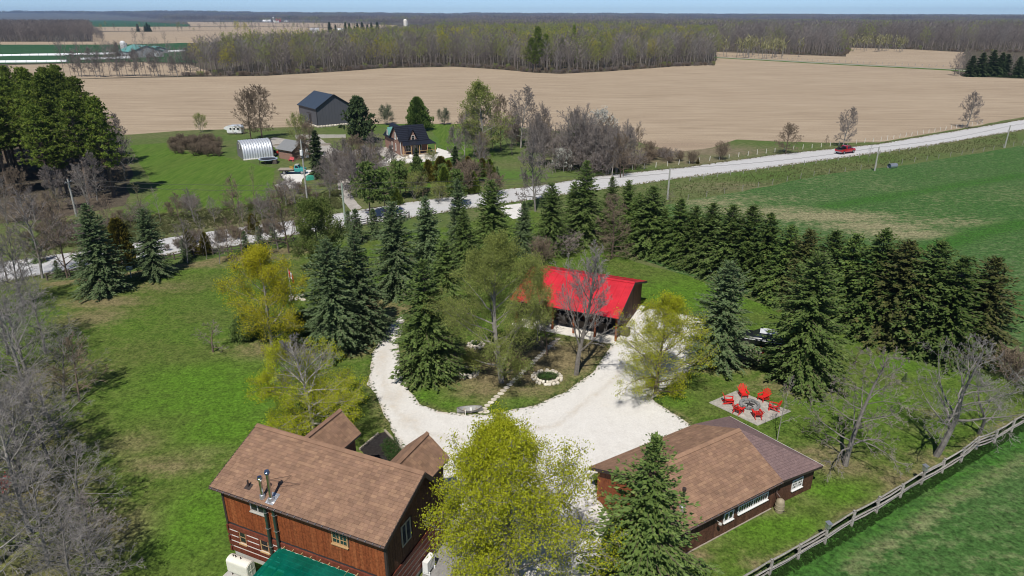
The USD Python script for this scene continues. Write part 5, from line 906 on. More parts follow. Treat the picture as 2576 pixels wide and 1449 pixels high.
obj('blade', MB().prism([(0, .05), (.1, .0), (.12, .3), (.06, .5), (0, .5)], 1, -.9, .9), 'implement_red', t); obj('frame', MB().beam((.1, -.3, .3), (1.0, 0, .45), .08, .1).beam((.1, .3, .3), (1.0, 0, .45), .08, .1).beam((1.0, 0, .45), (.6, 0, .95), .08, .08), 'implement_red', t); obj('prop', MB().beam((.9, -.5, .12), (2.1, -.75, .1), .1, .1), 'implement_yellow', t)

# ------------------------------------------------------------------ fences
def posts_on(pts, n):
    """n points evenly spaced on the ground under a line of layout points."""
    L = LineString([at(*p)[:2] for p in pts]); return [np.array(L.interpolate(i / (n - 1), normalized=True).coords[0]) for i in range(n)]
fence = thing('rail_fence', 'grey split rail fence running past the workshop beside the green crop', 'fence')
t9 = lambda x, y: (1717.3 + x / 3, 966 + y / 3)
fp_ = [at(*t9(*p))[:2] for p in ((190, 1740), (425, 1585), (650, 1449), (870, 1325), (1070, 1210), (1270, 1075), (1460, 975), (1635, 865), (1795, 765), (1953, 680), (2095, 595), (2210, 500), (2345, 450), (2475, 370), (2600, 300), (2740, 225), (2880, 150))]
rng = np.random.default_rng(8)
for i, p in enumerate(fp_):
    h = rng.uniform(1.15, 1.35); a = rng.uniform(0, .5); obj('post', prisms([(*p, -.2, *(p + rng.normal(0, .04, 2)), h, .1, .085)], 7), 'rail_grey', fence)
    obj('post_top', MB().add(lathe([(.088, h - .01), (.05, h + .015), (0, h + .02)], 7)[0] + [*p, 0], lathe([(0, 0)] * 3, 7)[1]), 'rail_grey', fence)
    if i + 1 < len(fp_):
        q = fp_[i + 1]; d = (q - p) / np.linalg.norm(q - p); o = np.array([-d[1], d[0]]) * .1
        for z, s in ((.3, 1), (.66, -1), (.8, 1), (1.08, 1)):
            if z == .8 and rng.random() < .4: continue
            A = p - d * .15 + o * s * .6; B = q + d * .15 + o * s * .6; mid = (A + B) / 2 + rng.normal(0, .03, 2); zz = z + rng.uniform(-.05, .05)
            obj('rail', prisms([(*A, zz + rng.uniform(-.05, .05), *mid, zz, .06, .055), (*mid, zz, *B, zz + rng.uniform(-.05, .05), .055, .045)], 5), 'rail_grey', fence)
def wire_fence(name, label, pts, n, post_mat, h=1.2, w=.09, wires=(.5, .8, 1.1), wm='wire_dark', wr=.008, rail=None, seed=0):
    f = thing(name, label, 'fence'); P = posts_on(pts, n); rng = np.random.default_rng(seed + n)
    for p in P: obj('post', prisms([(*p, -.1, *(p + rng.normal(0, .05, 2)), h * rng.uniform(.85, 1.1), w, w * .9)], 5), post_mat, f)
    for z in wires: obj('wire', MB().tube([(*p, z) for p in P], wr, 3, False), wm, f)
    if rail: obj('rail', MB().tube([(*p, rail) for p in P], .045, 5, False), 'post_grey', f)
wire_fence('wire_fence', 'line of white posts along the far side of the gravel road', [(1560, 431), (1717, 414), (1963, 381), (2210, 356), (2343, 333), (2470, 312)], 46, 'post_white', 1.1, .07)
wire_fence('road_fence', 'grey cable fence on the near side of the gravel road', [(1735, 455), (1914, 430), (2150, 398), (2333, 373)], 22, 'post_grey', .95, .08, (.5, .85), 'post_grey', .02, seed=2)
wire_fence('field_fence', 'old wire fence between the road verge and the green crop', [(1730, 503), (1880, 478), (2060, 440), (2200, 424), (2300, 408), (2430, 388), (2576, 364), (2760, 338)], 34, 'post_grey', 1.1, .05, (.4, .7, 1.0), seed=3)
wire_fence('lane_fence', 'row of thin posts along the farm lane across the stubble', [(1800, 141), (2100, 157), (2390, 170)], 44, 'post_grey', 1.6, .16, (.9,), seed=4)
def board_fence(name, label, pts, n, zs, mat_, h):
    f = thing(name, label, 'fence'); P = posts_on(pts, n)
    for i, p in enumerate(P):
        obj('post', MB().box((p[0] - .07, p[1] - .07, -.1), (p[0] + .07, p[1] + .07, h)), mat_, f)
        if i + 1 < n:
            for z in zs: obj('rail', MB().beam((*p, z), (*P[i + 1], z), .04, .12), mat_, f)
board_fence('board_fence', 'low worn board fence between the lawn and the roadside saplings', [(120, 706), (200, 690), (320, 672), (450, 652), (600, 632), (740, 612)], 26, (.35, .75), 'board_worn', .95)
board_fence('board_fence', 'dark board fence behind the spruces at the roadside', [(858, 588), (900, 572), (960, 561), (1030, 552)], 10, (.4, .75, 1.1), 'board_dark', 1.3)
# nest boxes on the rail fence
for (k, lab) in ((8, 'grey nest box on a rail fence post below the forked bare tree'), (4, 'grey nest box on a rail fence post near the workshop corner')):
    p = fp_[k]; b = thing('nest_box', lab, 'nest box', (p[0], p[1], 1.2), .3); obj('body', MB().box((-.12, -.12, .05), (.12, .12, .38)), 'galvanized', b); obj('lid', MB().slab([(-.16, -.18, .4), (.16, -.18, .4), (.16, .16, .44), (-.16, .16, .44)], (0, 0, .03)), 'galvanized', b); obj('hole', MB().tube([(0, -.115, .25), (0, -.13, .25)], .025, 8), 'rubber', b)
# ------------------------------------------------------------------ utility poles and wires
poles = {}
def pole(key, x, y, top, label, m='pole_wood', arm=True, transformer=False):
    p = at(x, y); h = rise(x, y, top); f = thing('utility_pole', label, 'utility pole', (p[0], p[1], 0)); poles[key] = (p, h)
    obj('post', MB().tube([(0, 0, -.2), (0, 0, h)], [.17, .12], 8), m, f)
    if arm: obj('cross_arm', MB().beam((-.1, -.8, h - .5), (.1, .8, h - .5), .1, .12), 'post_grey', f)
    for y in (-.6, .6) if arm else (0,): obj('insulator', MB().tube([(0, y, h - .44 if arm else h), (0, y, h - .3 if arm else h + .12)], .05, 6), 'trim_grey', f)
    if transformer: obj('transformer', MB().add(lathe([(0, h - 2.6), (.22, h - 2.6), (.24, h - 2.5), (.24, h - 1.75), (.2, h - 1.65), (0, h - 1.63)], 14)[0] + [0, -.35, 0], lathe([(0, 0)] * 6, 14)[1]), 'appliance_white', f)
pole('a', 773, 502, 352, 'grey utility pole with a white transformer beside the teal truck', transformer=True, arm=False)
pole('b', 870, 575, 461, 'pale green utility pole at the near edge of the road', 'pole_green', False)
pole('c', 193, 545, 450, 'short grey utility pole in the brush at the foot of the pines')
pole('d', 1679, 502, 424, 'grey utility pole on the verge above the end of the spruce hedge', arm=False)
pole('e', 2200, 430, 370, 'leaning grey utility pole beside the road culvert', arm=False)
pole('f', 2527, 372, 316, 'plain grey utility pole on the grass at the far end of the road', arm=False)
poles['z'] = (at(-420, 640), 9.); poles['y'] = (at(3000, 310), 9.)
for k, (a, b, dz) in enumerate((('z', 'c', 0), ('c', 'b', 0), ('c', 'b', -.8), ('b', 'd', 0), ('b', 'd', -.8), ('d', 'e', 0), ('e', 'f', 0), ('f', 'y', 0), ('b', 'a', 0))):
    (p, h), (q, g) = poles[a], poles[b]; t = np.linspace(0, 1, 13)[:, None]; P = V3(*p[:2], h + dz) * (1 - t) + V3(*q[:2], g + dz) * t; P[:, 2] -= 4 * .6 * (t * (1 - t))[:, 0]
    w_ = obj('power_line', MB().tube(P, .022, 4, False), 'wire_dark'); tag(w_, ['upper', 'lower'][dz < 0] + ' power line hanging between ' + {'zc': 'the pines and the frame edge', 'cb': 'the pine edge and the pale green pole', 'bd': 'the pale green pole and the hedge pole', 'de': 'the hedge pole and the culvert pole', 'ef': 'the culvert pole and the far plain pole', 'fy': 'the far plain pole and the frame edge', 'ba': 'the green pole and the transformer pole'}[a + b], 'power line')
p = at(2244, 423); c = thing('culvert_pipe', 'grey metal culvert pipe end lying in the grass by the road', 'pipe', (p[0], p[1], .5), .4)
t = lathe([(.5, -1.), (.53, -1.), (.53, 1.), (.5, 1.), (.5, -1.)], 18); obj('shell', (t[0] @ np.array([[0, 0, 1], [0, 1, 0], [-1, 0, 0]]), t[1]), 'galvanized', c); obj('band', (lathe([(.54, -.1), (.56, 0), (.54, .1)], 18)[0] @ np.array([[0, 0, 1], [0, 1, 0], [-1, 0, 0]]), lathe([(0, 0)] * 3, 18)[1]), 'galvanized', c)
p = at(331, 700); b = thing('mail_box', 'white box on a post between the two roadside spruces', 'mailbox', (p[0], p[1], 0)); obj('post', MB().box((-.05, -.05, 0), (.05, .05, 1.1)), 'post_white', b); obj('box', MB().prism([(-.2, 1.1), (.2, 1.1), (.2, 1.45), (.1, 1.55), (-.1, 1.55), (-.2, 1.45)], 0, -.3, .3), 'appliance_white', b)
# ------------------------------------------------------------------ farmstead across the road
BTH = -.928
bn = thing('barn', 'tall dark grey metal barn with a steel blue roof', 'barn', (-64.33, 211.09, 0), BTH)
L_, W2, E_, R_ = 14.0, 11.16, 5.36, 8.9
bz = lambda y: E_ + (R_ - E_) / (W2 / 2) * min(y, W2 - y)
for (p, q, f, n) in (((.1, .1), (L_ - .1, .1), lambda x: E_ - .05, 2), ((L_ - .1, .1), (L_ - .1, W2 - .1), lambda x: bz(x + .1) - .05, 9), ((L_ - .1, W2 - .1), (.1, W2 - .1), lambda x: E_ - .05, 2), ((.1, W2 - .1), (.1, .1), lambda x: bz(W2 - .1 - x) - .05, 9)):
    core(bn, p, q, .6, f, 'charcoal_metal', 'wall', n=n, t=.1)
boards(bn, (.1, .1), (L_ - .1, .1), .6, lambda x: E_ - .06, .9, 'charcoal_metal', 'siding_panel', seed=71, skip=[(7.6, 9.6, .6, 3.4)], gap=.05, t=.04); boards(bn, (L_ - .1, .1), (L_ - .1, W2 - .1), .6, lambda x: bz(x + .1) - .06, .9, 'charcoal_metal', 'siding_panel', seed=72, gap=.05, t=.04)
obj('doorway', MB().box((7.7, .06, .6), (9.5, .1, 3.3)), 'board_dark', bn); obj('door_rail', MB().box((6.2, .0, 3.6), (9.8, .06, 3.75)), 'trim_dark', bn)
for i in range(14):
    a, b = -.25 + i * 14.5 / 14, -.25 + (i + 1) * 14.5 / 14
    for y0, y1 in ((-.2, W2 / 2), (W2 + .2, W2 / 2)):
        z0 = E_ - .15; obj('roof_panel', MB().slab([(a + .01, y0, z0), (b - .01, y0, z0), (b - .01, y1, R_), (a + .01, y1, R_)], (0, 0, .06)).beam((a + .03, y0, z0 + .08), (a + .03, y1, R_ + .08), .06, .06), 'steel_blue', bn)
obj('rake_trim', MB().beam((14.28, -.2, E_ - .05), (14.28, W2 / 2, R_ + .06), .1, .26).beam((14.28, W2 + .2, E_ - .05), (14.28, W2 / 2, R_ + .06), .1, .26), 'black_roof', bn)
obj('corner_trim', MB().box((L_ - .2, -.0, .6), (L_ - .02, .12, E_ - .1)), 'black_roof', bn); obj('gutter', MB().box((-.25, -.32, E_ - .25), (14.25, -.2, E_ - .1)), 'black_roof', bn)
fo = obj('foundation', MB().box((.2, .2, 0), (L_ - .2, W2 - .2, .6)), 'concrete', bn)
rng = np.random.default_rng(12)
for k in range(13):
    x = L_ - .1; y = .3 + k * .85; obj('foundation_stone', stone(V3(x, y, .28), .3, .46, .36, 0, k + 50), 'pale_stone', bn)
    if k < 13: obj('foundation_stone', stone(V3(.5 + k * 1.05, .12, .28), .5, .28, .34, 0, k + 80), 'pale_stone', bn)
obj('side_shed', MB().prism([(W2, .3), (W2 + 3.2, .3), (W2 + 3.2, 3.1), (W2, 3.9)], 0, L_ - 4, L_ - 1), 'charcoal_metal', bn); obj('side_roof', MB().slab([(L_ - 4.2, W2, 4.0), (L_ - .8, W2, 4.0), (L_ - .8, W2 + 3.5, 3.1), (L_ - 4.2, W2 + 3.5, 3.1)], (0, 0, .08)), 'black_roof', bn)

a, b, c = at(1009, 392), at(1087, 390.5), at(985, 379)
nn_ = nrm(c - a); d = V3(nn_[1], -nn_[0], 0); BL = 6.6; BD = float(np.linalg.norm(c - a)); th = math.atan2(d[1], d[0]); print('brick house', BL, BD, th)
bh = thing('brick_house', 'red brick farmhouse with a black metal roof and front porch', 'house', a, th)
ez, rz2 = 3.5, 6.3
core(bh, (0, 0), (BL, 0), 0, lambda x: ez, 'brick_wall', 'front_wall', t=.3); core(bh, (BL, BD), (0, BD), 0, lambda x: ez, 'brick_wall', 'back_wall', t=.3)
gz_ = lambda y: ez + (rz2 - ez) * min(y, BD - y) / (BD / 2)
core(bh, (BL, 0), (BL, BD), 0, lambda x: gz_(x), 'brick_wall', 'gable_wall', t=.3, n=9); core(bh, (0, BD), (0, 0), 0, lambda x: gz_(x), 'brick_wall', 'gable_wall', t=.3, n=9)
def roof_face(parent, pts, rows, mat_='black_roof', name='roof_course'):
    """A roof face laid in lapped courses."""
    O, e, s, n, poly = plane_of(pts); P = Polygon(poly); x0, y0, x1, y1 = P.bounds
    for k in range(rows):
        q = shapely.box(x0, y0 + (y1 - y0) * k / rows, x1, y0 + (y1 - y0) * (k + 1) / rows).intersection(P)
        if q.geom_type != 'Polygon' or q.area < .01: continue
        c = np.array(q.exterior.coords)[:-1]; c = c if q.exterior.is_ccw else c[::-1]; up = .03 + .07 * (1 - (c[:, 1] - y0 - (y1 - y0) * k / rows) / ((y1 - y0) / rows)); ba = O + e * c[:, :1] + s * c[:, 1:]; m = len(c)
        f = [[m, m + i, m + i + 1] for i in range(1, m - 1)] + [[0, i + 1, i] for i in range(1, m - 1)] + [x for i in range(m) for x in ([i, (i + 1) % m, m + (i + 1) % m], [i, m + (i + 1) % m, m + i])]
        obj(name, (np.vstack([ba, ba + n * up[:, None]]), np.array(f)), mat_, parent)
roof_face(bh, [(-.3, -.35, ez - .25), (BL + .3, -.35, ez - .25), (BL + .3, BD / 2, rz2), (-.3, BD / 2, rz2)], 9); roof_face(bh, [(BL + .3, BD + .35, ez - .25), (-.3, BD + .35, ez - .25), (-.3, BD / 2, rz2), (BL + .3, BD / 2, rz2)], 9)
for y0, y1 in ((-.35, BD / 2), (BD + .35, BD / 2)):
    for x in (-.3, BL + .3): obj('barge_board', MB().beam((x, y0, ez - .3), (x, y1, rz2 - .05), .08, .28), 'black_roof', bh)
gx = BL * .46     # the small front gable
obj('front_gable', MB().prism([(gx - .95, ez - .1), (gx + .95, ez - .1), (gx, ez + 2.1)], 1, -.05, 1.6), 'brick_wall', bh)
roof_face(bh, [(gx - 1.25, 2.6, ez - .1), (gx - 1.25, -.3, ez - .1), (gx, -.3, ez + 2.35), (gx, 2.6, ez + 2.35)], 4); roof_face(bh, [(gx + 1.25, -.3, ez - .1), (gx + 1.25, 2.6, ez - .1), (gx, 2.6, ez + 2.35), (gx, -.3, ez + 2.35)], 4)
window(bh, (0, -.05), (BL, -.05), gx - .3, ez - .1, .6, 1.0, 'trim_white', nx=1, ny=2, sill='trim_white')
for (x, y, h) in ((1.3, .9, 1.3), (4.1, .9, 1.3)): window(bh, (0, -.0), (BL, 0), x, y, .95, h, 'trim_white', nx=2, ny=2, sash=2)
obj('front_door', MB().box((2.9, -.04, .3), (3.75, .0, 2.3)), 'trim_grey', bh)
for (x, y, w, h) in ((4.7, 3.4, .8, 1.3), (2.7, .8, .5, 1.4), (5.3, .8, .5, 1.4)): window(bh, (0, BD), (0, 0), x - 1.9 if x != 4.7 else 3.4, y, w, h, 'trim_white', nx=1, ny=2, sash=2 if w > .6 else 1, sill='trim_white')
pr_ = obj('porch_roof', MB().slab([(-.2, -2.1, 2.55), (BL + 1.4, -2.1, 2.55), (BL + .6, -.0, 3.25), (.5, .0, 3.25)], (0, 0, .09)), 'black_roof', bh)
obj('porch_floor', MB().box((-.1, -2.0, 0), (BL + 1.2, -.02, .35)), 'plank_worn', bh)
for k in range(5): x = .05 + k * (BL + 1.1) / 4; obj('porch_post', MB().box((x - .08, -1.95, .35), (x + .08, -1.8, 2.56)), 'sill_wood', bh)
for k in (0, 2, 3): x = .05 + k * (BL + 1.1) / 4; obj('porch_railing', MB().box((x, -1.92, 1.1), (x + (BL + 1.1) / 4, -1.85, 1.2)).box((x, -1.92, .5), (x + (BL + 1.1) / 4, -1.85, .56)), 'sill_wood', bh)
obj('porch_steps', MB().box((3.1, -2.7, 0), (4.9, -2.02, .12)).box((3.1, -2.4, .12), (4.9, -2.02, .24)), 'concrete_pale', bh)
wing = obj('rear_wing', MB().prism([(.2, 0), (4.2, 0), (4.2, 3.2), (2.2, 5.4), (.2, 3.2)], 1, BD - .5, BD + 5.5), 'brick_wall', bh)
roof_face(bh, [(-.2, BD + 5.7, 2.9), (-.2, BD - 2.5, 2.9), (2.2, BD - 2.5, 5.75), (2.2, BD + 5.7, 5.75)], 6); roof_face(bh, [(4.6, BD - 2.5, 2.9), (4.6, BD + 5.7, 2.9), (2.2, BD + 5.7, 5.75), (2.2, BD - 2.5, 5.75)], 6)
obj('gable_dormer', MB().prism([(BD + .9, 3.4), (BD + 3.1, 3.4), (BD + 2, 5.3)], 0, -.1, 1.6), 'teal_roof', bh); window(bh, (-.12, BD + 3.1), (-.12, BD + .9), .75, 3.5, .7, 1.1, 'trim_white', nx=2, ny=1, sash=2)
obj('satellite_dish', MB().add(lathe([(0, 0), (.2, .04), (.36, .13)], 14)[0] @ np.array([[0, 0, 1], [0, 1, 0], [-1, 0, 0]]) * [-1, 1, 1] + [-.35, 1.2, 3.9], lathe([(0, 0)] * 3, 14)[1]), 'dish_white', bh); obj('downspout', MB().box((-.06, -.2, 0), (.06, -.08, 3.2)), 'trim_white', bh)
for k, (x, y, s) in enumerate(((1002, 398, .5), (1024, 399, .42), (1034, 397, .62), (1066, 399, .4), (1084, 397, .45))):
    q = at(x, y); bo = thing('boulder', 'pale boulder in front of the farmhouse porch, ' + ('at its left end', 'beside the largest one', 'the largest and whitest', 'by the steps', 'at its right end')[k], 'boulder', (q[0], q[1], .0), k); obj('rock', stone(V3(0, 0, s * .4), s, s * .8, s * .85, 0, k + 20), 'pale_stone' if k != 2 else 'chinking', bo, 40); obj('rock_base', stone(V3(s * .7, .2, .08), s * .4, s * .4, .2, 1, k + 25), 'pale_stone', bo)

a, b, c = at(613.5, 403), at(690, 395.3), at(593.6, 391.7)
d = nrm(b - a); QL = float(np.linalg.norm(b - a)); th = math.atan2(d[1], d[0]); QW = 6.2; QH = 3.75
qh = thing('quonset_shed', 'arched corrugated steel shed with grey end walls', 'shed', a, th)
tt = np.linspace(0, math.pi, 19); arch = np.array([(QW / 2 - QW / 2 * math.copysign(abs(math.cos(x)) ** .75, math.cos(x)), QH * abs(math.sin(x)) ** .8) for x in tt])
nr = 12
for k in range(nr):
    xs = np.linspace(k * QL / nr, (k + 1) * QL / nr, 7); P = []
    for i, x in enumerate(xs):
        off = .2 * math.sin(math.pi * i / 6) ** .8; c0 = np.array([QW / 2, QH * .35]); dv = arch - c0; P.append(np.c_[np.full(19, x), arch + dv / np.linalg.norm(dv, axis=1, keepdims=True) * off])
    P = np.array(P); i = np.arange(7 * 19).reshape(7, 19); q = np.stack([i[:-1, :-1], i[1:, :-1], i[1:, 1:], i[:-1, 1:]], -1).reshape(-1, 4); obj('arch_panel', (P.reshape(-1, 3), q), 'quonset_metal', qh, 40)
for x in (.02, QL - .06): obj('end_wall', MB().prism(arch, 0, x, x + .05), 'quonset_end', qh)
obj('window', MB().box((-.05, 2.6, 2.1), (.015, 3.3, 3.4)), 'trim_white', qh); obj('pane', MB().box((-.07, 2.72, 2.22), (-.05, 3.18, 3.28)), 'quonset_end', qh); obj('footing', MB().box((-.1, -.35, 0), (QL + .1, .1, .16)), 'concrete_pale', qh)
obj('end_trim', MB().tube([(QL - .02, *p * [1.02, 1.03]) for p in arch], .12, 5), 'board_dark', qh)

a = at(702, 398); sh = thing('brick_shed', 'small red brick shed with a grey roof beside the arched steel shed', 'shed', a, -.62)
core(sh, (0, 0), (5.0, 0), 0, lambda x: 2.3, 'brick_wall', 'side_wall', t=.25); core(sh, (5.0, 0), (5.0, 5.0), 0, lambda x: 2.3 + 1.5 * min(x, 5 - x) / 2.5, 'brick_wall', 'gable_wall', t=.25, n=9); core(sh, (5, 5), (0, 5), 0, lambda x: 2.3, 'brick_wall', 'side_wall', t=.25); core(sh, (0, 5), (0, 0), 0, lambda x: 2.3 + 1.5 * min(x, 5 - x) / 2.5, 'brick_wall', 'gable_wall', t=.25, n=9)
for y0, y1 in ((-.4, 2.5), (5.4, 2.5)):
    for k in range(5): obj('roof_panel', MB().slab([(-.4 + k * 1.18, y0, 2.1), (-.4 + k * 1.18 + 1.16, y0, 2.1), (-.4 + k * 1.18 + 1.16, y1, 3.9), (-.4 + k * 1.18, y1, 3.9)], (0, 0, .08)), 'grey_roof', sh)
window(sh, (5.0, 0), (5.0, 5.0), 2.0, .35, 1.1, 1.9, 'trim_white', nx=4, ny=4, sash=2); obj('door_leaf', MB().box((5.01, 3.5, .1), (5.08, 4.3, 2.1)), 'trim_white', sh)
p = at(699, 391); tr = thing('garden_tractor', 'red garden tractor between the steel shed and the brick shed', 'tractor', (p[0], p[1], .03), .4)
obj('hood', MB().box((-.2, -.3, .5), (.9, .3, 1.0)), 'implement_red', tr); obj('seat', MB().box((-.75, -.28, .7), (-.35, .28, 1.25)), 'rubber', tr); obj('mudguard', MB().box((-.9, -.55, .7), (-.2, .55, .85)), 'implement_red', tr)
for s in (-1, 1): wheel(tr, V3(-.55, s * .5, .42), .42, .25, s); wheel(tr, V3(.7, s * .42, .28), .28, .18, s)
p = at(675.5, 410); tp = thing('trampoline', 'round trampoline with a dark mat in front of the arched steel shed', 'trampoline', (p[0], p[1], .03))
obj('mat', lathe([(0, .9), (1.75, .9), (1.75, .88), (0, .88)], 28), 'trampoline_mat', tp); obj('safety_pad', lathe([(1.72, .91), (1.74, .95), (2.05, .95), (2.07, .9), (2.05, .88)], 28), 'trampoline_pad', tp)
for k in range(8): x = k * .785; obj('leg', MB().tube([(2 * math.cos(x), 2 * math.sin(x), 0), (2 * math.cos(x), 2 * math.sin(x), .9)], .04, 6), 'trim_dark', tp)
p = at(692, 412); cr = thing('wood_crate', 'dark wooden crate beside the trampoline', 'crate', (p[0], p[1], .03))
for k in range(4): obj('slat', MB().box((-.5, -.4, .05 + k * .22), (.5, .4, .23 + k * .22)), 'board_worn', cr)
p = at(781, 452); sd = thing('plastic_sandbox', 'teal plastic tub lying on the grass by the utility pole', 'tub', (p[0], p[1], .03), .5); obj('shell', MB().prism([(-.8, 0), (.8, 0), (.6, .75), (-.6, .75)], 1, -.6, .6), 'plastic_teal', sd); obj('rim', MB().box((-.85, -.65, .0), (.85, .65, .1)), 'plastic_teal', sd)
p = at(733, 406); ch = thing('pink_bench', 'pink red bench in front of the brick shed', 'bench', (p[0], p[1], .02), -.6); obj('seat', MB().box((-.7, -.25, .4), (.7, .25, .46)), 'plaster_pink', ch); obj('backrest', MB().box((-.7, .22, .46), (.7, .28, .95)), 'plaster_pink', ch)
for s in (-.6, .6): obj('leg', MB().box((s - .05, -.22, 0), (s + .05, .25, .4)), 'plaster_pink', ch)
for k, (x, y) in enumerate(((740, 372), (775, 362), (715, 366), (760, 357), (800, 366))):     # brush and old timber by the barn ramp
    q = at(x, y); pl = thing('timber_pile', 'pile of grey weathered timber near the barn, ' + ('the longest one', 'below the barn ramp', 'beside the brick shed roof', 'nearest the barn door', 'at the foot of the barn wall')[k], 'timber pile', q, .1 * k)
    for j in range(7): obj('pole', MB().beam((-2.6 + rng.uniform(-.6, .6), j * .28 - .8, .08 + .1 * (j % 3)), (2.6 + rng.uniform(-.6, .6), j * .28 - .8 + rng.uniform(-.5, .5), .1 + .1 * (j % 3)), .12, .12), 'rail_grey' if j % 2 else 'plank_worn', pl)
q = at(832, 347); rw = thing('ramp_wall', 'pale concrete retaining wall of the barn ramp', 'wall', (q[0], q[1], 0), .12)
for k in range(5): obj('wall_block', MB().box((-9 + k * 2.6, -.2, 0), (-9 + k * 2.6 + 2.56, .2, 1.0 - .05 * k)), 'concrete', rw)
# ------------------------------------------------------------------ buildings far off across the fields
def far_barn(name, label, x, y, w, d, h, r, rot, wall, roof, group=None, silo=None, wins=4):
    p = at(x, y); t = thing(name, label, 'barn', p, rot)
    obj('wall', MB().box((-w / 2, -d / 2, 0), (w / 2, d / 2, h)).prism([(-d / 2, h), (d / 2, h), (0, h + r)], 0, -w / 2, w / 2), wall, t)
    o = obj('roof', MB().slab([(-w / 2 - .5, -d / 2 - .5, h - .2), (w / 2 + .5, -d / 2 - .5, h - .2), (w / 2 + .5, 0, h + r), (-w / 2 - .5, 0, h + r)], (0, 0, .3)).slab([(w / 2 + .5, d / 2 + .5, h - .2), (-w / 2 - .5, d / 2 + .5, h - .2), (-w / 2 - .5, 0, h + r), (w / 2 + .5, 0, h + r)], (0, 0, .3)), roof, t)
    for k in range(wins): q = -w / 2 + w * (k + .5) / wins; obj('window', MB().box((q - .8, -d / 2 - .06, 1.2), (q + .8, -d / 2 + .01, 2.4)), 'glass_dark', t)
    obj('door', MB().box((w / 2 - .01, -1.8, 0), (w / 2 + .08, 1.8, 3.2)), 'barn_grey', t)
    return t
def silo(label, x, y, h, r, m='barn_white'):
    p = at(x, y); t = thing('silo', label, 'silo', p); obj('shell', lathe([(r, 0), (r, h)], 18), m, t, 40); obj('dome', lathe([(r, h), (r * .85, h + r * .45), (r * .45, h + r * .75), (0, h + r * .85)], 18), m, t, 40); obj('chute', MB().box((r, -.5, 0), (r + .9, .5, h)), 'barn_grey', t)
tb = far_barn('dairy_barn', 'large grey barn with a teal metal roof beyond the hedgerow', 356, 143, 26, 24, 4.5, 4.2, -.75, 'barn_grey', 'teal_roof'); obj('white_doorway', MB().box((13.0, 5.0, 0), (13.12, 8.5, 3.6)), 'barn_white', tb)
far_barn('dairy_barn', 'low teal roofed annex right of the large grey barn', 396, 134, 12, 14, 3.5, 2.2, -.75, 'barn_grey', 'teal_roof'); silo('short white silo left of the teal roofed barn', 314, 137, 9, 2.2)
for k, (x0, y0, x1, y1, w) in enumerate(((-60, 142.6, 292, 136.6, 3.2), (-60, 158.4, 170, 156.2, 2.6), (412, 131, 466, 129.5, 4), (200, 151, 330, 147, 2.0))):
    A, B = at(x0, y0), at(x1, y1); n = 40; prof = [(-w / 2, 0), (-w * .42, .9), (-w * .2, 1.5), (w * .2, 1.5), (w * .42, .9), (w / 2, 0)]; d = B - A; l = float(np.linalg.norm(d))
    t = thing('silage_bale_row', 'long white plastic wrapped bale row ' + ('nearest the teal roofed barn, the upper long one', 'behind the pine tops, the lower one', 'right of the teal roofed barn', 'short one just in front of the teal roofed barn')[k], 'bale row', A, math.atan2(d[1], d[0]))
    nb = max(6, int(l / 6))
    for j in range(nb): obj('bale', MB().prism(prof, 0, l * j / nb, l * (j + .96) / nb), 'white_sheet', t)
far_barn('far_barn', 'long white barn on the skyline at the left end of the fields', 93, 44.4, 110, 40, 9, 8, .0, 'barn_white', 'barn_white')
far_barn('far_barn', 'low white barn left of the red barn on the horizon', 672, 55.5, 40, 22, 5, 6, .1, 'barn_white', 'barn_white'); far_barn('far_barn', 'bright red barn with a white silo near the horizon', 701, 55.2, 26, 20, 8, 8, .1, 'barn_red', 'barn_red')
far_barn('far_barn', 'small white shed just right of the red barn near the horizon', 720, 55, 22, 14, 4, 3, .1, 'barn_white', 'barn_grey'); silo('white silo standing between the low white barn and the red barn', 689, 55.2, 22, 4); far_barn('far_barn', 'white building in front of the red barn near the horizon', 696, 57, 22, 10, 5, 3, 0, 'barn_white', 'barn_white')
silo('tall pale grey silo above the middle of the bare woods', 1021, 84, 22, 3.4, 'concrete_pale'); far_barn('far_barn', 'pale blue roofed shed right of the tall grey silo', 1058, 84, 24, 14, 4.5, 2, 0, 'barn_grey', 'trampoline_pad'); far_barn('far_barn', 'pale roofed shed left of the tall grey silo', 990, 84, 20, 14, 4.5, 2, 0, 'barn_grey', 'barn_white')
far_barn('far_house', 'small house with a dark roof among spruces by the far field road', 792, 81.5, 16, 10, 4, 4, .2, 'barn_white', 'barn_grey'); far_barn('far_house', 'small pale bungalow at the right end of the far field road', 853, 80.5, 18, 10, 3.5, 3, .1, 'barn_white', 'barn_white')
for k, (x, y, w, lab) in enumerate(((1714 + 43, 51.5, 40, 'white farm building on the skyline, leftmost in the right half'), (1955, 51, 50, 'white farm building with a rounded roof on the skyline right of centre'), (2065, 49.5, 26, 'small white farm building on the skyline, left one of a pair'), (2090, 50, 24, 'small white farm building on the skyline, right one of a pair'), (927, 43.5, 30, 'white barn with a silo on the skyline above the tall grey silo'), (1292, 53, 22, 'small white house among the far woods, left one of two'), (1310, 53, 22, 'small white house among the far woods, right one of two'), (813, 41.8, 60, 'long white roof on the skyline above the red barn'))):
    far_barn('far_barn', lab, x, y, w, w * .5, 8, 6, .1, 'barn_white', 'barn_white')
p = at(2462, 45.0); ms = thing('radio_mast', 'thin lattice radio mast standing on the right skyline', 'mast', p); obj('lattice', MB().tube([(0, 0, 0), (0, 0, 110)], [.8, .5], 4), 'trim_grey', ms); obj('antenna', MB().tube([(0, 0, 110), (0, 0, 122)], .3, 4), 'trim_grey', ms)
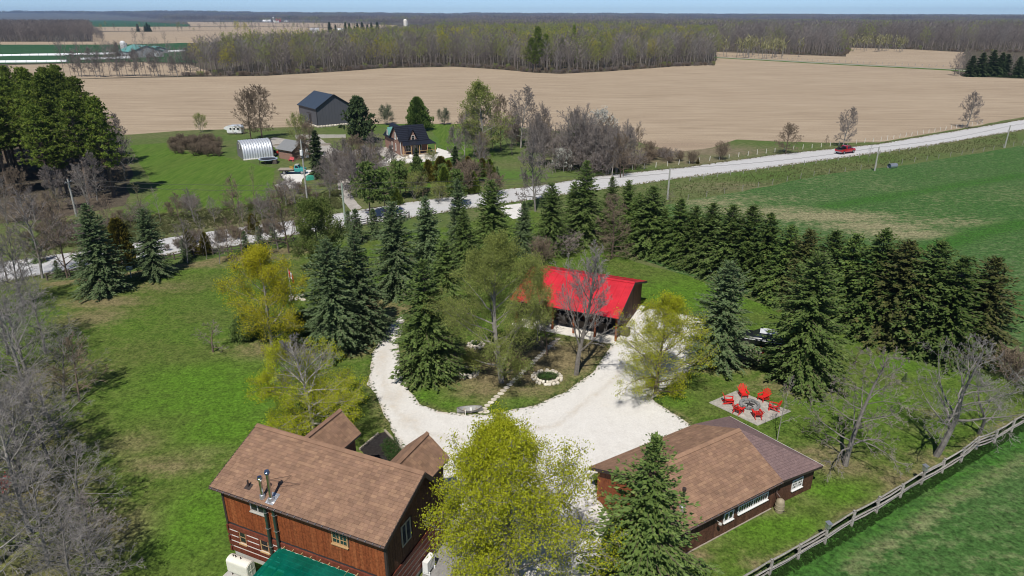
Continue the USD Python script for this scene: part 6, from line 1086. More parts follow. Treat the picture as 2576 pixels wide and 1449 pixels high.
# ------------------------------------------------------------------ trees and bushes one can tell apart
SPR = 'spruce tree'
for kind, x, y, top, lab, w in (
    ('blue_spruce_a', 265, 735, 515, 'blue green spruce on the left lawn, the taller of the pair near the road', 1.15), ('blue_spruce_b', 392, 697, 527, 'blue green spruce on the left lawn, the shorter of the pair near the road', .95),
    ('blue_spruce_b', 848, 882, 606, 'broad blue green spruce beside the gold budding maple', 1.0), ('blue_spruce_a', 912, 850, 582, 'tall blue green spruce left of the top of the driveway', 1.0),
    ('blue_spruce_b', 1000, 745, 512, 'blue spruce standing behind the top bend of the driveway', 1.0), ('blue_spruce_a', 1078, 695, 496, 'tall blue spruce nearest the road in the spruce group', 1.05), ('green_spruce_a', 1078, 945, 655, 'large dark spruce on the driveway island beside the budding tree', 1.15),
    ('green_spruce_b', 1125, 800, 604, 'green spruce hidden behind the budding tree and the island spruce', 1.0), ('blue_spruce_a', 1156, 660, 452, 'pale blue spruce rising behind the spruce group near the road', .75), ('green_spruce_a', 1170, 690, 524, 'olive green spruce in front of the pale blue one by the road', .95),
    ('green_spruce_b', 1237, 660, 455, 'tall broad green spruce above the budding tree near the road', 1.0), ('blue_spruce_a', 1318, 640, 508, 'small blue green spruce beside the drive entrance', .95), ('green_spruce_b', 1385, 640, 462, 'olive green spruce in front of the old bare roadside tree', .95),
    ('green_spruce_a', 1468, 612, 406, 'tallest dark spruce at the road end of the spruce hedge', 1.05), ('green_spruce_b', 1440, 600, 458, 'spruce leaning on the tallest one at the road end of the hedge', .9), ('green_spruce_a', 1533, 600, 446, 'dark spruce behind the brown larch at the road end of the hedge', .95), ('green_spruce_b', 1572, 618, 455, 'narrow spruce right behind the brown larch', .85)):
    plant(kind, x, y, lab, SPR, top, name='spruce_tree', wide=w)
hedge = [(1600, 630, 488), (1632, 640, 472), (1664, 650, 530), (1700, 660, 504), (1738, 668, 522), (1777, 680, 514), (1824, 696, 519), (1870, 714, 522), (1914, 730, 540), (1964, 752, 570), (2007, 768, 580), (2067, 790, 586), (2114, 806, 594), (2177, 832, 582), (2237, 850, 610), (2307, 868, 612), (2367, 890, 652), (2444, 886, 652)]
for i, (x, y, top) in enumerate(hedge):
    lab = ('first hedge spruce at the road end, beside the larch', 'second hedge spruce from the road, tall and pointed', 'third hedge spruce from the road, low between taller ones', 'fourth hedge spruce from the road', 'fifth hedge spruce from the road', 'sixth hedge spruce from the road, with a broad top', 'seventh hedge spruce from the road', 'eighth hedge spruce from the road', 'ninth hedge spruce from the road', 'tenth hedge spruce from the road, half behind the big lawn spruces', 'eleventh hedge spruce, with an orange tinged tip', 'twelfth hedge spruce, thin and pale', 'sixth hedge spruce from the far field end', 'fifth hedge spruce from the field end, the broadest dark one', 'fourth hedge spruce from the field end', 'third hedge spruce from the field end, narrow and pointed', 'second hedge spruce from the field end', 'last hedge spruce at the field end, broad and brownish')[i]
    plant('hedge_spruce_d' if i in (10, 14, 17) else ('hedge_spruce_a', 'hedge_spruce_b', 'hedge_spruce_c')[(i * 2 + i // 3) % 3], x, y, lab, SPR, top, name='hedge_spruce', wide=(1.28 if i > 12 else 1.16) * (.94, 1.08, 1.0, .92, 1.05)[i % 5], group='spruces of the hedge', seed=i)
plant('blue_spruce_b', 1806, 916, 'grey green spruce beside the parked car and the gravel yard', SPR, 662, name='spruce_tree', wide=1.12)
plant('green_spruce_b', 2008, 955, 'big spruce between the parked car and the patio', SPR, 640, name='spruce_tree', wide=1.12)
plant('near_spruce', 1612, 1520, 'bright green spruce in front of the workshop at the bottom of the picture', SPR, 1104, name='spruce_tree', wide=1.02)
plant('bare_larch', 1537, 652, 'brown bare larch at the road end of the spruce hedge', 'larch', 482, name='larch_tree')
# budding trees round the house
plant('budding_gold', 686, 872, 'gold budding maple on the left lawn beside the flag pole', 'maple', 628, name='maple_tree', wide=1.1)
plant('yew_bush', 620, 852, 'dark green yew bush at the left foot of the gold maple', 'bush', h=2.2, name='yew_bush', wide=.8); plant('yew_bush', 768, 838, 'dark green bush between the gold maple and the broad blue spruce', 'bush', h=2.3, name='yew_bush', wide=.9)
plant('budding_half', 790, 1092, 'half bare half lime leafed maple directly behind the log house', 'maple', 852, name='maple_tree', wide=1.0)
plant('budding_lime_big', 1312, 1520, 'large lime green maple in front, between the house and the workshop', 'maple', 1082, name='maple_tree', wide=1.0, rot=1.0)
plant('budding_lime', 1648, 992, 'lime budding maple at the edge of the gravel yard before the red shed', 'maple', 738, name='maple_tree', wide=1.0)
plant('budding_green', 1262, 962, 'tall budding tree with green haze in the middle of the driveway island', 'tree', 585, name='budding_tree', wide=1.0)
plant('budding_green', 1352, 858, 'slender budding tree in front of the left end of the red roof', 'tree', 668, name='budding_tree', wide=.42, seed=3)
plant('bare_linden', 1449, 943, 'bare fan shaped tree standing before the red roof', 'tree', 602, name='bare_tree', wide=1.0)
plant('willow_green', 806, 668, 'fresh green feathery tree by the roadside near the pale green pole', 'tree', 500, name='willow_tree', wide=1.0)
plant('shrub_dark', 1396, 640, 'dark bare spreading shrub behind the red roofed shed', 'shrub', h=3.6, name='bare_shrub', wide=1.4); plant('shrub_bare', 1365, 668, 'grey bare shrub left of the dark one behind the red roof', 'shrub', h=4.0, name='bare_shrub', wide=.9)
plant('bare_small', 537, 886, 'small crooked bare apple tree on the open left lawn', 'apple tree', 806, name='apple_tree', wide=1.15); plant('bare_small', 1375, 893, 'small bare tree beside the stepping stones in front of the shed', 'tree', 800, name='bare_tree', wide=1.0)
plant('bare_old', 2126, 1172, 'bare tree with drooping branches between the workshop and the rail fence', 'tree', 868, name='bare_tree', wide=.8, rot=.5) if False else plant('bare_orchard', 2126, 1172, 'straight bare tree with level branches right of the workshop', 'tree', 868, name='bare_tree', wide=.95)
plant('bare_old', 2354, 1147, 'forked pale bare tree beside the rail fence at the right', 'tree', 800, name='bare_tree', wide=.85, rot=2.0)
plant('bare_young', 1955, 1108, 'thin leaning bare sapling at the corner of the patio', 'tree', 935, name='bare_sapling', wide=.9); plant('bare_old', 2462, 1092, 'low twisted bare tree behind the rail fence, right of the forked one', 'tree', 930, name='bare_tree', wide=1.0, seed=4); plant('bare_wide_c', 2600, 1040, 'grey twiggy tree at the right frame edge behind the rail fence', 'tree', 860, name='bare_tree', wide=1.1)
plant('bare_small', 2150, 918, 'small reddish bare bush at the foot of the hedge', 'bush', h=2.0, name='bare_shrub'); plant('small_spruce', 2275, 960, 'tiny evergreen seedling on the lawn before the hedge', 'seedling', h=.8, name='spruce_seedling'); plant('shrub_bare', 2540, 960, 'bare brush at the field end of the hedge', 'shrub', h=3.5, name='bare_shrub', wide=1.3)
# the bare grove on the left
for i, (kind, x, y, h, w, lab) in enumerate((('bare_wide_a', 75, 1340, 9.5, 1.1, 'bare grey tree of the left grove, with the long shadow on the lawn'), ('bare_wide_b', 75, 1020, 10, 1.1, 'bare grey tree of the left grove level with the gold maple'), ('bare_wide_c', -40, 1180, 11, 1.1, 'bare mauve tree at the left frame edge above the red twigs'), ('bare_wide_a', 130, 1180, 8, 1.1, 'bare tree of the left grove standing out furthest onto the lawn'),
    ('bare_wide_b', 20, 890, 11, 1.05, 'bare tall tree of the left grove below the roadside, inner one'), ('bare_wide_c', 115, 890, 8, 1.0, 'bare tree of the left grove at the edge of the dry patch'), ('bare_wide_a', -60, 820, 12, 1.0, 'bare tree at the left frame edge near the road'), ('bare_wide_b', 190, 1540, 7, 1.1, 'bare tree at the bottom left corner near the oil tank'), ('bare_wide_c', 20, 1500, 9, 1.1, 'bare tree at the very bottom left corner'), ('bare_upright_a', 60, 770, 9, 1.0, 'slim bare tree of the left grove next to the road'),
    ('bare_wide_a', -150, 1350, 11, 1.1, 'bare tree beyond the left frame edge, lower one'), ('bare_wide_b', -170, 1020, 12, 1.1, 'bare tree beyond the left frame edge, upper one'), ('bare_upright_b', 200, 1010, 6, 1.2, 'low bare thicket at the rim of the left grove'), ('bare_upright_a', 250, 1420, 5, 1.3, 'low bare twiggy thicket near the log house corner'), ('bare_wide_c', 150, 1100, 7, 1.1, 'dense low bare tree amid the left grove'), ('bare_wide_b', 120, 1420, 7.5, 1.15, 'bare spreading tree below the long shadow'), ('bare_wide_a', 40, 1110, 8.5, 1.15, 'bare tree just above the red twigs at the left'), ('bare_wide_b', 70, 950, 9, 1.1, 'bare tree of the left grove behind its second row'), ('bare_wide_c', 160, 1010, 6.5, 1.2, 'low spreading bare tree where the grove meets the lawn'), ('bare_wide_a', 60, 1230, 8, 1.2, 'dense bare tree in the middle of the left grove'), ('bare_wide_c', 200, 1290, 6, 1.25, 'low bare tree at the lawn side of the left grove'), ('bare_wide_b', 0, 1420, 9, 1.15, 'tall bare tree at the left edge above the bottom corner'), ('bare_wide_a', 230, 1480, 5.5, 1.2, 'low bare tree nearest the oil tank'))):
    plant(kind, x, y, lab, 'tree', h=h, name='bare_tree', wide=w, group='bare trees of the left grove', seed=i)
rt_ = thing('red_twigs', 'bare bush with bright red buds inside the left grove', 'bush', tuple(at(20, 1262)), 0)
tw_ = prisms([(0, 0, 0, .3 * math.cos(k), .3 * math.sin(k), 1.6 + .2 * (k % 3), .02, .008) for k in range(9)], 3); obj('stems', tw_, 'twig_brown', rt_)
tp_ = np.array([[.3 * math.cos(k) * s_, .3 * math.sin(k) * s_, 1.7 * s_, 0, 0, 1.] for k in range(9) for s_ in (.7, .85, 1.)]); obj('buds', leaves_at(np.random.default_rng(6), tp_, 260, .12, .14), 'chair_red', rt_)
# saplings and brush along the road
rng_ = np.random.default_rng(77); kinds = ('bare_upright_a', 'bare_young_b', 'bare_upright_b', 'bare_young', 'bare_upright_a')
near = [(107, 700, 468), (60, 706, 540), (170, 700, 500), (85, 705, 560), (472, 662, 545), (553, 664, 572), (612, 672, 470), (728, 637, 452), (650, 640, 520), (700, 628, 480), (240, 690, 560), (20, 712, 500), (575, 650, 540), (520, 652, 530)]
for i, (x, y, top) in enumerate(near):
    plant(kinds[i % 5], x, y, 'thin bare sapling on our side of the road by the low board fence', 'sapling', top, name='bare_sapling', wide=.95, group='bare saplings on our side of the road', seed=i)
far_ = [(365, 562, 455), (450, 555, 478), (405, 560, 470), (490, 560, 470), (540, 560, 490), (640, 520, 415), (590, 545, 440), (690, 545, 455), (720, 520, 430), (745, 530, 440), (160, 590, 470), (120, 600, 480), (210, 590, 500), (610, 560, 500), (660, 555, 480), (330, 575, 500), (280, 590, 490), (800, 520, 440), (830, 500, 425)]
for i, (x, y, top) in enumerate(far_):
    plant(kinds[(i + 1) % 5], x, y, 'thin bare sapling in the brush on the far side of the road', 'sapling', top, name='bare_sapling', wide=1.0, group='bare saplings beyond the road', seed=i)
for i, (k, x, y, h, lab) in enumerate((('cedar_brown', 315, 672, 6.2, 'brown tinged cedar behind the pair of blue spruces'), ('cedar_brown', 480, 640, 3.2, 'small brown cedar by the road, beside the shorter blue spruce'), ('cedar_brown', 640, 590, 3.0, 'small gold brown cedar across the road'), ('cedar_gold', 520, 640, 3.0, 'small pale cedar among the saplings by the road'), ('small_spruce', 468, 655, 2.8, 'dark little spruce beside the board fence'), ('small_spruce', 690, 610, 2.6, 'little spruce at the road edge, left one of three'), ('small_spruce', 655, 622, 2.8, 'little spruce at the road edge, middle one of three'), ('small_spruce', 620, 630, 2.6, 'little spruce at the road edge, right of the saplings'), ('small_spruce', 100, 660, 3.2, 'small spruce across the road among the left brush'), ('small_spruce', 150, 700, 2.2, 'small spruce at the left end of the board fence'), ('small_spruce', 210, 690, 2.4, 'small spruce between the fence and the tall blue spruce'), ('small_spruce', 943, 600, 4.2, 'small spruce before the dark fence, left one'), ('small_spruce', 900, 610, 4.6, 'small spruce before the dark fence, right one'), ('small_spruce', 880, 590, 3.4, 'small spruce next to the pale green pole'))):
    plant(k, x, y, lab, 'cedar' if 'cedar' in k else SPR, h=h, name='cedar_tree' if 'cedar' in k else 'small_spruce', seed=i)
# farmstead trees
for k, x, y, top, lab, w, nm in (
    ('bare_far', 660, 352, 210, 'large round bare tree above the steel shed, right of two trunks', .9, 'bare_tree'), ('bare_far', 632, 354, 222, 'large bare tree above the steel shed, left of two trunks', .8, 'bare_tree'), ('willow_gold', 507, 333, 284, 'small golden willow at the edge of the stubble field', .8, 'willow_tree'),
    ('round_pine', 906, 360, 247, 'dense dark round evergreen between the barn and the farmhouse', .95, 'pine_tree'), ('sage_bush', 973, 314, 264, 'round grey green bush behind the farmhouse', .85, 'sage_bush'), ('cedar_olive', 1052, 328, 248, 'broad olive cedar behind the farmhouse roof', .95, 'cedar_tree'), ('sage_bush', 1117, 314, 272, 'grey green bush right of the broad cedar', .8, 'sage_bush'),
    ('dark_spruce', 803, 448, 328, 'dark spruce right of the teal truck', .8, 'spruce_tree'), ('budding_tall', 1217, 397, 204, 'great budding tree right of the farmhouse', 1.0, 'budding_tree'), ('bare_far_b', 1310, 372, 212, 'tall grey bare tree right of the great budding tree', .9, 'bare_tree'), ('bare_far', 1260, 380, 235, 'bare tree between the great budding tree and the tall grey one', .7, 'bare_tree'),
    ('bare_far_b', 1347, 532, 318, 'old bare roadside tree with a thick pale trunk', .72, 'bare_tree'), ('willow_gold', 753, 360, 285, 'golden budding tree at the barn ramp', .9, 'willow_tree'), ('bare_far', 785, 395, 300, 'bare tree before the barn ramp', .8, 'bare_tree'), ('bare_far', 765, 405, 340, 'dark bare tree beside the brick shed', 1.0, 'bare_tree'),
    ('bare_far_b', 862, 452, 345, 'bare grey tree in front of the farm drive, left one', 1.0, 'bare_tree'), ('bare_far', 905, 455, 335, 'bare grey tree in front of the farm drive, middle one', .9, 'bare_tree'), ('bare_far_b', 950, 450, 325, 'bare grey tree in front of the farm drive, right one', .7, 'bare_tree'), ('bare_far_b', 880, 500, 385, 'bare grey tree near the farm entrance', 1.0, 'bare_tree'), ('bare_upright_a', 835, 480, 400, 'low bare tree behind the tubby teal box', 1.1, 'bare_tree'),
    ('scots_pine', 932, 550, 412, 'sparse pine with a dark trunk at the far road edge', .9, 'pine_tree'), ('scots_pine', 1008, 500, 408, 'rounded pine in front of the farmhouse lawn', 1.05, 'pine_tree'), ('scots_pine', 1052, 490, 398, 'pine before the farmhouse, next to the gold cedars', .9, 'pine_tree'), ('dark_spruce', 1050, 440, 372, 'small dark spruce below the farmhouse porch', .7, 'spruce_tree'), ('scots_pine', 1150, 520, 428, 'broad pine beside the pale blue spruce top', 1.0, 'pine_tree'), ('scots_pine', 970, 545, 425, 'leaning pine at the road bend', .8, 'pine_tree'),
    ('cedar_brown', 1078, 458, 404, 'gold brown cedar in the row below the farmhouse, left one', 1.1, 'cedar_tree'), ('cedar_brown', 1110, 462, 396, 'gold brown cedar in the row below the farmhouse, middle one', 1.2, 'cedar_tree'), ('cedar_brown', 1130, 455, 405, 'gold brown cedar in the row below the farmhouse, right one', 1.0, 'cedar_tree'), ('dark_spruce', 1147, 448, 368, 'dark spruce in the cedar row below the farmhouse', .75, 'spruce_tree'),
    ('cedar_brown', 1178, 446, 396, 'olive cedar right of the dark spruce in the row', 1.2, 'cedar_tree'), ('cedar_brown', 1213, 445, 400, 'brown cedar at the foot of the great budding tree', 1.1, 'cedar_tree'), ('cedar_green', 1232, 446, 402, 'green cedar at the right end of the row', 1.1, 'cedar_tree'), ('small_spruce', 1251, 446, 420, 'small blue spruce at the right end of the cedar row', 1.0, 'spruce_tree'), ('willow_gold', 1105, 510, 458, 'gold budding shrub at the near edge of the farm lawn', 1.2, 'willow_shrub'),
    ('willow_gold', 1085, 415, 375, 'golden shrub at the porch steps', .9, 'willow_shrub'), ('blossom_tree', 1418, 432, 372, 'white blossoming tree before the roadside thicket', 1.3, 'blossom_tree'), ('blossom_tree', 1515, 395, 272, 'white blossoming tree at the top of the thicket', .9, 'blossom_tree'), ('willow_green', 1452, 418, 312, 'dull green willow amid the thicket', .7, 'willow_tree'),
    ('bare_far', 1976, 388, 308, 'bare round tree at the road, left of the red pickup', 1.15, 'bare_tree'), ('bare_far_b', 2120, 371, 266, 'bare tree standing behind the red pickup', .85, 'bare_tree'), ('bare_far_b', 2432, 322, 226, 'bare tree leaning over the stubble at the right, with a dark shadow', .9, 'bare_tree'), ('bare_young', 2185, 407, 362, 'small bare tree on the verge below the red pickup', 1.2, 'bare_tree'), ('shrub_bare', 1816, 402, 352, 'bare brown bush at the road left of the round bare tree', .9, 'bare_shrub'), ('bare_small', 1683, 512, 478, 'bare shrub at the foot of the hedge pole', 1., 'bare_shrub'),
    ('bare_upright_b', 2078, 366, 338, 'tiny bare tree at the field edge near the pickup', .8, 'bare_tree'), ('shrub_bare', 1630, 392, 352, 'bare bush on the brown bank, left one', 1.1, 'bare_shrub'), ('shrub_dark', 1680, 405, 372, 'bare bush on the brown bank, middle one', 1.2, 'bare_shrub'), ('shrub_bare', 1740, 412, 378, 'bare bush on the brown bank, right one', 1.2, 'bare_shrub'), ('cedar_gold', 1755, 412, 398, 'tiny gold cedar on the bank by the road', 1.0, 'cedar_tree')):
    plant(k, x, y, lab, 'bush' if 'bush' in nm or 'shrub' in nm else nm.split('_')[0] + ' tree' if nm.split('_')[0] in ('cedar', 'pine', 'willow', 'spruce') else 'tree', top, name=nm, wide=w)
for i in range(46):
    x = 432 + i * 2.7 + rng_.uniform(-4, 4); y = rng_.uniform(362, 394); plant('shrub_bare', x, y, 'reddish brown bare shrub of the thicket on the farm lawn', 'shrub', h=rng_.uniform(1.8, 3.2), name='bare_shrub', wide=1.0, group='reddish shrubs on the farm lawn', seed=i)
for i in range(46):
    x = rng_.uniform(1340, 1600); y = 378 + (x - 1340) * .13 + rng_.uniform(-12, 45); tall = max(.25, 1 - abs(x - 1440) / 260)
    plant(('thicket_tree', 'bare_upright_a', 'shrub_dark', 'bare_upright_b', 'bare_far_b')[i % 5], x, y, 'grey bare tree of the thicket across the road before the stubble', 'tree', h=(5 + 9 * tall * rng_.uniform(.6, 1)) * (.6 if i % 5 == 2 else 1), name='thicket_tree', wide=.85, group='bare trees of the roadside thicket', seed=i)
for i in range(30):
    x = rng_.uniform(1480, 1720); y = 432 - (x - 1480) * .12 + rng_.uniform(-16, 4); plant('shrub_bare', x, y, 'low brown shrub on the bank along the far road edge', 'shrub', h=rng_.uniform(1.2, 2.6), name='bank_shrub', wide=1.4, group='low shrubs along the far road bank', seed=i)
for i in range(40):
    x = rng_.uniform(60, 860); y = 700 - x * .19 - rng_.uniform(45, 105); plant(('shrub_bare', 'shrub_dark')[i % 2], x, y, 'low brown brush in the strip beyond the road', 'shrub', h=rng_.uniform(.9, 2.4), name='brush_shrub', wide=1.2, group='low brush beyond the road', seed=i)
for i in range(34):
    x = rng_.uniform(420, 760); y = 712 - x * .17 + 8 + rng_.uniform(-14, 0); plant('shrub_bare', x, y - 14, 'low twiggy brush between the road and the board fence', 'shrub', h=rng_.uniform(.8, 2.2), name='brush_shrub', wide=1.0, group='low brush along the board fence', seed=i + 50)
for i in range(26):
    x = rng_.uniform(815, 985); y = rng_.uniform(405, 500) + (x - 900) * .05; plant(('bare_upright_a', 'bare_far_b', 'bare_upright_b', 'shrub_dark')[i % 4], x, y, 'grey bare tree of the loose grove before the farm drive', 'tree', h=rng_.uniform(4, 9.5) * (.5 if i % 4 == 3 else 1), name='bare_tree', wide=.85, group='bare trees before the farm drive', seed=i + 7)
for i in range(14):
    x = rng_.uniform(1140, 1340); y = rng_.uniform(330, 440); plant(('bare_upright_a', 'bare_far', 'shrub_dark', 'bare_far_b')[i % 4], x, y, 'bare tree standing round the great budding tree', 'tree', h=rng_.uniform(5, 11) * (.5 if i % 4 == 2 else 1), name='bare_tree', wide=.85, group='bare trees round the great budding tree', seed=i + 9)
for i in range(22):
    x = rng_.uniform(985, 1260); y = rng_.uniform(452, 520) - (x - 985) * .1; plant(('scots_pine', 'shrub_bare', 'cedar_green', 'bare_upright_b', 'willow_gold')[i % 5], x, y, ('young pine', 'brown shrub', 'olive cedar', 'slim bare tree', 'gold shrub')[i % 5] + ' in the mixed planting between farmhouse and road', ('pine tree', 'shrub', 'cedar', 'tree', 'shrub')[i % 5], h=rng_.uniform(2.6, 5.5), name=('young_pine', 'bare_shrub', 'cedar_tree', 'bare_tree', 'willow_shrub')[i % 5], wide=1.1, group='mixed planting, ' + ('pines', 'shrubs', 'cedars', 'bare trees', 'gold shrubs')[i % 5], seed=i + 3)
# the pine stand at the left
for i in range(74):
    for _ in range(50):
        y = rng_.uniform(345, 505); x = rng_.uniform(-260, 318 - (505 - y) * .75)
        if x < 310: break
    front = y > 470
    plant(('white_pine_a', 'white_pine_b', 'dark_pine')[i % 3], x, y, 'tall dark pine of the dense stand at the left', 'pine tree', h=rng_.uniform(15, 20.5) * (.92 if x > 190 else 1), name='stand_pine', wide=rng_.uniform(.85, 1.15), group='pines of the dense left stand', seed=i)
for i, (x, y, h) in enumerate(((245, 505, 9), (290, 490, 11), (315, 455, 11), (275, 440, 13), (295, 410, 11), (255, 400, 12), (240, 370, 12), (225, 525, 8), (150, 530, 8), (60, 540, 8), (90, 560, 6), (20, 565, 8))):
    plant(('bare_far_b', 'bare_far', 'bare_upright_a', 'thicket_tree')[i % 4], x, y, 'bare grey tree along the rim of the pine stand', 'tree', h=h, name='bare_tree', wide=.85, group='bare trees at the rim of the pine stand', seed=i)
# clump at the far right
for i, (x, y, top) in enumerate(((2438, 193, 140), (2462, 193, 132), (2488, 192, 126), (2510, 193, 132), (2524, 193, 136), (2556, 196, 142), (2574, 196, 146))):
    plant('dark_spruce', x, y, 'dark spruce of the clump at the right end of the stubble field', SPR, top, name='spruce_tree', wide=1.25, group='dark spruces at the field corner', seed=i)
for i, (x, y, top) in enumerate(((2400, 190, 128), (2418, 188, 118), (2412, 192, 135), (2565, 195, 140), (2540, 190, 132))):
    plant(('bare_upright_a', 'thicket_tree')[i % 2], x, y, 'bare tree beside the dark spruce clump at the field corner', 'tree', top, name='bare_tree', wide=.9, group='bare trees beside the dark clump', seed=i)
# grass: taller tufts along fences, verges and in the crop
def tufts(name, label, poly, n, hgt, mat_, seed, cat='grass'):
    P = Polygon([at(*p)[:2] for p in poly]).buffer(0); shapely.prepare(P); rng = np.random.default_rng(seed); x0, y0, x1, y1 = P.bounds; q = np.zeros((0, 2))
    while len(q) < n: c = rng.uniform((x0, y0), (x1, y1), (n * 2, 2)); q = np.vstack([q, c[shapely.contains_xy(P, c[:, 0], c[:, 1])]])
    q = q[:n]; k = 14; c = np.c_[rng.normal(0, .1, (k, 2)), np.zeros(k)]; d = unit(np.c_[rng.normal(0, .45, (k, 2)), np.ones(k)]); s = unit(np.cross(d, rng.normal(0, 1, (k, 3))))
    pi = UsdGeom.PointInstancer.Define(stage, numbered('/World', name)); pr = obj('tuft', kites(c, d, s, rng.uniform(.6, 1.2, k), np.full(k, .12)), mat_, pi); pi.CreatePrototypesRel().SetTargets([pr.GetPath()])
    pi.CreatePositionsAttr(Vt.Vec3fArray.FromNumpy(np.c_[q, np.full(n, .03)].astype(np.float32))); pi.CreateProtoIndicesAttr(Vt.IntArray.FromNumpy(np.zeros(n, np.int32)))
    a = rng.uniform(0, 6.28, n) / 2; pi.CreateOrientationsAttr([Gf.Quath(float(math.cos(x)), 0, 0, float(math.sin(x))) for x in a]); sc = hgt * rng.uniform(.5, 1.4, n)
    pi.CreateScalesAttr(Vt.Vec3fArray.FromNumpy(np.stack([sc, sc, sc], 1).astype(np.float32))); tag(pi, label, cat, None, 'stuff')
tufts('verge_grass', 'rough mixed grass growing on the verge and bank beside the gravel road', [(1640, 468), (1914, 432), (2150, 400), (2560, 335), (2560, 362), (2200, 420), (1880, 475), (1640, 520)], 2500, .25, 'grass_straw', 1)
tufts('verge_grass', 'rough brown grass in the strip beyond the road at the left', [(60, 640), (430, 590), (860, 525), (860, 480), (480, 535), (120, 560)], 5000, .35, 'grass_straw', 2)
tufts('fence_grass', 'taller grass growing along the rail fence', [(1850, 1480), (2105, 1320), (2576, 1050), (2576, 1085), (2150, 1350), (1900, 1500)], 4000, .16, 'grass_blade', 3)
def edge_tufts(name, label, line, n, spread, hgt, mat_, seed):
    L = LineString([at(*p)[:2] for p in line]); rng = np.random.default_rng(seed); q = np.array([L.interpolate(t, normalized=True).coords[0] for t in rng.uniform(0, 1, n)]) + rng.normal(0, spread, (n, 2))
    k = 12; c = np.c_[rng.normal(0, .25, (k, 2)), np.zeros(k)]; d = unit(np.c_[rng.normal(0, .7, (k, 2)), np.ones(k)]); s = unit(np.cross(d, rng.normal(0, 1, (k, 3))))
    pi = UsdGeom.PointInstancer.Define(stage, numbered('/World', name)); pr = obj('tuft', kites(c, d, s, rng.uniform(.6, 1.2, k), np.full(k, .22)), mat_, pi, piece=4); pi.CreatePrototypesRel().SetTargets([pr.GetPath()])
    pi.CreatePositionsAttr(Vt.Vec3fArray.FromNumpy(np.c_[q, np.full(n, .035)].astype(np.float32))); pi.CreateProtoIndicesAttr(Vt.IntArray.FromNumpy(np.zeros(n, np.int32)))
    sc = hgt * rng.uniform(.5, 1.4, n); pi.CreateScalesAttr(Vt.Vec3fArray.FromNumpy(np.stack([sc, sc, sc], 1).astype(np.float32))); tag(pi, label, 'grass', None, 'stuff')
edge_tufts('drive_edge_grass', 'ragged grass creeping over the edges of the gravel driveway', drive_pts + drive_pts[:1], 2400, .2, .1, 'grass_blade', 21)
edge_tufts('road_edge_grass', 'dry grass along the near edge of the gravel road', road_near, 2600, .35, .22, 'grass_straw', 22)
edge_tufts('road_edge_grass', 'dry grass along the far edge of the gravel road', road_far, 2600, .35, .22, 'grass_straw', 23)
# ------------------------------------------------------------------ woods
def wood_low(name, seed, h, twig, leaf_mat=None, nl=0, n1=20, n2=7, r=.05, wd=1.0):
    rng = np.random.default_rng(seed); seg = [(0, 0, -.3, rng.normal(0, .2), rng.normal(0, .2), h * .8, .17, .05)]; tw = []; C = []
    for k in range(n1):
        t = .3 + .68 * (k + rng.uniform(0, 1)) / n1; z = t * h; a = k * 2.4 + rng.uniform(-.4, .4); ln = h * .27 * wd * (1.15 - .7 * abs(t - .5) * 2 * .8) * rng.uniform(.7, 1.2); d = nrm([math.cos(a), math.sin(a), .9]); p1 = V3(0, 0, z) + d * ln; tw.append((0, 0, z, *p1, r * 1.4, r * .7))
        for j in range(n2):
            s = rng.uniform(.25, 1.0); q = V3(0, 0, z) + d * ln * s; e = nrm(d + rng.normal(0, .7, 3) + [0, 0, .35]); q2 = q + e * ln * rng.uniform(.35, .7); tw.append((*q, *q2, r, r * .45)); C.append(q2)
    root = kind_root(name); obj('trunk', prisms(seg, 5), 'bark_pale' if seed % 5 == 0 else 'twig_mauve', root); cr = obj('crown', prisms(tw, 3), twig, root, piece=6)
    if leaf_mat: obj('leaves', leaves_at(rng, np.c_[np.array(C), np.array(C)], nl, .42, .35), leaf_mat, cr, piece=4)
    KIND[name] = (root, h)
wood_low('wood_a', 101, 17, 'twig_far'); wood_low('wood_b', 102, 17, 'twig_mauve', n1=17, wd=.85); wood_low('wood_c', 103, 17, 'twig_grey', wd=1.15); wood_low('wood_d', 105, 17, 'twig_olive', 'leaf_bud', 700); wood_low('wood_e', 106, 16, 'twig_olive', 'leaf_gold', 700)
def canopy(name, seed, size, n, h, mats):
    """A patch of far-off bare wood: many small crowns."""
    rng = np.random.default_rng(seed); ms = []; gs = []
    for k in range(n):
        c = V3(rng.uniform(-size / 2, size / 2), rng.uniform(-size / 2, size / 2), 0); hh = h * rng.uniform(.75, 1.12); w = rng.uniform(2.6, 4.2); m = 26
        q = rng.normal(0, 1, (m, 3)); q = unit(q) * rng.uniform(.3, 1, (m, 1)) * [w, w, hh * .36] + c + [0, 0, hh * .6]; d = unit(rng.normal(0, .5, (m, 3)) + [0, 0, 1]); s = unit(np.cross(d, rng.normal(0, 1, (m, 3))))
        ms.append(kites(q, d, s, rng.uniform(2.0, 4.5, m), rng.uniform(.35, .8, m)))
        gs.append((*c, *(c + [0, 0, hh * .9]), .25, .1))
    v, f = cat_mesh(ms); return (v, f), prisms(gs, 3)
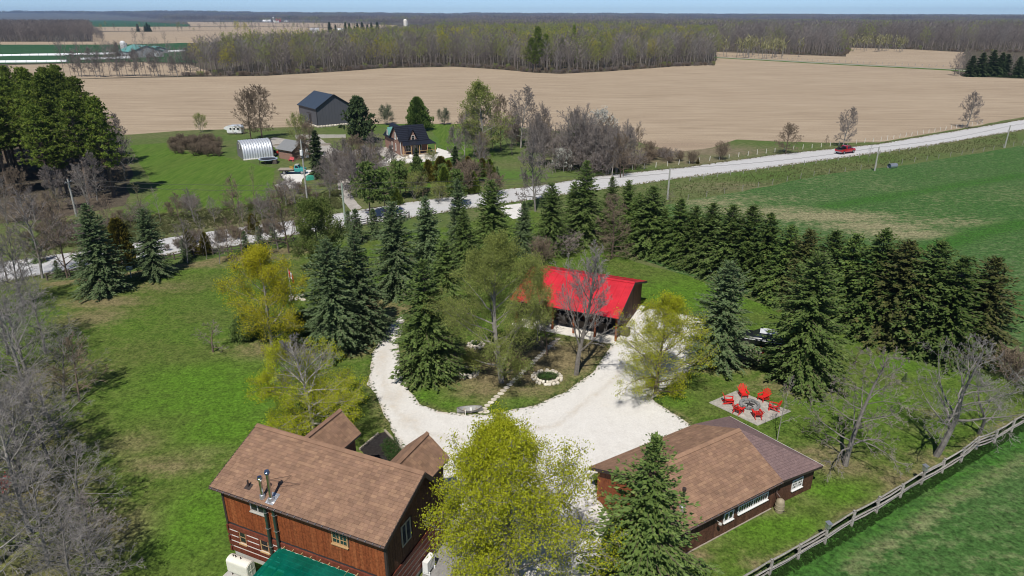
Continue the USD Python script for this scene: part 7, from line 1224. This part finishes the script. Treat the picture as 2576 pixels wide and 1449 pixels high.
def scatter(name, label, pts, kinds, scales, cat='wood', seed=1, z=0., local=None):
    """One far-off wood: a point instancer whose prototypes are copies of plant kinds or patches."""
    rng = np.random.default_rng(seed); n = len(pts); pi = UsdGeom.PointInstancer.Define(stage, numbered('/World', name)); tg = []
    for i, k in enumerate(kinds):
        p = UsdGeom.Xform.Define(stage, f'{pi.GetPath()}/{k}'); p.GetPrim().GetReferences().AddInternalReference(KIND[k][0]); tg.append(p.GetPath())
    pi.CreatePrototypesRel().SetTargets(tg); pi.CreatePositionsAttr(Vt.Vec3fArray.FromNumpy(np.c_[pts, np.full(n, z)].astype(np.float32) if pts.shape[1] == 2 else pts.astype(np.float32)))
    w = np.array([kinds[k] for k in kinds], float); pi.CreateProtoIndicesAttr(Vt.IntArray.FromNumpy(rng.choice(len(w), n, p=w / w.sum()).astype(np.int32)))
    a = rng.uniform(0, 6.28, n) / 2; pi.CreateOrientationsAttr([Gf.Quath(float(math.cos(x)), 0, 0, float(math.sin(x))) for x in a]); s = rng.uniform(*scales, n)
    pi.CreateScalesAttr(Vt.Vec3fArray.FromNumpy(np.stack([s * rng.uniform(.9, 1.15, n), s * rng.uniform(.9, 1.15, n), s], 1).astype(np.float32))); tag(pi, label, cat, None, 'stuff')
for nm, sd, tw in (('far_wood_patch_a', 201, 'twig_far'), ('far_wood_patch_b', 202, 'twig_mauve'), ('far_wood_patch_c', 203, 'twig_olive'), ('far_wood_patch_d', 204, 'leaf_bud'), ('far_wood_patch_e', 205, 'needle_dark')):
    c, t = canopy(nm, sd, 60, 34 if nm[-1] != 'e' else 10, 15, tw); r = kind_root(nm); obj('trunk', t, 'bark_grey', r); obj('crown', c, tw, r, piece=4); KIND[nm] = (r, 15)
def fill(poly, gap, seed, px=True, jit=.45):
    P = Polygon([at(*p)[:2] for p in poly] if px else poly).buffer(0); shapely.prepare(P); x0, y0, x1, y1 = P.bounds; rng = np.random.default_rng(seed)
    gx, gy = np.meshgrid(np.arange(x0, x1, gap), np.arange(y0, y1, gap)); q = np.c_[gx.ravel(), gy.ravel()] + rng.uniform(-jit, jit, (gx.size, 2)) * gap; return q[shapely.contains_xy(P, q[:, 0], q[:, 1])]
def in_view(q, m=1.06):
    return np.abs(q[:, 0]) < (q[:, 1] * CP + CAM_H * SP) * (1288 / FOC) * m + 25
def row(pts, gap, seed):
    L = LineString([at(*p)[:2] for p in pts]); n = int(L.length / gap); rng = np.random.default_rng(seed); t = np.sort(rng.uniform(0, 1, n)); return np.array([L.interpolate(a, normalized=True).coords[0] for a in t]) + rng.normal(0, min(3, gap), (n, 2))
rt = [(1804, 127.5), (1917, 133.5), (2000, 137.5), (2110, 142), (2131, 133), (2130, 120.5), (2250, 122.5), (2410, 129.5), (2700, 134), (2750, 100), (1790, 95)]
mid = [(470, 192), (533, 192), (667, 190), (859, 179), (959, 171), (1142, 167), (1259, 174), (1342, 182), (1409, 185), (1525, 179), (1640, 171), (1717, 166), (1790, 164.5), (1800, 150), (1805, 130), (1803, 112), (1560, 100), (1290, 98), (1000, 112), (860, 133), (640, 160), (500, 180)]
q = fill(mid, 5.6, 31); q = q[in_view(q)]; d = np.hypot(q[:, 0], q[:, 1]); edge = shapely.distance(shapely.points(q), LineString([at(*p)[:2] for p in mid[:13]])); order = np.argsort(edge + .02 * d); rng = np.random.default_rng(4)
first, rest = q[order[:185]], q[order[185:]]
def lay(p): y = p[1]; return 0
for i, p in enumerate(first):
    k = rng.choice(['wood_a', 'wood_b', 'wood_c', 'wood_d', 'wood_e'], p=[.34, .28, .24, .09, .05]); s = rng.uniform(.7, 1.08) * (1 if i > 60 else .9)
    green = k in ('wood_d', 'wood_e'); thing('wood_tree', 'budding yellow green tree in the front of the middle wood' if green else 'bare grey tree in the front row of the middle wood', 'tree', (p[0], p[1], 0), rng.uniform(0, 6.28), (s, s, s), 'budding trees of the middle wood' if green else 'front row of the middle wood', KIND[k][0])
def inner_mix(q):
    return q
scatter('middle_wood', 'dense bare grey wood behind the stubble field with some budding crowns', rest, {'wood_a': 4, 'wood_b': 3, 'wood_c': 2, 'wood_d': 2.2, 'wood_e': .9}, (.8, 1.15), seed=5)
be = np.vstack([row(mid[:13], 1.3, 61), row(rt[:9], 2.0, 62)]) * [1, 1]
scatter('wood_edge_brush', 'low tangled brush along the edges of the woods', be, {'shrub_bare': 3, 'shrub_dark': 2, 'willow_gold': .5}, (.35, 1.0), 'brush', seed=21)
for i, (x, y, top, lab, w) in enumerate(((1352, 178, 68, 'tall dark pine rising above the middle wood, the tallest', 1.0), (1336, 180, 96, 'dark pine at the left foot of the tallest wood pine', 1.15), (1372, 176, 86, 'dark pine at the right foot of the tallest wood pine', 1.0), (1345, 182, 110, 'low dark pine before the tallest wood pine', 1.1), (1442, 160, 64, 'lone slim dark pine tip above the middle wood', .6), (1412, 172, 96, 'small dark pine right of the pine group in the wood', .9), (1296, 150, 72, 'small dark pine tip left of the pine group in the wood', .5), (1450, 175, 118, 'dark pine deep in the wood at the right', .8))):
    plant('dark_pine', x, y, lab, 'pine tree', top, name='wood_pine', wide=w)
for i in range(34):   # hedgerow left of the middle wood
    x = 168 + i * 9.6 + rng.uniform(-4, 4); y = 193.5 + rng.uniform(-2, 1) - (x - 168) * .004; plant(('wood_a', 'wood_b', 'wood_c', 'bare_far_b', 'bare_upright_a')[i % 5], x, y, 'bare tree of the thin row at the far left edge of the stubble', 'tree', h=rng.uniform(10, 17) * (1.25 if i in (3, 12, 13, 16) else 1), name='hedgerow_tree', wide=.9, group='thin row of trees left of the middle wood', seed=i)
for i in range(16):
    x = rng.uniform(150, 480); plant('wood_c' if i % 2 else 'wood_b', x, rng.uniform(140, 158), 'bare tree near the white bale rows', 'tree', h=rng.uniform(9, 15), name='hedgerow_tree', wide=.9, group='scattered trees near the bale rows', seed=i + 40)
for i, (x, y, h) in enumerate(((343, 112, 16), (364, 112, 15), (415, 111, 13), (40, 112, 12), (125, 116, 13), (165, 120, 16), (210, 124, 16), (600, 92, 20), (620, 90, 18), (655, 92, 12), (790, 90, 12))):
    plant('wood_e' if i in (7, 8) else 'wood_a', x, y, 'lone tree in the open fields at the left', 'tree', h=h, name='field_tree', wide=1.1, group='lone trees in the left fields', seed=i + 80)
wl = fill([(-330, 106), (60, 106.5), (233, 105), (236, 99), (225, 82), (-330, 80)], 7.5, 8); scatter('left_woodlot', 'square bare woodlot in the fields at the left', wl[in_view(wl)], {'wood_a': 3, 'wood_b': 4}, (1.05, 1.35), seed=9)
# hedgerows between the far fields
hr = np.vstack([row([(233, 81), (620, 78), (940, 80)], 9, 1), row([(480, 62), (700, 60), (1000, 62)], 14, 8), row([(250, 68.5), (480, 67.5)], 16, 9), row([(-100, 46), (260, 45)], 30, 10), row([(600, 71), (860, 74)], 12, 11), row([(0, 52.5), (300, 50), (470, 55), (860, 58)], 40, 2), row([(470, 66), (720, 64), (960, 70)], 13, 3), row([(860, 66), (980, 74)], 9, 4), row([(260, 104), (236, 84)], 12, 5), row([(0, 116), (460, 110)], 30, 6)])
scatter('field_hedgerows', 'thin hedgerows of bare bushes and trees between the far fields', hr, {'wood_a': 3, 'wood_b': 3, 'wood_c': 1, 'wood_d': 1}, (.35, .95), 'hedgerow', seed=7)
fs = np.array([at(x, y)[:2] for x, y in ((870, 82), (880, 81.5), (900, 81), (912, 81), (925, 82), (935, 82), (950, 82), (893, 82), (830, 81), (845, 82), (348, 80), (366, 80), (372, 80), (378, 80), (10, 55), (40, 55), (60, 56), (85, 55), (-10, 56), (75, 54))]); scatter('farm_spruces', 'dark spruces around the far farmsteads', fs, {'dark_spruce': 1}, (.9, 1.7), 'spruces', seed=3)
# the great wood at the right and the woods out to the skyline
q = fill(rt, 7.5, 41); q = q[in_view(q)]; edge = shapely.distance(shapely.points(q), LineString([at(*p)[:2] for p in rt[:9]])); o = np.argsort(edge); first, rest = q[o[:95]], q[o[95:]]
for i, p in enumerate(first):
    k = rng.choice(['wood_a', 'wood_b', 'wood_c', 'wood_d']  , p=[.4, .35, .2, .05]); s = rng.uniform(.85, 1.25); thing('wood_tree', 'bare tree in the front row of the right hand wood beyond the lane', 'tree', (p[0], p[1], 0), rng.uniform(0, 6.28), (s, s, s), 'front row of the wood beyond the lane', KIND[k][0])
scatter('right_wood', 'dense bare wood beyond the farm lane at the right', rest, {'wood_a': 4, 'wood_b': 4, 'wood_c': 2, 'wood_d': .4}, (.95, 1.3), seed=11)
open_ = [[(233, 113), (-400, 113), (-400, 66), (233, 66)], [(200, 100), (900, 97), (1000, 76), (1115, 74), (1115, 66), (860, 57), (480, 54), (300, 48), (-400, 45), (-400, 70)], [(1545, 55.8), (1915, 56.3), (1915, 52.8), (1545, 52.3)], [(1000, 98), (1080, 98), (1080, 78), (1000, 80)]]
OP = shapely.union_all([Polygon([at(*p)[:2] for p in o]).buffer(0) for o in open_]); shapely.prepare(OP)
def wedge(d0, d1, gap, seed):
    y = np.arange(d0, d1, gap); out = []
    rng = np.random.default_rng(seed)
    for v in y: w = v * .80 + 60; x = np.arange(-w, w, gap); out.append(np.c_[x, np.full(len(x), v)] + rng.uniform(-.3, .3, (len(x), 2)) * gap)
    q = np.vstack(out); return q[~shapely.contains_xy(OP, q[:, 0], q[:, 1])]
MIDP = Polygon([at(*p)[:2] for p in mid]).buffer(0).union(Polygon([at(*p)[:2] for p in rt]).buffer(0)); shapely.prepare(MIDP)
q = wedge(520, 3600, 55, 51); right_px = (q[:, 0] > -.06 * q[:, 1]) | (q[:, 1] > 1700); behind = (q[:, 1] > 760) | ((q[:, 0] > -20) & (q[:, 1] > 560)); clear = meshkit.fbm(np.c_[q / 520., np.zeros(len(q))], 3, 7) < .64
laneclear = ~((q[:, 0] > 200) & (q[:, 1] < 640))
q = q[right_px & behind & clear & laneclear & ~shapely.contains_xy(MIDP, q[:, 0], q[:, 1])]
scatter('far_woods', 'bare woods spreading away to the skyline', q, {'far_wood_patch_a': 5, 'far_wood_patch_b': 3, 'far_wood_patch_c': 1.6, 'far_wood_patch_d': .8, 'far_wood_patch_e': .25}, (.95, 1.3), seed=13)
def relief(x, y):
    """Height of the far hills."""
    n = meshkit.fbm(np.stack([x / 2600., y / 1400., np.full_like(x, 3.)], -1), 3, 2)
    r = np.clip((y - 5200) / 3500., 0, 1); left = np.clip(.75 - x / 9000., .25, 1.2)
    return r * (12 + 62 * left * n) - 2
gx, gy = np.meshgrid(np.linspace(-11500, 11500, 150), np.linspace(5200, 12500, 46)); gz = relief(gx, gy); i = np.arange(gx.size).reshape(gx.shape); qd = np.stack([i[:-1, :-1], i[:-1, 1:], i[1:, 1:], i[1:, :-1]], -1).reshape(-1, 4)
hl = usdkit.mesh(stage, '/World/hills', (np.stack([gx, gy, gz], -1).reshape(-1, 3), qd), M['hill_woods'], True); tag(hl, None, None, None, 'structure')
q = wedge(3600, 10200, 135, 52); keep = meshkit.fbm(np.c_[q / 900., np.zeros(len(q))], 3, 17) < .66; q = q[keep]; zz = np.where(q[:, 1] > 5200, relief(q[:, 0], q[:, 1]), 0.) - .5
scatter('skyline_woods', 'hazy woods along the hills of the skyline', np.c_[q, zz], {'far_wood_patch_a': 5, 'far_wood_patch_b': 3, 'far_wood_patch_c': 1.2, 'far_wood_patch_e': .4}, (1.5, 2.3), seed=14)
# ------------------------------------------------------------------ the air
hz = obj('haze', MB().box((-13500, -280, -3), (13500, 12900, 150)), 'haze_air'); tag(hz, 'pale blue haze of the air over the plain', 'haze', None, 'stuff')
